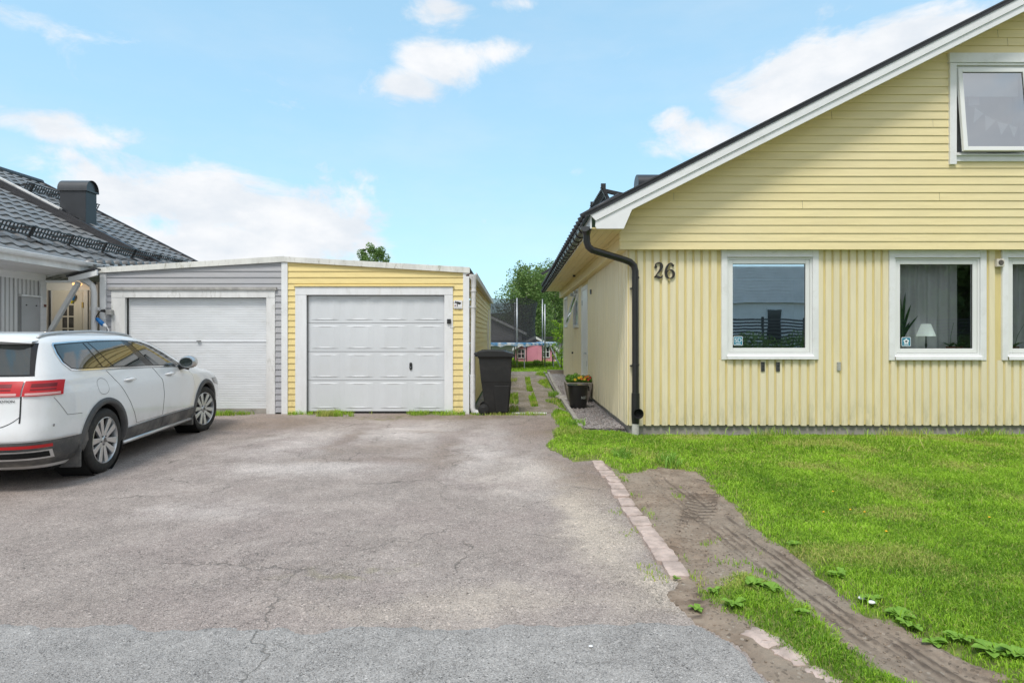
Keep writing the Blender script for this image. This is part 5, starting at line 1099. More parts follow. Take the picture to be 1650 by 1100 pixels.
# entry wall facing the street
EY = 14.5
def ex(px): return (px - VX) / F * EY
def ez(py): return CH - (py - HY) / F * EY
ew = lambda u, d, z: (u, EY - d, z)
m = MB(); m.quad((-14, EY, 0), (-8.2, EY, 0), (-8.2, EY, 3.0), (-14, EY, 3.0)); m.build('wall', grey_gap, nh, fix=False)
vboards('wall_cladding', ex(143), -8.2, 0, 2.7, .088, .055, ew, grey_v, nh, d=.016)
cream = simple('cream_white_paint', (.78, .76, .70), .5, var=.04)
m = MB(); m.box(ex(71), ex(79), EY - .06, EY, 0, ez(457)); m.box(ex(79), ex(153), EY - .07, EY, ez(468), ez(452)); m.box(ex(137.5), ex(143.5), EY - .05, EY, 0, ez(468)); m.box(ex(84.5), ex(87), EY - .05, EY, 0, ez(468)); ef = m.build('door_frame', white, nh, bevel=.004)
m = MB(); m.quad((ex(79), EY - .02, .3), (ex(84.5), EY - .02, .3), (ex(84.5), EY - .02, ez(468)), (ex(79), EY - .02, ez(468))); m.build('side_light', simple('dark_glass', (.03, .03, .035), .08, spec=.8, var=0), ef, fix=False)
m = MB(); m.box(ex(87), ex(137.5), EY - .035, EY - .005, .35, ez(468)); fd = m.build('front_door', cream, ef, bevel=.003)
m = MB(); m.box(ex(90), ex(134.5), EY - .045, EY - .036, .38, ez(470.5)); m.build('door_leaf', cream, fd, bevel=.004)
m = MB()
for (a, b) in ((103, 110.6), (113.2, 121)):
    for (c, d) in ((492, 508.8), (511, 528), (530, 546)): m.box(ex(a), ex(b), EY - .049, EY - .046, ez(d), ez(c))
m.build('pane', simple('grey_pane', (.10, .10, .105), .12, spec=.7, var=.3, vscale=12), fd)
m = MB(); m.box(ex(134.3), ex(136.5), EY - .06, EY - .03, ez(496), ez(487)); m.build('hinge', simple('brass', (.45, .33, .12), .4, metal=.6, var=.1), fd)
# porch roof
pz = lambda x, y: 2.475 + .27 * (x + 8.8) + .10 * (y - 10.98)
m = MB()
for (xa, xb) in ((-8.85, -7.80),):
    m.add([(xa, 10.98, pz(xa, 10.98)), (xb, 10.98, pz(xb, 10.98)), (xb, 14.4, pz(xb, 14.4)), (xa, 14.4, pz(xa, 14.4)), (xa, 10.98, pz(xa, 10.98) + .04), (xb, 10.98, pz(xb, 10.98) + .04), (xb, 14.4, pz(xb, 14.4) + .04), (xa, 14.4, pz(xa, 14.4) + .04)], [(3, 2, 1, 0), (4, 5, 6, 7), (0, 1, 5, 4), (1, 2, 6, 5), (2, 3, 7, 6), (3, 0, 4, 7)])
pr = m.build('porch_roof', greywhite, nh)
m = MB(); y = 11.0; k = 0
while y < 14.3:
    for j in range(4):
        xa = -8.90 + j * .27; m.tube([(xa, y + .12, pz(xa, y) + .10), (xa + .30, y + .12, pz(xa + .3, y) + .07)], [.085, .070], 8)
    y += .24
m.build('porch_tiles', tile_m, pr, smooth=True)
m = MB(); m.box(-8.83, -8.10, 10.94, 10.975, 2.432, 2.475); m.prism([(-8.13, 2.435), (-7.62, 2.565), (-7.62, 2.665), (-8.15, 2.53)], lambda u, v: (u, 10.93, v), lambda u, v: (u, 10.965, v)); m.build('porch_fascia', white, pr, bevel=.003)
m = MB(); m.prism([(-8.17, 2.535), (-7.66, 2.67), (-7.66, 2.70), (-8.17, 2.565)], lambda u, v: (u, 10.91, v), lambda u, v: (u, 11.1, v)); m.build('porch_flashing', roof_black, pr)
m = MB(); m.bar((-8.04, 11.05, 2.44), (-8.62, 11.05, 1.45), .07, .07, (0, 1, 0)); m.build('porch_brace', white, pr, bevel=.004)
m = MB(); m.tube([(-7.98, 11.08, 2.50), (-7.90, 11.08, 2.46), (-7.80, 11.08, 2.38), (-7.775, 11.08, 2.25), (-7.775, 11.08, .1)], [.06, .055, .05, .05, .05], 12); m.box(-7.84, -7.71, 11.05, 11.14, 1.93, 1.99); m.build('downpipe', pipe_w, nh, smooth=True, auto=45)
pl = thing('porch_lamp', (ex(139), EY - .2, ez(459)), 'warm glowing lamp under the porch roof by the front door', 'lamp')
m = MB(); m.lathe([(0, 0), (.09, 0), (.10, -.03), (.06, -.06), (0, -.06)], (ex(139), EY - .3, ez(458)), 'z', 16); m.build('lamp_glass', simple('lamp_glow', (.9, .55, .2), .5, var=0, emis=((1, .50, .16), 1.4)), pl, smooth=True)
pla = bpy.data.lights.new('porch_lamp_light', 'POINT'); pla.energy = 9; pla.color = (1, .86, .66); pla.shadow_soft_size = .07; lo = bpy.data.objects.new('porch_lamp_light', pla); COL.objects.link(lo); lo.parent = pl; lo.location = (-.25, -.8, -.3)
for (px0, py0, colr, lb) in ((120, 484, (.85, .75, .02), 'small yellow balloon hanging on the cream front door'), (123.8, 479.5, (.02, .22, .62), 'small blue balloon hanging on the cream front door')):
    m = MB(); cx, cz = ex(px0), ez(py0); m.lathe([(0.0, -.085), (.010, -.08), (.02, -.062), (.036, -.03), (.042, .005), (.036, .04), (.02, .06), (0, .068)], (cx, EY - .10 - .02 * (px0 > 121), cz), 'z', 18)
    o = m.build('balloon', simple('balloon_' + ('yellow' if px0 < 121 else 'blue'), colr, .25, var=0, spec=.7), smooth=True); tag(o, lb, 'balloon', 'balloons on the front door')
m = MB(); m.box(-8.565, -8.54, 10.86, 10.93, 1.98, 2.12); plq = m.build('thermometer_plate', simple('plaque_white', (.75, .74, .72), .5)); tag(plq, 'small white plaque with a brown lower half on the grey corner post', 'plaque')
m = MB(); m.box(-8.54, -8.532, 10.87, 10.92, 1.985, 2.03); m.build('brown_patch', simple('plaque_brown', (.16, .05, .035), .6), plq)

# ------------------------------------------------------------------ back garden
def leafy_tree(name, loc, H, W_, label, cat, mat, bark, nclump=26, nleaf=9000, leaf=.13, seed=1, conic=False, trunk=.12, low=.18, group=None, droop=0.0):
    rs = np.random.default_rng(seed); th = thing(name, loc, label, cat, group); x, y, z = loc
    m = MB(); rr = random.Random(seed); tp = [(x, y, z - .1)]
    for i in range(1, 8): tp.append((x + rr.uniform(-.03, .03) * W_, y + rr.uniform(-.03, .03) * W_, z + H * .95 * i / 7))
    m.tube(tp, [trunk * (1 - .12 * i) for i in range(8)], 8); C = []; Rd = []
    for i in range(nclump):
        f = low + (1 - low) * (i + .5) / nclump; a = i * 2.4 + rr.uniform(-.5, .5)
        rad = W_ / 2 * ((1 - f) * 1.15 + .04 if conic else (math.sqrt(max(.02, 1 - ((f - .50) / .54) ** 2)) * rr.uniform(.45, 1.0)))
        base = Vector(tp[min(7, int(f * 7))]); tip = Vector((x + rad * math.cos(a), y + rad * math.sin(a), z + H * f - rad * (.25 if conic else -.1)))
        base.z = z + H * max(.12, f - .12); m.tube([base, (base + tip) / 2 + Vector((0, 0, .05 * H)), tip], [trunk * .4 * (1 - .7 * f), trunk * .25 * (1 - .6 * f), trunk * .08], 5)
        k = 3 if not conic else 2
        for j in range(k):
            q = base.lerp(tip, .45 + .6 * (j + 1) / (k + .2)); s = W_ * (.12 + .07 * rr.random()) * (1.15 - .45 * f)
            C.append((q.x + rr.uniform(-.3, .3) * s, q.y + rr.uniform(-.3, .3) * s, q.z - droop * s)); Rd.append((s, s, s * (.55 if conic else .85 + droop)))
    m.build('trunk', bark, th, smooth=True)
    V, Fq, T = leaf_cloud(np.array(C), np.array(Rd), nleaf, leaf); np_mesh('crown', V, Fq, mat, T, th); return th
g24 = GZ(40)
leafy_tree('birch_tree', ((850 - VX) / F * 40, 40, g24), 5.75, 4.4, 'tall birch just left of the house eave behind the trampoline', 'tree', birch_m, bark_m, 34, 20000, .125, 3, group='birches behind the back garden', droop=.5)
leafy_tree('birch_tree', ((893 - VX) / F * 44, 44, g24), 6.4, 4.6, 'birch partly hidden behind the yellow house corner', 'tree', birch_m, bark_m, 34, 20000, .125, 5, group='birches behind the back garden', droop=.5)
leafy_tree('birch_tree', ((868 - VX) / F * 52, 52, g24), 6.0, 6.0, 'darker birch between the two front birches', 'tree', birch_m, bark_m, 34, 26000, .15, 8, group='birches behind the back garden', droop=.3)
leafy_tree('birch_tree', ((606 - VX) / F * 48, 48, g24), 8.3, 3.6, 'leafy tree top showing above the garage roof', 'tree', birch_m, bark_m, 34, 20000, .13, 12, droop=.2)
leafy_tree('pine_tree', ((586 - VX) / F * 50, 50, g24), 8.45, 1.9, 'dark narrow conifer top left of the leafy tree over the garage', 'tree', dark_leaf_m, bark_d, 26, 5000, .12, 15, conic=True)
leafy_tree('spruce_tree', ((905 - VX) / F * 50, 50, g24), 6.4, 4.2, 'dark spruce behind the birches by the house corner', 'tree', dark_leaf_m, bark_d, 30, 9000, .15, 16, conic=True)
leafy_tree('maple_bush', ((905 - VX) / F * 22.5, 22.5, .2), 1.9, 1.1, 'bright green young maple just past the far house corner', 'bush', bright_m, bark_d, 14, 900, .085, 21, trunk=.02)
def hillz(X, Y): return 16 * np.exp(-((Y - 330) / 60.0) ** 2) * (.75 + .6 * fbm(X / 90 + 50, Y / 90, 3)) - 2
heightfield('hills', -500, 500, 200, 460, 10, hillz, simple('forest_hill', (.05, .085, .05), .95, var=.3, vscale=.08))
# low treeline at the far edge of the field, one distant mass
tc_ = []; tr_ = []
for i in range(150): xx = rng.uniform(-160, 160); s = rng.uniform(2.0, 3.2); tc_.append((xx, 120 + rng.uniform(-8, 8), 1.5 + rng.uniform(0, 1.6))); tr_.append((s * 1.3, s, s))
V, Fq, T = leaf_cloud(np.array(tc_), np.array(tr_), 26000, .9); o = np_mesh('far_woodland', V, Fq, birch_m, T * .6); tag(o, 'low distant woodland along the horizon', 'woodland', kind='stuff')

# trampoline
tcx, tcy, trr, tz = -.3, 24.0, 2.0, 1.15
tp = thing('trampoline', (tcx, tcy, .28), 'round trampoline with torn blue pad and a sagging black safety net', 'trampoline')
cir = lambda r, z, n=40: [(tcx + r * math.cos(k * 2 * math.pi / n), tcy + r * math.sin(k * 2 * math.pi / n), z) for k in range(n + 1)]
m = MB(); m.tube(cir(trr, tz), .028, 8); m.build('frame', steel, tp)
m = MB(); m.lathe([(0, 0), (trr - .25, 0)], (tcx, tcy, tz), 'z', 36); m.build('mat', simple('jump_mat', (.015, .015, .017), .8), tp)
m = MB(); pr_ = [(trr - .28, .01), (trr - .02, .045), (trr + .05, .02), (trr + .06, -.05)]
vs = []; seg = 72
for (r, h) in pr_:
    for k in range(seg): a = 2 * math.pi * k / seg; vs.append((tcx + r * math.cos(a), tcy + r * math.sin(a), tz + h - (.10 * max(0, math.sin(k * 1.7) * math.sin(k * .61)) if h < 0 else 0)))
m.add(vs, [(i * seg + k, i * seg + (k + 1) % seg, (i + 1) * seg + (k + 1) % seg, (i + 1) * seg + k) for i in range(3) for k in range(seg)])
pm, t = material('faded_blue_pad'); t.set(t.b.inputs['Base Color'], t.mix(t.ramp(t.noise(t.pos(), 3.5, 4, .6), .42, .58), (.06, .22, .42), (.55, .60, .62))); t.b.inputs['Roughness'].default_value = .7; m.build('pad', pm, tp)
for a in (20, 65, 110, 155, 200, 245, 290, 335):
    ca, sa = math.cos(R(a)), math.sin(R(a)); m = MB(); m.tube([(tcx + trr * ca, tcy + trr * sa, tz), (tcx + (trr + .02) * ca, tcy + (trr + .02) * sa, .25)], .02, 6); m.build('leg', steel if a > 200 else black_metal, tp)
for (px0, Y, top, bot) in ((833, 22.05, 480, None), (874, 25.5, 482, None), (878, 22.5, 490, None), (829.5, 25.9, 487, None), (770, 22.6, 482, None)):
    x = (px0 - VX) / F * Y; m = MB(); m.tube([(x, Y, .28), (x, Y, CH + (HY - top) / F * Y)], .024, 8); m.build('net_pole', steel, tp, smooth=True)
m = MB(); x = (885.5 - VX) / F * 22.9; m.tube([(x, 22.9, 1.1), ((903 - VX) / F * 22.6, 22.6, .28)], .024, 8); m.build('leg', steel, tp)
nm, t = material('black_net'); t.b.inputs['Base Color'].default_value = (.045, .045, .05, 1); t.b.inputs['Roughness'].default_value = .9
tl = t.new('ShaderNodeBsdfTransparent'); mx = t.new('ShaderNodeMixShader'); mx.inputs[0].default_value = .66; t.l.new(tl.outputs[0], mx.inputs[1]); t.l.new(t.b.outputs[0], mx.inputs[2]); t.l.new(mx.outputs[0], t.o.inputs[0])
V = []; n = 72; rows = 12
for j in range(rows + 1):
    for k in range(n + 1):
        a = 2 * math.pi * k / n; f = j / rows; r = 1.62 * (1 - .05 * math.sin(f * math.pi) - .03 * (1 - f)) * (1 + .012 * math.sin(a * 11)); V.append((-.66 + r * math.cos(a), tcy + r * math.sin(a), tz + (1.72 + .05 * math.cos(a * 2 + 1) - .10 * max(0, math.cos(a)) ** 2 + .03 * math.sin(a * 6)) * f))
Fq = np.array([(j * (n + 1) + k, j * (n + 1) + k + 1, (j + 1) * (n + 1) + k + 1, (j + 1) * (n + 1) + k) for j in range(rows) for k in range(n)]); np_mesh('safety_net', np.array(V), Fq, nm, parent=tp, smooth=True)

# pink playhouse
pk = thing('playhouse', (1.0, 27.6, .28), 'pink wooden playhouse with white trim behind the trampoline', 'playhouse'); PY = 27.0
def bx(px, Z=PY): return (px - VX) / F * Z
def bz(py, Z=PY): return CH - (py - HY) / F * Z
pink = simple('pink_boards', (.78, .33, .42), .6, var=.06)
xl, xr_, rz, ez_, rx = bx(829.5), bx(895.5), bz(543.5), bz(561), bx(862.5)
m = MB(); m.prism([(xl, .2), (xr_, .2), (xr_, ez_), (rx, rz), (xl, ez_)], lambda u, v: (u, PY, v), lambda u, v: (u, PY + 1.6, v)); m.build('wall', pink, pk)
m = MB()
for (a, b) in ((xl - .12, rx), (xr_ + .14, rx)):
    k = (rz - ez_) / (abs(rx - (xl if a < rx else xr_))); za = rz - k * abs(a - rx); m.add([(a, PY - .12, za), (b, PY - .12, rz), (b, PY + 1.7, rz), (a, PY + 1.7, za), (a, PY - .12, za + .05), (b, PY - .12, rz + .05), (b, PY + 1.7, rz + .05), (a, PY + 1.7, za + .05)], [(0, 1, 2, 3), (4, 7, 6, 5), (0, 4, 5, 1), (2, 6, 7, 3), (0, 3, 7, 4)])
m.build('roof', simple('playhouse_roof', (.16, .16, .17), .8), pk)
m = MB()
for (a, b) in ((xl - .12, rx), (xr_ + .14, rx)):
    k = (rz - ez_) / (abs(rx - (xl if a < rx else xr_))); za = rz - k * abs(a - rx); m.prism([(a, za - .05), (b, rz - .05), (b, rz + .06), (a, za + .06)], lambda u, v: (u, PY - .15, v), lambda u, v: (u, PY - .125, v))
m.build('bargeboard', white, pk)
dgl = bpy.data.materials['dark_glass']
for (a, b, c, d) in ((833.3, 846.6, 577.4, 562), (874, 885.8, 576, 557.5)):
    m = MB(); ring_frame(m, bx(a), bx(b), bz(c), bz(d), .035, PY - .03, PY - .002); m.box(bx((a + b) / 2) - .014, bx((a + b) / 2) + .014, PY - .025, PY - .006, bz(c) + .035, bz(d) - .035); m.box(bx(a) + .035, bx(b) - .035, PY - .024, PY - .007, bz((c + d) / 2) - .014, bz((c + d) / 2) + .014); wf = m.build('window', simple('pale_pink_trim', (.80, .62, .66), .5) if a < 850 else white, pk)
    m = MB(); m.box(bx(a) + .02, bx(b) - .02, PY - .006, PY - .003, bz(c) + .02, bz(d) - .02); m.build('pane', dgl, wf)
m = MB(); m.box(bx(850), bx(866), PY - .014, PY - .001, .3, bz(560)); m.build('door', simple('pink_door', (.76, .30, .40), .6, var=.05), pk, bevel=.004)
m = MB(); m.box(xr_ - .03, xr_ + .02, PY - .03, PY + .01, .25, ez_ - .02); m.build('corner_trim', white, pk)
# grey shed-like house behind the net, low dark roofs beyond
gh = thing('grey_outbuilding', (-2, 33, .28), 'low pale grey gabled building seen through the trampoline net', 'outbuilding'); Y = 33.0
q = lambda a, b: ((a - VX) / F * Y, CH - (b - HY) / F * Y)
e0, e1 = q(848, 540), q(791, 513); kx = (e1[1] - e0[1]) / (e0[0] - e1[0]); rx_ = -5.0; rz_ = e0[1] + kx * (e0[0] - rx_)
m = MB(); m.prism([(-10.6, .2), (e0[0] - .25, .2), (e0[0] - .25, e0[1] + .05), (rx_, rz_), (-10.6, e0[1])], lambda u, v: (u, Y, v), lambda u, v: (u, Y + 6, v)); m.build('wall', simple('shed_grey', (.36, .365, .37), .7, var=.06), gh)
m = MB(); m.prism([(e0[0], e0[1]), (rx_, rz_), (rx_, rz_ + .14), (e0[0], e0[1] + .14)], lambda u, v: (u, Y - .2, v), lambda u, v: (u, Y - .17, v)); m.build('bargeboard', white, gh)
m = MB(); m.prism([(e0[0] + .05, e0[1] + .1), (rx_, rz_ + .12), (-11, e0[1] + .1), (-11, e0[1] + .18), (rx_, rz_ + .2), (e0[0] + .05, e0[1] + .18)], lambda u, v: (u, Y - .19, v), lambda u, v: (u, Y + 6.2, v)); m.build('roof', roof_black, gh)
m = MB(); m.box(-2.5, e0[0] + .1, Y - .6, Y - .1, 1.05, 1.20); m.build('gutter_beam', simple('beam_dark', (.10, .10, .11), .7), gh)
ob = thing('dark_roofed_shed', (2.0, 36, .28), 'low shed with flat dark roof behind the pink playhouse', 'shed')
Y = 36.0; m = MB(); a, b = q(845, 543)[0], q(920, 543)[0]; m.box(a, b, 36, 39, .2, 1.25); m.build('wall', simple('shed_wall', (.30, .30, .30), .8, var=.1), ob); m = MB(); m.box(a - .2, b + .2, 35.7, 39.3, 1.25, 1.38); m.build('roof', roof_black, ob)

# ------------------------------------------------------------------ across the street (seen as reflections in the windows)
ac = thing('neighbour_house', (12, -14, 0), 'pale grey clapboard house across the street behind the camera', 'house')
f5 = lambda u, d, z: (u, -14 + d, z)
pale = simple('pale_blue_grey_boards', (.80, .79, .80), .6, var=.05)
m = MB(); m.box(7, 18.2, -20, -14.02, 0, 3.2); m.build('wall', simple('pale_wall', (.88, .87, .86), .6, var=.04), ac)
lap('upper_cladding', 6.9, 18.4, 3.2, 12.6, .16, lambda u, d, z: (u, -13.85 + d * 2, z), pale, ac); m = MB(); m.box(6.9, 18.4, -20, -13.86, 3.19, 12.6); m.build('upper_wall', pale, ac)
m = MB(); m.prism([(6.4, 12.6), (12.6, 15.2), (18.9, 12.6)], lambda u, v: (u, -13.5, v), lambda u, v: (u, -20.4, v)); m.build('roof', roof_black, ac)
for (a, b) in ((13.4, 14.3), (9.2, 10.2)):
    m = MB(); m.box(a, b, -14.02, -13.96, 1.0, 2.9); w_ = m.build('window', white, ac); m = MB(); m.box(a + .08, b - .08, -13.96, -13.94, 1.08, 2.82); m.build('pane', dgl, w_)
fc = thing('slat_fence', (12, -11, 0), 'dark horizontal slat fence across the street', 'fence')
m = MB()
for k in range(14): m.box(2, 24, -11.02, -11.0, .15 + k * .155, .15 + k * .155 + .085)
m.build('slat_panel', simple('grey_stained_slat', (.09, .09, .09), .7), fc)
for k in range(12): m = MB(); m.box(2 + k * 2 - .05, 2 + k * 2 + .05, -11.12, -11.02, 0, 2.35); m.build('post', black_metal, fc)
C = np.stack([np.arange(2, 30, .35), -9.6 + 0 * np.arange(2, 30, .35), .75 + .1 * np.sin(np.arange(2, 30, .35) * 3)], 1); V, Fq, T = leaf_cloud(C, np.array([[.4, .4, .85]] * len(C)), 26000, .10)
tag(np_mesh('hedge', V, Fq, birch_m, T), 'clipped green hedge in front of the dark slat fence', 'hedge')
for i, (x, y, H) in enumerate(((23, -14, 9), (28, -13, 10), (34, -16, 11), (27, -20, 12))):
    leafy_tree('street_tree', (x, y, 0), H, 7, ['leafy tree nearest the pale house across the street', 'second leafy tree across the street', 'leafy tree farthest along the street', 'tall tree standing behind the others across the street'][i], 'tree', birch_m, bark_d, 30, 15000, .42, 30 + i, low=.1, group='trees across the street')
# ------------------------------------------------------------------ the estate car (local axes: x forward, y left, z up; origin under the rear axle)
HD = R(97.3); WBASE = 2.79; WR = .345
rwx, rwy = -4.40, 6.44; lf = (-math.cos(R(7.3)), -math.sin(R(7.3)))
car = thing('estate_car', (rwx + .90 * lf[0], rwy + .90 * lf[1], 0), 'white estate car with grey wheel arch cladding parked before the grey garage door', 'car', rz=HD)
def carpaint(name, col, rough=.3, metal=0.0, coat=.8, dirt=True):
    m, t = material(name); p = t.pos(); c = col
    if dirt:
        sep = t.new('ShaderNodeSeparateXYZ'); t.l.new(p, sep.inputs[0])
        k = t.math('MULTIPLY', t.ramp(sep.outputs[2], .75, .15), t.ramp(t.noise(p, 3.5, 6, .65), .35, .75)); c = t.mix(t.math('MULTIPLY', k, .65), col, (.38, .35, .31))
        c = t.mix(t.ramp(t.noise(p, 30, 4, .7), .5, .8, 0, .12), c, (.45, .42, .38))
    t.set(t.b.inputs['Base Color'], c if not isinstance(c, tuple) else c + (1,)); t.b.inputs['Roughness'].default_value = rough; t.b.inputs['Metallic'].default_value = metal; t.b.inputs['Coat Weight'].default_value = coat; t.b.inputs['Coat Roughness'].default_value = .03; return m
paint = carpaint('white_car_paint', (.80, .81, .82), .35)
clad = carpaint('grey_cladding_plastic', (.06, .062, .065), .6, coat=0)
for n_ in clad.node_tree.nodes: pass
silver = simple('satin_silver', (.60, .61, .62), .3, metal=.8, var=.05); chrome = simple('chrome_strip', (.75, .76, .78), .12, metal=1.0, var=0)
blk = simple('gloss_black_trim', (.008, .008, .009), .15, var=0, spec=.6); liner = simple('arch_liner', (.006, .006, .006), .95, var=0)
rub = simple('tyre_rubber', (.026, .025, .024), .8, var=.25, vscale=12, bump=.2, bscale=80, dirt=((.075, .068, .06), .6, 14))
KN = [(.20, -.74, 3.40, .80), (.30, -.90, 3.62, .875), (.42, -.955, 3.69, .905), (.55, -.965, 3.71, .915), (.70, -.94, 3.68, .918), (.82, -.93, 3.56, .914), (.895, -.925, 3.36, .905), (.935, -.915, 3.14, .893),
      (.98, -.90, 2.90, .877), (1.03, -.875, 2.60, .862), (1.07, -.855, 2.40, .846), (1.15, -.825, 2.20, .817), (1.25, -.785, 1.95, .779), (1.34, -.748, 1.70, .742), (1.405, -.722, 1.48, .705), (1.45, -.695, 1.28, .660), (1.480, -.62, 1.08, .595), (1.498, -.46, .90, .49), (1.507, -.20, .72, .32), (1.510, .15, .50, .06)]
KA = np.array(KN); _s = []
for i in range(len(KN) - 1):
    p0, p1, p2, p3 = KA[max(i - 1, 0)], KA[i], KA[i + 1], KA[min(i + 2, len(KN) - 1)]
    for j in range(5): s = j / 5; _s.append(.5 * ((2 * p1) + (p2 - p0) * s + (2 * p0 - 5 * p1 + 4 * p2 - p3) * s * s + (3 * p1 - p0 - 3 * p2 + p3) * s ** 3))
_s.append(KA[-1]); KD = np.array(_s)
def lev(z): return tuple(np.interp(z, KD[:, 0], KD[:, i]) for i in (1, 2, 3))
def nexp(z): return float(np.interp(z, [.2, .9, 1.1, 1.4, 1.5], [8, 8, 8.5, 7, 4.5]))
def yside(x, z):
    a0, a1, W_ = lev(z); c = (a0 + a1) / 2; a = (a1 - a0) / 2; n = nexp(z); return W_ * max(0, 1 - min(1, abs((x - c) / a)) ** n) ** (1 / n)
def xrear(y, z):
    a0, a1, W_ = lev(z); c = (a0 + a1) / 2; a = (a1 - a0) / 2; n = nexp(z); return c - a * max(0, 1 - min(1, abs(y / W_)) ** n) ** (1 / n)
def contour(z, N=150):
    a0, a1, W_ = lev(z); c = (a0 + a1) / 2; a = (a1 - a0) / 2; n = nexp(z); th = np.linspace(0, np.pi, 1500); cx = -np.sign(np.cos(th)) * np.abs(np.cos(th)) ** (2 / n) * a + c; cy = np.abs(np.sin(th)) ** (2 / n) * W_
    s = np.concatenate([[0], np.cumsum(np.hypot(np.diff(cx), np.diff(cy)))]); u = np.linspace(0, s[-1], N); return np.interp(u, s, cx), np.interp(u, s, cy), s[-1]
m = MB(); zsL = KD[:, 0]; N = 200; V = []
for z in zsL:
    X, Y, _ = contour(z, N); V += [(x, -y, z) for x, y in zip(X, Y)] + [(x, y, z) for x, y in zip(X[-2:0:-1], Y[-2:0:-1])]
K = 2 * N - 2; nl = len(zsL)
m.add(V, [(i * K + k, i * K + (k + 1) % K, (i + 1) * K + (k + 1) % K, (i + 1) * K + k) for i in range(nl - 1) for k in range(K)] + [tuple(range(K))[::-1], tuple((nl - 1) * K + k for k in range(K))])
body = m.build('body', paint, car, local=True, smooth=True)
cut = MB()
for wx in (0, WBASE):
    for sgn_ in (-1, 1): cut.lathe([(0, -.25), (.392, -.25), (.392, .25), (0, .25)], (wx, sgn_ * .82, WR + .01), 'y', 56)
co = cut.build('cut', None, None)
bpy.context.view_layer.update()
co.matrix_world = Matrix.LocRotScale(car.location, car.rotation_euler, None)
md = body.modifiers.new('arches', 'BOOLEAN'); md.operation = 'DIFFERENCE'; md.object = co; md.solver = 'EXACT'
bpy.context.view_layer.update(); dg = bpy.context.evaluated_depsgraph_get(); me = bpy.data.meshes.new_from_object(body.evaluated_get(dg)); body.modifiers.clear(); body.data = me
me.polygons.foreach_set('use_smooth', [True] * len(me.polygons)); me.set_sharp_from_angle(angle=R(30)); bpy.data.objects.remove(co)
for sgn_ in (-1, 1):
    for wx in (0, WBASE): m = MB(); m.lathe([(0, 0), (.388, 0), (.388, sgn_ * .315)], (wx, sgn_ * .575, WR + .01), 'y', 48); m.build('arch_liner', liner, car, local=True)
m = MB(); m.box(-.6, 3.3, -.72, .72, .17, .22); m.build('underbody', liner, car, local=True)

def poly_proj(name, poly, fn, mat, parent, step=.04, smooth=True):
    """triangulate a 2D outline with inner points and lay it on the body through fn"""
    P = np.array(poly); P2 = []
    for i in range(len(P)):
        a, b = P[i], P[(i + 1) % len(P)]; k = max(1, int(np.hypot(*(b - a)) / step)); P2 += [a + (b - a) * j / k for j in range(k)]
    P2 = np.array(P2); lo, hi = P2.min(0), P2.max(0); gxs, gys = np.meshgrid(np.arange(lo[0], hi[0], step), np.arange(lo[1], hi[1], step)); d = sdf(gxs.ravel(), gys.ravel(), [tuple(q) for q in P])
    inn = np.stack([gxs.ravel(), gys.ravel()], 1)[d > step * .4]; allp = [Vector(q) for q in np.concatenate([P2, inn])]; nb = len(P2)
    r = delaunay_2d_cdt(allp, [(i, (i + 1) % nb) for i in range(nb)], [list(range(nb))], 1, 1e-6)
    m = MB(); m.add([fn(*v) for v in r[0]], [tuple(f) for f in r[2]]); o = m.build(name, mat, parent, local=True, smooth=smooth, fix=True); return o
def onside(sg_, off_=.004): return lambda x, z: (x, sg_ * (yside(x, z) + off_), z)
def strip(name, pts, w_, fn, mat, parent, closed=False):
    P = [Vector(p) for p in pts]; Q = []
    rngs = range(len(P)) if closed else range(len(P) - 1)
    for i in rngs:
        a, b = P[i], P[(i + 1) % len(P)]; k = max(1, int((b - a).length / .03)); Q += [a.lerp(b, j / k) for j in range(k)]
    if not closed: Q.append(P[-1])
    n = len(Q); V = []
    for i, p_ in enumerate(Q):
        d = (Q[(i + 1) % n if closed else min(i + 1, n - 1)] - Q[i - 1 if (closed or i) else 0]); d.normalize(); nn = Vector((-d.y, d.x)) * w_ / 2; V += [fn(*(p_ + nn)), fn(*(p_ - nn))]
    m = MB(); L_ = n if closed else n - 1; m.add(V, [(2 * i, 2 * i + 1, (2 * i + 3) % (2 * n), (2 * i + 2) % (2 * n)) for i in range(L_)]); return m.build(name, mat, parent, local=True, smooth=True)
DLO = [(-.38, 1.118), (-.46, 1.130), (-.535, 1.20), (-.555, 1.29), (-.545, 1.372), (-.525, 1.390), (-.30, 1.402), (.20, 1.418), (.75, 1.420), (1.08, 1.402), (1.38, 1.335), (1.70, 1.215), (2.0, 1.09), (2.06, 1.055), (1.95, 1.045), (1.0, 1.082), (.2, 1.105)]
cg, t = material('car_glass'); t.b.inputs['Base Color'].default_value = (.014, .022, .022, 1); t.b.inputs['Roughness'].default_value = .02; t.b.inputs['Specular IOR Level'].default_value = 1.0; t.b.inputs['Coat Weight'].default_value = .6; t.b.inputs['Coat IOR'].default_value = 1.6; t.b.inputs['Coat Roughness'].default_value = .0
PAN = {'quarter_window': [(-.38, 1.136), (-.45, 1.148), (-.51, 1.21), (-.528, 1.29), (-.522, 1.36), (-.50, 1.372), (-.10, 1.387), (.06, 1.128)], 'door_window': [(.02, 1.390), (.70, 1.400), (1.03, 1.100), (.31, 1.122)],
       'fixed_window': [(-.07, 1.387), (-.005, 1.390), (.275, 1.124), (.095, 1.127)], 'front_door_window': [(.84, 1.400), (1.06, 1.383), (1.36, 1.318), (1.68, 1.200), (1.93, 1.098), (1.96, 1.068), (1.24, 1.092)]}
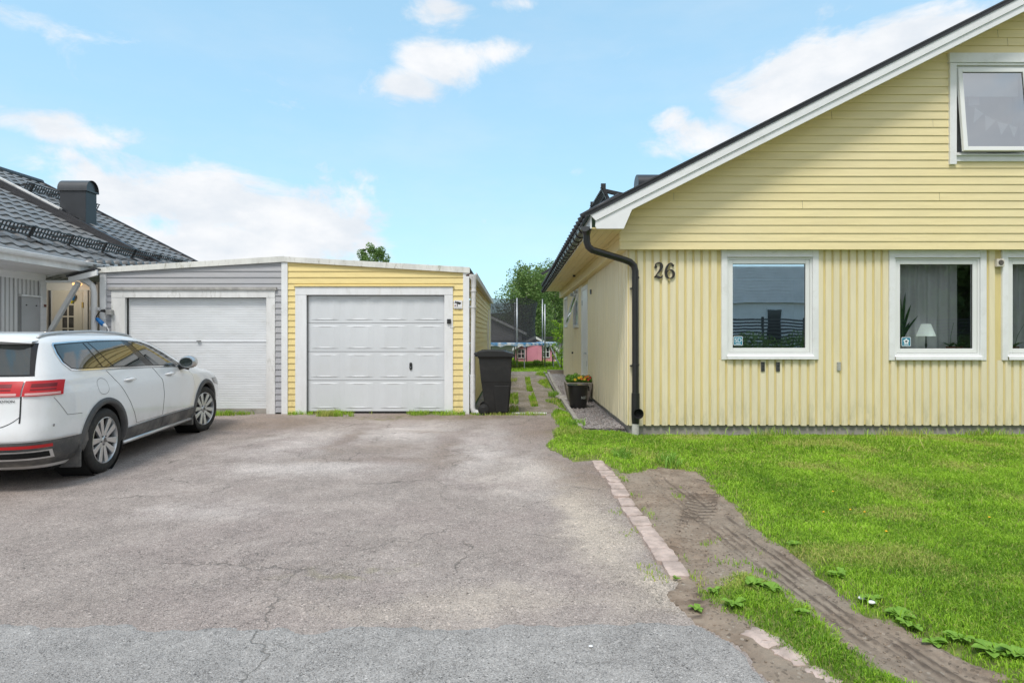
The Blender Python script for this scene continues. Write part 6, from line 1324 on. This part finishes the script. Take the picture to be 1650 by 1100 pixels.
for sg_ in (-1, 1):
    poly_proj('window_surround', DLO, onside(sg_, .003), blk, car)
    strip('chrome_strip', DLO, .014, onside(sg_, .0065), chrome, car, closed=True)
    for nme, pl__ in PAN.items(): poly_proj(nme, pl__, onside(sg_, .0055), cg, car)
    # doors as panels of their own
    rd = [(.13, 1.088), (.98, 1.066), (1.17, 1.060), (1.33, .90), (1.355, .70), (1.32, .44), (.66, .44), (.60, .56), (.50, .70), (.30, .92)]
    fd_ = [(1.185, 1.060), (1.95, 1.028), (2.12, 1.02), (2.30, .90), (2.36, .72), (2.34, .44), (1.335, .44), (1.37, .70), (1.345, .90)]
    for nm_, pp, hx in (('rear_door', rd, .42), ('front_door', fd_, 1.47)):
        strip('door_gap', pp, .008, onside(sg_, .0022), blk, car, closed=True)
        d_ = poly_proj(nm_, pp, onside(sg_, .0030), paint, car)
        m = MB(); hz = .955; yy = yside(hx + .1, hz) * sg_; m.tube([(hx, yy + .006 * sg_, hz), (hx + .02, yy + .035 * sg_, hz + .006), (hx + .10, yy + .042 * sg_, hz + .008), (hx + .19, yy + .035 * sg_, hz + .004), (hx + .21, yy + .006 * sg_, hz)], [.010, .015, .016, .015, .010], 8)
        m.build('door_handle', paint, d_, local=True, smooth=True)
        poly_proj('handle_cup', [(hx + .105 + .085 * math.cos(a) , hz - .004 + .030 * math.sin(a)) for a in [k * math.pi / 8 for k in range(16)]], onside(sg_, .0045), simple('cup_shade', (.45, .46, .47), .4, var=0), d_, step=.03)
    # sill and arch cladding
    poly_proj('sill_cladding', [(.395, .20), (.405, .405), (1.34, .425), (2.36, .425), (2.39, .20)], onside(sg_, .014), clad, car); strip('sill_gap', [(1.33, .26), (1.335, .42)], .008, onside(sg_, .016), blk, car)
    m = MB(); m.tube([(.42, sg_ * (yside(.42, .25) + .03), .245), (1.3, sg_ * (yside(1.3, .25) + .035), .252), (2.36, sg_ * (yside(2.36, .25) + .03), .255)], .024, 8); m.build('sill_strip', silver, car, local=True, smooth=True)
    for wx, a0, a1 in ((0, -22, 202), (WBASE, -22, 202)):
        vs = []; na = 44
        for k in range(na + 1):
            a = R(a0 + (a1 - a0) * k / na)
            for (rr_, o_) in ((.378, -.03), (.384, .018), (.400, .024), (.440, .018), (.446, .002)):
                x = wx + rr_ * math.cos(a); z = WR + .01 + rr_ * math.sin(a); vs.append((x, sg_ * (yside(x, max(z, .21)) + o_), max(z, .19)))
        m = MB(); m.add(vs, [(k * 5 + j, k * 5 + j + 1, (k + 1) * 5 + j + 1, (k + 1) * 5 + j) for k in range(na) for j in range(4)]); m.build('wheel_arch', clad, car, local=True, smooth=True)
    # mud flap
    m = MB(); m.box(-.455, -.435, min(sg_ * .70, sg_ * .905), max(sg_ * .70, sg_ * .905), .15, .42); m.build('mud_flap', clad, car, local=True, bevel=.02)
    m = MB(); m.box(WBASE - .47, WBASE - .44, min(sg_ * .70, sg_ * .905), max(sg_ * .70, sg_ * .905), .16, .40); m.build('mud_flap', clad, car, local=True, bevel=.02)
    # mirror
    m = MB(); cy = sg_ * .99; prs = [(1.86, .8), (1.90, .98), (1.97, 1.0), (2.02, .80), (2.05, .4)]
    ring_ = []; 
    for (x, s_) in prs: ring_ += [(x + .02 * abs(math.sin(a)), cy + sg_ * 0 + .115 * s_ * math.cos(a), 1.095 + .088 * s_ * math.sin(a)) for a in [k * math.pi / 8 for k in range(16)]]
    m.add(ring_, [(i * 16 + k, i * 16 + (k + 1) % 16, (i + 1) * 16 + (k + 1) % 16, (i + 1) * 16 + k) for i in range(4) for k in range(16)] + [tuple(range(16)), tuple(64 + k for k in range(16))]); mi = m.build('wing_mirror', silver, car, local=True, smooth=True, auto=50)
    m = MB(); m.add([(1.858, cy + .082 * math.cos(a), 1.095 + .062 * math.sin(a)) for a in [k * math.pi / 10 for k in range(20)]], [tuple(range(20))]); m.build('mirror_glass', cg, mi, local=True)
    m = MB(); m.tube([(1.95, sg_ * .86, 1.02), (1.95, sg_ * .93, 1.03), (1.95, cy, 1.03)], [.04, .03, .045], 10); m.build('mirror_foot', blk, mi, local=True, smooth=True)
    # roof rail
    m = MB(); yr = .575; P = [(-.60, 1.44), (-.54, 1.470), (-.3, 1.496), (.3, 1.512), (.8, 1.497), (1.05, 1.478), (1.18, 1.456), (1.24, 1.43)]
    m.tube([(x, sg_ * (yr + .02 - .03 * max(0, x - .8)), z) for x, z in P], .015, 8); m.build('roof_rail', simple('rail_grey', (.45, .46, .47), .4, metal=.3, var=.05), car, local=True, smooth=True)
# quarter panel details on both sides
for sg_ in (-1, 1):
    fl_ = [(-.03 + .10 * math.cos(a) * (1.05 if math.cos(a) > 0 else .95), .925 + .085 * math.copysign(abs(math.sin(a)) ** .7, math.sin(a))) for a in [k * math.pi / 12 for k in range(24)]]
    if sg_ < 0: strip('fuel_flap', fl_, .005, onside(sg_, .0015), simple('seam_grey', (.22, .22, .22), .6, var=0), car, closed=True)
    strip('bumper_seam', [(-.75, .88), (-.62, .70), (-.42, .69)], .006, onside(sg_, .0015), bpy.data.materials['seam_grey'], car)
# rear
def cpt(s, z, off_=0.0, sg_=-1):
    X, Y, L_ = contour(z, 600); ds = L_ / 599; i = min(598, max(0, s / ds)); k = int(i); f = i - k; x = X[k] * (1 - f) + X[k + 1] * f; y = Y[k] * (1 - f) + Y[k + 1] * f
    tx, ty = X[k + 1] - X[k], Y[k + 1] - Y[k]; l = math.hypot(tx, ty); return (x - ty / l * off_, sg_ * (y + tx / l * off_), z)
def band(name, s0, s1, z0, z1, off_, mat, parent, sg_, ns=14, nz=3):
    """strip wrapping the rear corner; z0, z1 may be functions of s"""
    Z0 = z0 if callable(z0) else (lambda s: z0); Z1 = z1 if callable(z1) else (lambda s: z1); V = []
    for i in range(ns + 1):
        s = s0 + (s1 - s0) * i / ns
        for j in range(nz + 1): V.append(cpt(s, Z0(s) + (Z1(s) - Z0(s)) * j / nz, off_, sg_))
    m = MB(); q_ = nz + 1; m.add(V, [(i * q_ + j, i * q_ + j + 1, (i + 1) * q_ + j + 1, (i + 1) * q_ + j) for i in range(ns) for j in range(nz)]); return m.build(name, mat, parent, local=True, smooth=True)
lampr = carpaint('tail_lamp_red', (.50, .010, .014), .3, coat=.15, dirt=False); lampd = carpaint('tail_lamp_dark_red', (.17, .003, .006), .3, coat=.15, dirt=False); lampw = carpaint('tail_lamp_clear', (.62, .36, .35), .3, coat=.15, dirt=False)
SC_ = .985                                    # arc length where the lamp ends on the side
for sg_ in (-1, 1):
    for (a, b) in ((.28, .640), (.652, SC_)):
        zt_ = lambda s: 1.045 - .02 * max(0, (s - .9) / .2) ** 2 - .012 * max(0, (.6 - s)); zb_f = lambda s: .905 + .02 * max(0, (s - 1.0) / .1)
        tl_ = band('tail_light', a, b, zb_f, zt_, .014, lampr, car, sg_)
        band('light_stripe', a + .02, b - .03, lambda s: zb_f(s) + .008, lambda s: zb_f(s) + .030, .0155, lampw, tl_, sg_, nz=1)
        band('light_core', a + .05, b - .08, .985, 1.018, .0155, lampd, tl_, sg_, nz=1); band('light_core', a + .05, b - .08, .957, .970, .0155, lampd, tl_, sg_, nz=1)
    band('bumper_cladding', 0, 1.36, .24, .485, .010, clad, car, sg_, ns=30, nz=6); band('bumper_trim', 0, 1.20, .488, .500, .014, silver, car, sg_, ns=30, nz=1)
    r_ = band('bumper_reflector', .40, .90, .425, .455, .018, lampr, car, sg_, nz=1)
    band('exhaust_trim', .25, .89, .315, .40, .017, silver, car, sg_, nz=1); band('exhaust_opening', .27, .86, .332, .385, .0185, liner, car, sg_, nz=1)
    band('hatch_gap', .640, .652, .66, .905, .003, blk, car, sg_, ns=1, nz=6); band('hatch_gap', 0, .640, lambda s: .62 + .1 * max(0, (s - .45) / .2) ** 2, lambda s: .627 + .1 * max(0, (s - .45) / .2) ** 2, .003, blk, car, sg_, ns=16, nz=1)
rg = lambda y, z: (xrear(y, z) - .006, y, z)
poly_proj('rear_window_surround', [(-.70, 1.085), (.70, 1.085), (.635, 1.395), (-.635, 1.395)], lambda y, z: (xrear(y, z) - .003, y, z), blk, car)
poly_proj('rear_window', [(-.665, 1.10), (.665, 1.10), (.60, 1.372), (-.60, 1.372)], rg, cg, car)
m = MB(); V = []
for y in np.linspace(-.62, .62, 21):
    w_ = math.sqrt(max(0, 1 - (abs(y) / .66) ** 8)); xb_ = xrear(y, 1.40); V += [(xb_ + .05, y, 1.455 - .035 * (abs(y) / .62) ** 3), (xb_ - .10 * w_, y, 1.440 - .03 * (abs(y) / .62) ** 3), (xb_ - .115 * w_, y, 1.422 - .03 * (abs(y) / .62) ** 3), (xb_ + .02, y, 1.375)]
m.add(V, [(i * 4 + j, i * 4 + j + 1, (i + 1) * 4 + j + 1, (i + 1) * 4 + j) for i in range(20) for j in range(3)]); m.build('spoiler', paint, car, local=True, smooth=True, auto=50)
m = MB(); m.box(xrear(0, 1.41) - .118, xrear(0, 1.41) - .08, -.17, .17, 1.412, 1.424); m.build('brake_light', lampr, car, local=True)
m = MB(); m.prism([(-.40, 1.497), (-.30, 1.503), (-.33, 1.545), (-.42, 1.555)], lambda u, v: (u, -.015, v), lambda u, v: (u, .015, v)); m.build('antenna_fin', blk, car, local=True, bevel=.008)
m = MB(); m.box(-.975, -.93, -.26, .26, .76, .87); m.build('number_plate', simple('plate_white', (.75, .75, .73), .4), car, local=True, bevel=.004)
m = MB(); m.lathe([(0, 0), (.012, 0), (.014, .004)], (cpt(.92, .62, .003)[0], cpt(.92, .62, .003)[1], .62), 'y', 12); m.build('parking_sensor', bpy.data.materials['seam_grey'], car, local=True)
def badge():
    f = lambda u, v, w_: cpt(.52 + u, .862 + v, .006 + w_, -1)
    cu = bpy.data.curves.new('badge', 'FONT'); cu.body = '4MOTION'; cu.size = .036; cu.extrude = .001; cu.align_x = 'CENTER'; cu.align_y = 'CENTER'
    tmp = bpy.data.objects.new('badge', cu); COL.objects.link(tmp); me = bpy.data.meshes.new_from_object(tmp.evaluated_get(bpy.context.evaluated_depsgraph_get())); bpy.data.objects.remove(tmp)
    m = MB(); m.v = [f(*v.co) for v in me.vertices]; m.f = [tuple(p.vertices) for p in me.polygons]; m.build('badge', simple('badge_grey', (.12, .12, .125), .3, metal=.5, var=0), car, local=True)
badge()
# windscreen, headlights, grille at the front
m = MB(); zz = np.linspace(1.075, 1.40, 12); V = []
def xfront(y, z): a0, a1, W_ = lev(z); c = (a0 + a1) / 2; a = (a1 - a0) / 2; n = nexp(z); return c + a * max(0, 1 - min(1, abs(y / W_)) ** n) ** (1 / n)
for z in zz:
    W_ = lev(z)[2] * .90
    for k in range(21): y = -W_ + 2 * W_ * k / 20; V.append((xfront(y, z) + .006, y, z + .004))
m.add(V, [(i * 21 + k, i * 21 + k + 1, (i + 1) * 21 + k + 1, (i + 1) * 21 + k) for i in range(11) for k in range(20)]); m.build('windscreen', cg, car, local=True, smooth=True)
for sg_ in (-1, 1): poly_proj('headlight', [(3.05, .80), (3.30, .80), (3.50, .68), (3.42, .66), (3.15, .72)], onside(sg_, .006), cg, car)
m = MB(); m.box(3.62, 3.72, -.55, .55, .45, .75); m.build('grille', blk, car, local=True, bevel=.02)
# wheels
def wheel(wx, sg_, steer):
    wh = MB(); y0 = sg_ * .905; c = (wx, y0, WR); T_ = []
    rot = Matrix.Rotation(steer, 3, 'Z'); piv = Vector((wx, sg_ * .80, WR))
    def tr(v): return tuple(piv + rot @ (Vector(v) - piv))
    def fin(mm, *a, **k): mm.v = [tr(v) for v in mm.v]; return mm.build(*a, **k)
    i_ = -sg_
    wh.lathe([(.245, 0), (.262, i_ * -.004), (.300, i_ * -.006), (.328, i_ * .006), (.341, i_ * .025), (WR, i_ * .06), (WR, i_ * .17), (.338, i_ * .20), (.30, i_ * .225), (.24, i_ * .225)], c, 'y', 64)
    ty = fin(wh, 'wheel', rub, car, local=True, smooth=True, auto=50)
    m = MB()                                        # tread grooves
    for off_ in (.085, .115, .145): m.lathe([(WR + .0012, i_ * off_), (WR + .0012, i_ * (off_ + .008))], c, 'y', 64)
    fin(m, 'tread_groove', liner, ty, local=True)
    m = MB(); m.lathe([(.247, 0), (.240, i_ * -.003), (.232, i_ * .012), (.226, i_ * .10), (.226, i_ * .2)], c, 'y', 64); fin(m, 'rim', silver, ty, local=True, smooth=True, auto=40)
    m = MB(); m.lathe([(0, i_ * .075), (.226, i_ * .075)], c, 'y', 40); fin(m, 'wheel_well', liner, ty, local=True)
    m = MB(); m.lathe([(.05, i_ * .06), (.155, i_ * .06), (.155, i_ * .07)], c, 'y', 40); fin(m, 'brake_disc', simple('brake_metal', (.2, .19, .18), .4, metal=.8, var=.1), ty, local=True)
    m = MB()
    for k in range(10):
        a = 2 * math.pi * (k // 2) / 5 + (R(13) if k % 2 else R(-13)) + .2; b = a + (R(9) if k % 2 else R(-9)) * .9
        ra, rb = .045, .238; wa, wb_ = .020, .034
        pa = [(ra, a, -wa), (ra, a, wa), (rb, b, wb_), (rb, b, -wb_)]; P0 = []
        for (r_, ang_, w_) in pa: P0.append((wx + r_ * math.cos(ang_) - w_ * math.sin(ang_), WR + r_ * math.sin(ang_) + w_ * math.cos(ang_)))
        dep = [.018, .018, .004, .004]; vs = [(p[0], y0 + i_ * d, p[1]) for p, d in zip(P0, dep)] + [(wx + (p[0] - wx) , y0 + i_ * (d + .03), WR + (p[1] - WR)) for p, d in zip(P0, dep)]
        m.add(vs, [(0, 1, 2, 3), (7, 6, 5, 4), (0, 4, 5, 1), (1, 5, 6, 2), (2, 6, 7, 3), (3, 7, 4, 0)])
    fin(m, 'spoke', silver, ty, local=True, bevel=.004)
    m = MB(); m.lathe([(0, i_ * .006), (.030, i_ * .006), (.034, i_ * .012), (.062, i_ * .022), (.062, i_ * .05)], c, 'y', 28); hb = fin(m, 'hub_cap', silver, ty, local=True, smooth=True, auto=40)
    m = MB()
    for k in range(5): a = 2 * math.pi * k / 5 + .83; m.lathe([(0, i_ * .010), (.009, i_ * .010), (.009, i_ * .02)], (wx + .048 * math.cos(a), y0, WR + .048 * math.sin(a)), 'y', 8)
    m.lathe([(0, i_ * .004), (.026, i_ * .004)], c, 'y', 20); fin(m, 'wheel_bolt', bpy.data.materials['badge_grey'], ty, local=True)
for wx in (0, WBASE):
    for sg_ in (-1, 1): wheel(wx, sg_, R(-12) if wx else 0.0)

# ------------------------------------------------------------------ broad-leaved weeds and dandelions
def weed(px0, py0, n, s, label, cat='weed', asp=.58, up=.7):
    x, y = GW(px0, py0); z = max(float(lawn_z(np.array([x]), np.array([y]))[0]), .005) if s else 0; rr = random.Random(int(px0 * 7 + py0)); V = []; Fq = []; T = []
    n = int(n * 1.6)
    for i in range(n):
        a = i * 2.4 + rr.uniform(-.3, .3); L_ = s * rr.uniform(.45, 1.05); w_ = L_ * asp; el = rr.uniform(.25, 1) * up; bx_ = x + rr.uniform(-.02, .02) * s * 8; by_ = y + rr.uniform(-.02, .02) * s * 8
        dx, dy = math.cos(a), math.sin(a); k = len(V)
        for j, (f, wf_) in enumerate(((0, .10), (.25, .55), (.5, 1.0), (.75, .8), (1, .06))):
            h = math.sin(f * 1.5) * el * L_ * (1 - .45 * f); cx_, cy_ = bx_ + dx * f * L_ * .9, by_ + dy * f * L_ * .9
            for q_ in (-1, 0, 1): V.append((cx_ - dy * w_ / 2 * wf_ * q_, cy_ + dx * w_ / 2 * wf_ * q_, z + .006 + h + abs(q_) * .18 * w_ * wf_)); T.append((rr.uniform(.35, .9), .1 * rr.random()))
        for j in range(4):
            for q_ in range(2): b = k + j * 3 + q_; Fq.append((b, b + 1, b + 4, b + 3))
    return tag(np_mesh('weed', np.array(V), np.array(Fq), weed_m, np.array(T), smooth=True), label, cat, 'broad-leaved weeds along the bare soil')
WD = [(1280, 886, 9, .075, 'lone pale dock weed at the upper edge of the rutted soil'), (1350, 936, 9, .07, 'low weed on the lawn edge halfway down the soil strip'), (1402, 976, 11, .075, 'weed beside two pale pebbles on the lawn edge'),
      (1452, 1003, 16, .085, 'large bright plantain clump on the lawn edge'), (1470, 1018, 12, .07, 'plantain just below the large bright clump'), (1503, 1040, 8, .075, 'small round-leaved weed standing on bare soil near the frame edge'), (1545, 1043, 10, .07, 'spreading weed on soil left of the lower right corner'),
      (1600, 1065, 14, .09, 'leafy weed nearest the lower right corner of the lawn'), (1640, 1075, 12, .08, 'weed cut by the right edge at the bottom'), (1215, 957, 14, .085, 'large round-leaved dock at the top of the grass island'), (1245, 962, 12, .07, 'dock weed right of the largest one on the island'), (1185, 985, 10, .08, 'broad weed on the left flank of the grass island'),
      (1125, 985, 8, .065, 'isolated weed on soil below the last sett'), (1150, 963, 7, .05, 'tiny weed between the last sett and the island'), (1290, 1000, 9, .05, 'small weed in the middle of the grass island'), (1090, 935, 5, .035, 'seedling at the foot of the last sett')]
for q_ in WD: weed(*q_)
for (px0, py0, lb) in ((1003, 742, 'tuft of long broad grass near the first sett'), (1078, 752, 'tuft of long grass at the top of the bare soil'), (930, 690, 'leafy weed tuft at the near end of the gravel edging'), (892, 640, 'weed tuft growing along the gravel edging by the path')):
    x, y = GW(px0, py0); n = 160; P = np.stack([x + np.clip(rng.normal(0, .06, n), -.12, .12), y + np.clip(rng.normal(0, .10, n), -.2, .2), np.full(n, .03)], 1); tn = np.stack([rng.uniform(.4, 1, n), (rng.uniform(0, 1, n) < .1) * .6], 1)
    V, Ff, T = blades(P, rng.uniform(.06, .17, n), rng.uniform(.008, .018, n), .8, tn); tag(np_mesh('grass_tuft', V, Ff, weed_m, T), lb, 'grass tuft', 'tall tufts at the lawn edge')
petal = simple('dandelion_petal', (.85, .48, .02), .7, var=.1)
DL = ['highest of the dandelions in the middle of the lawn', 'leftmost dandelion in the lawn above the soil strip', 'dandelion nearest the lawn edge weeds', 'lone dandelion far to the right on the lawn', 'left of the close pair of dandelions in the lawn', 'right of the close pair of dandelions in the lawn']
for (px0, py0), dlab in zip(((1342, 807), (1327, 842), (1428, 875), (1594, 851), (1370, 838), (1393, 842)), DL):
    x, y = GW(px0, py0); m = MB(); m.lathe([(0, .0), (.007, .002), (.009, .006), (.005, .010), (0, .011)], (x, y, .082), 'z', 10); o = tag(thing('dandelion', (x, y, 0), None, None), dlab, 'flower', 'dandelions in the lawn')
    m.build('flower_head', petal, o); m = MB(); m.tube([(x, y, .0), (x + .004, y, .083)], .002, 5); m.build('stem', grass_m, o)
for (px0, py0, lb) in ((1389, 976, 'left pale pebble beside the lawn edge weed'), (1404, 983, 'right pale pebble beside the lawn edge weed'), (952, 1045, 'small white pebble on the street asphalt')):
    x, y = GW(px0, py0); m = bmesh.new(); bmesh.ops.create_icosphere(m, subdivisions=2, radius=.016 if py0 < 1000 else .008)
    for v in m.verts: v.co.z *= .55; v.co.x *= 1.3
    me = bpy.data.meshes.new('pebble'); m.to_mesh(me); m.free(); me.materials.append(white); o = bpy.data.objects.new('pebble', me); COL.objects.link(o); o.location = (x, y, .014 if py0 > 1000 else .045); tag(o, lb, 'pebble', 'loose pebbles')
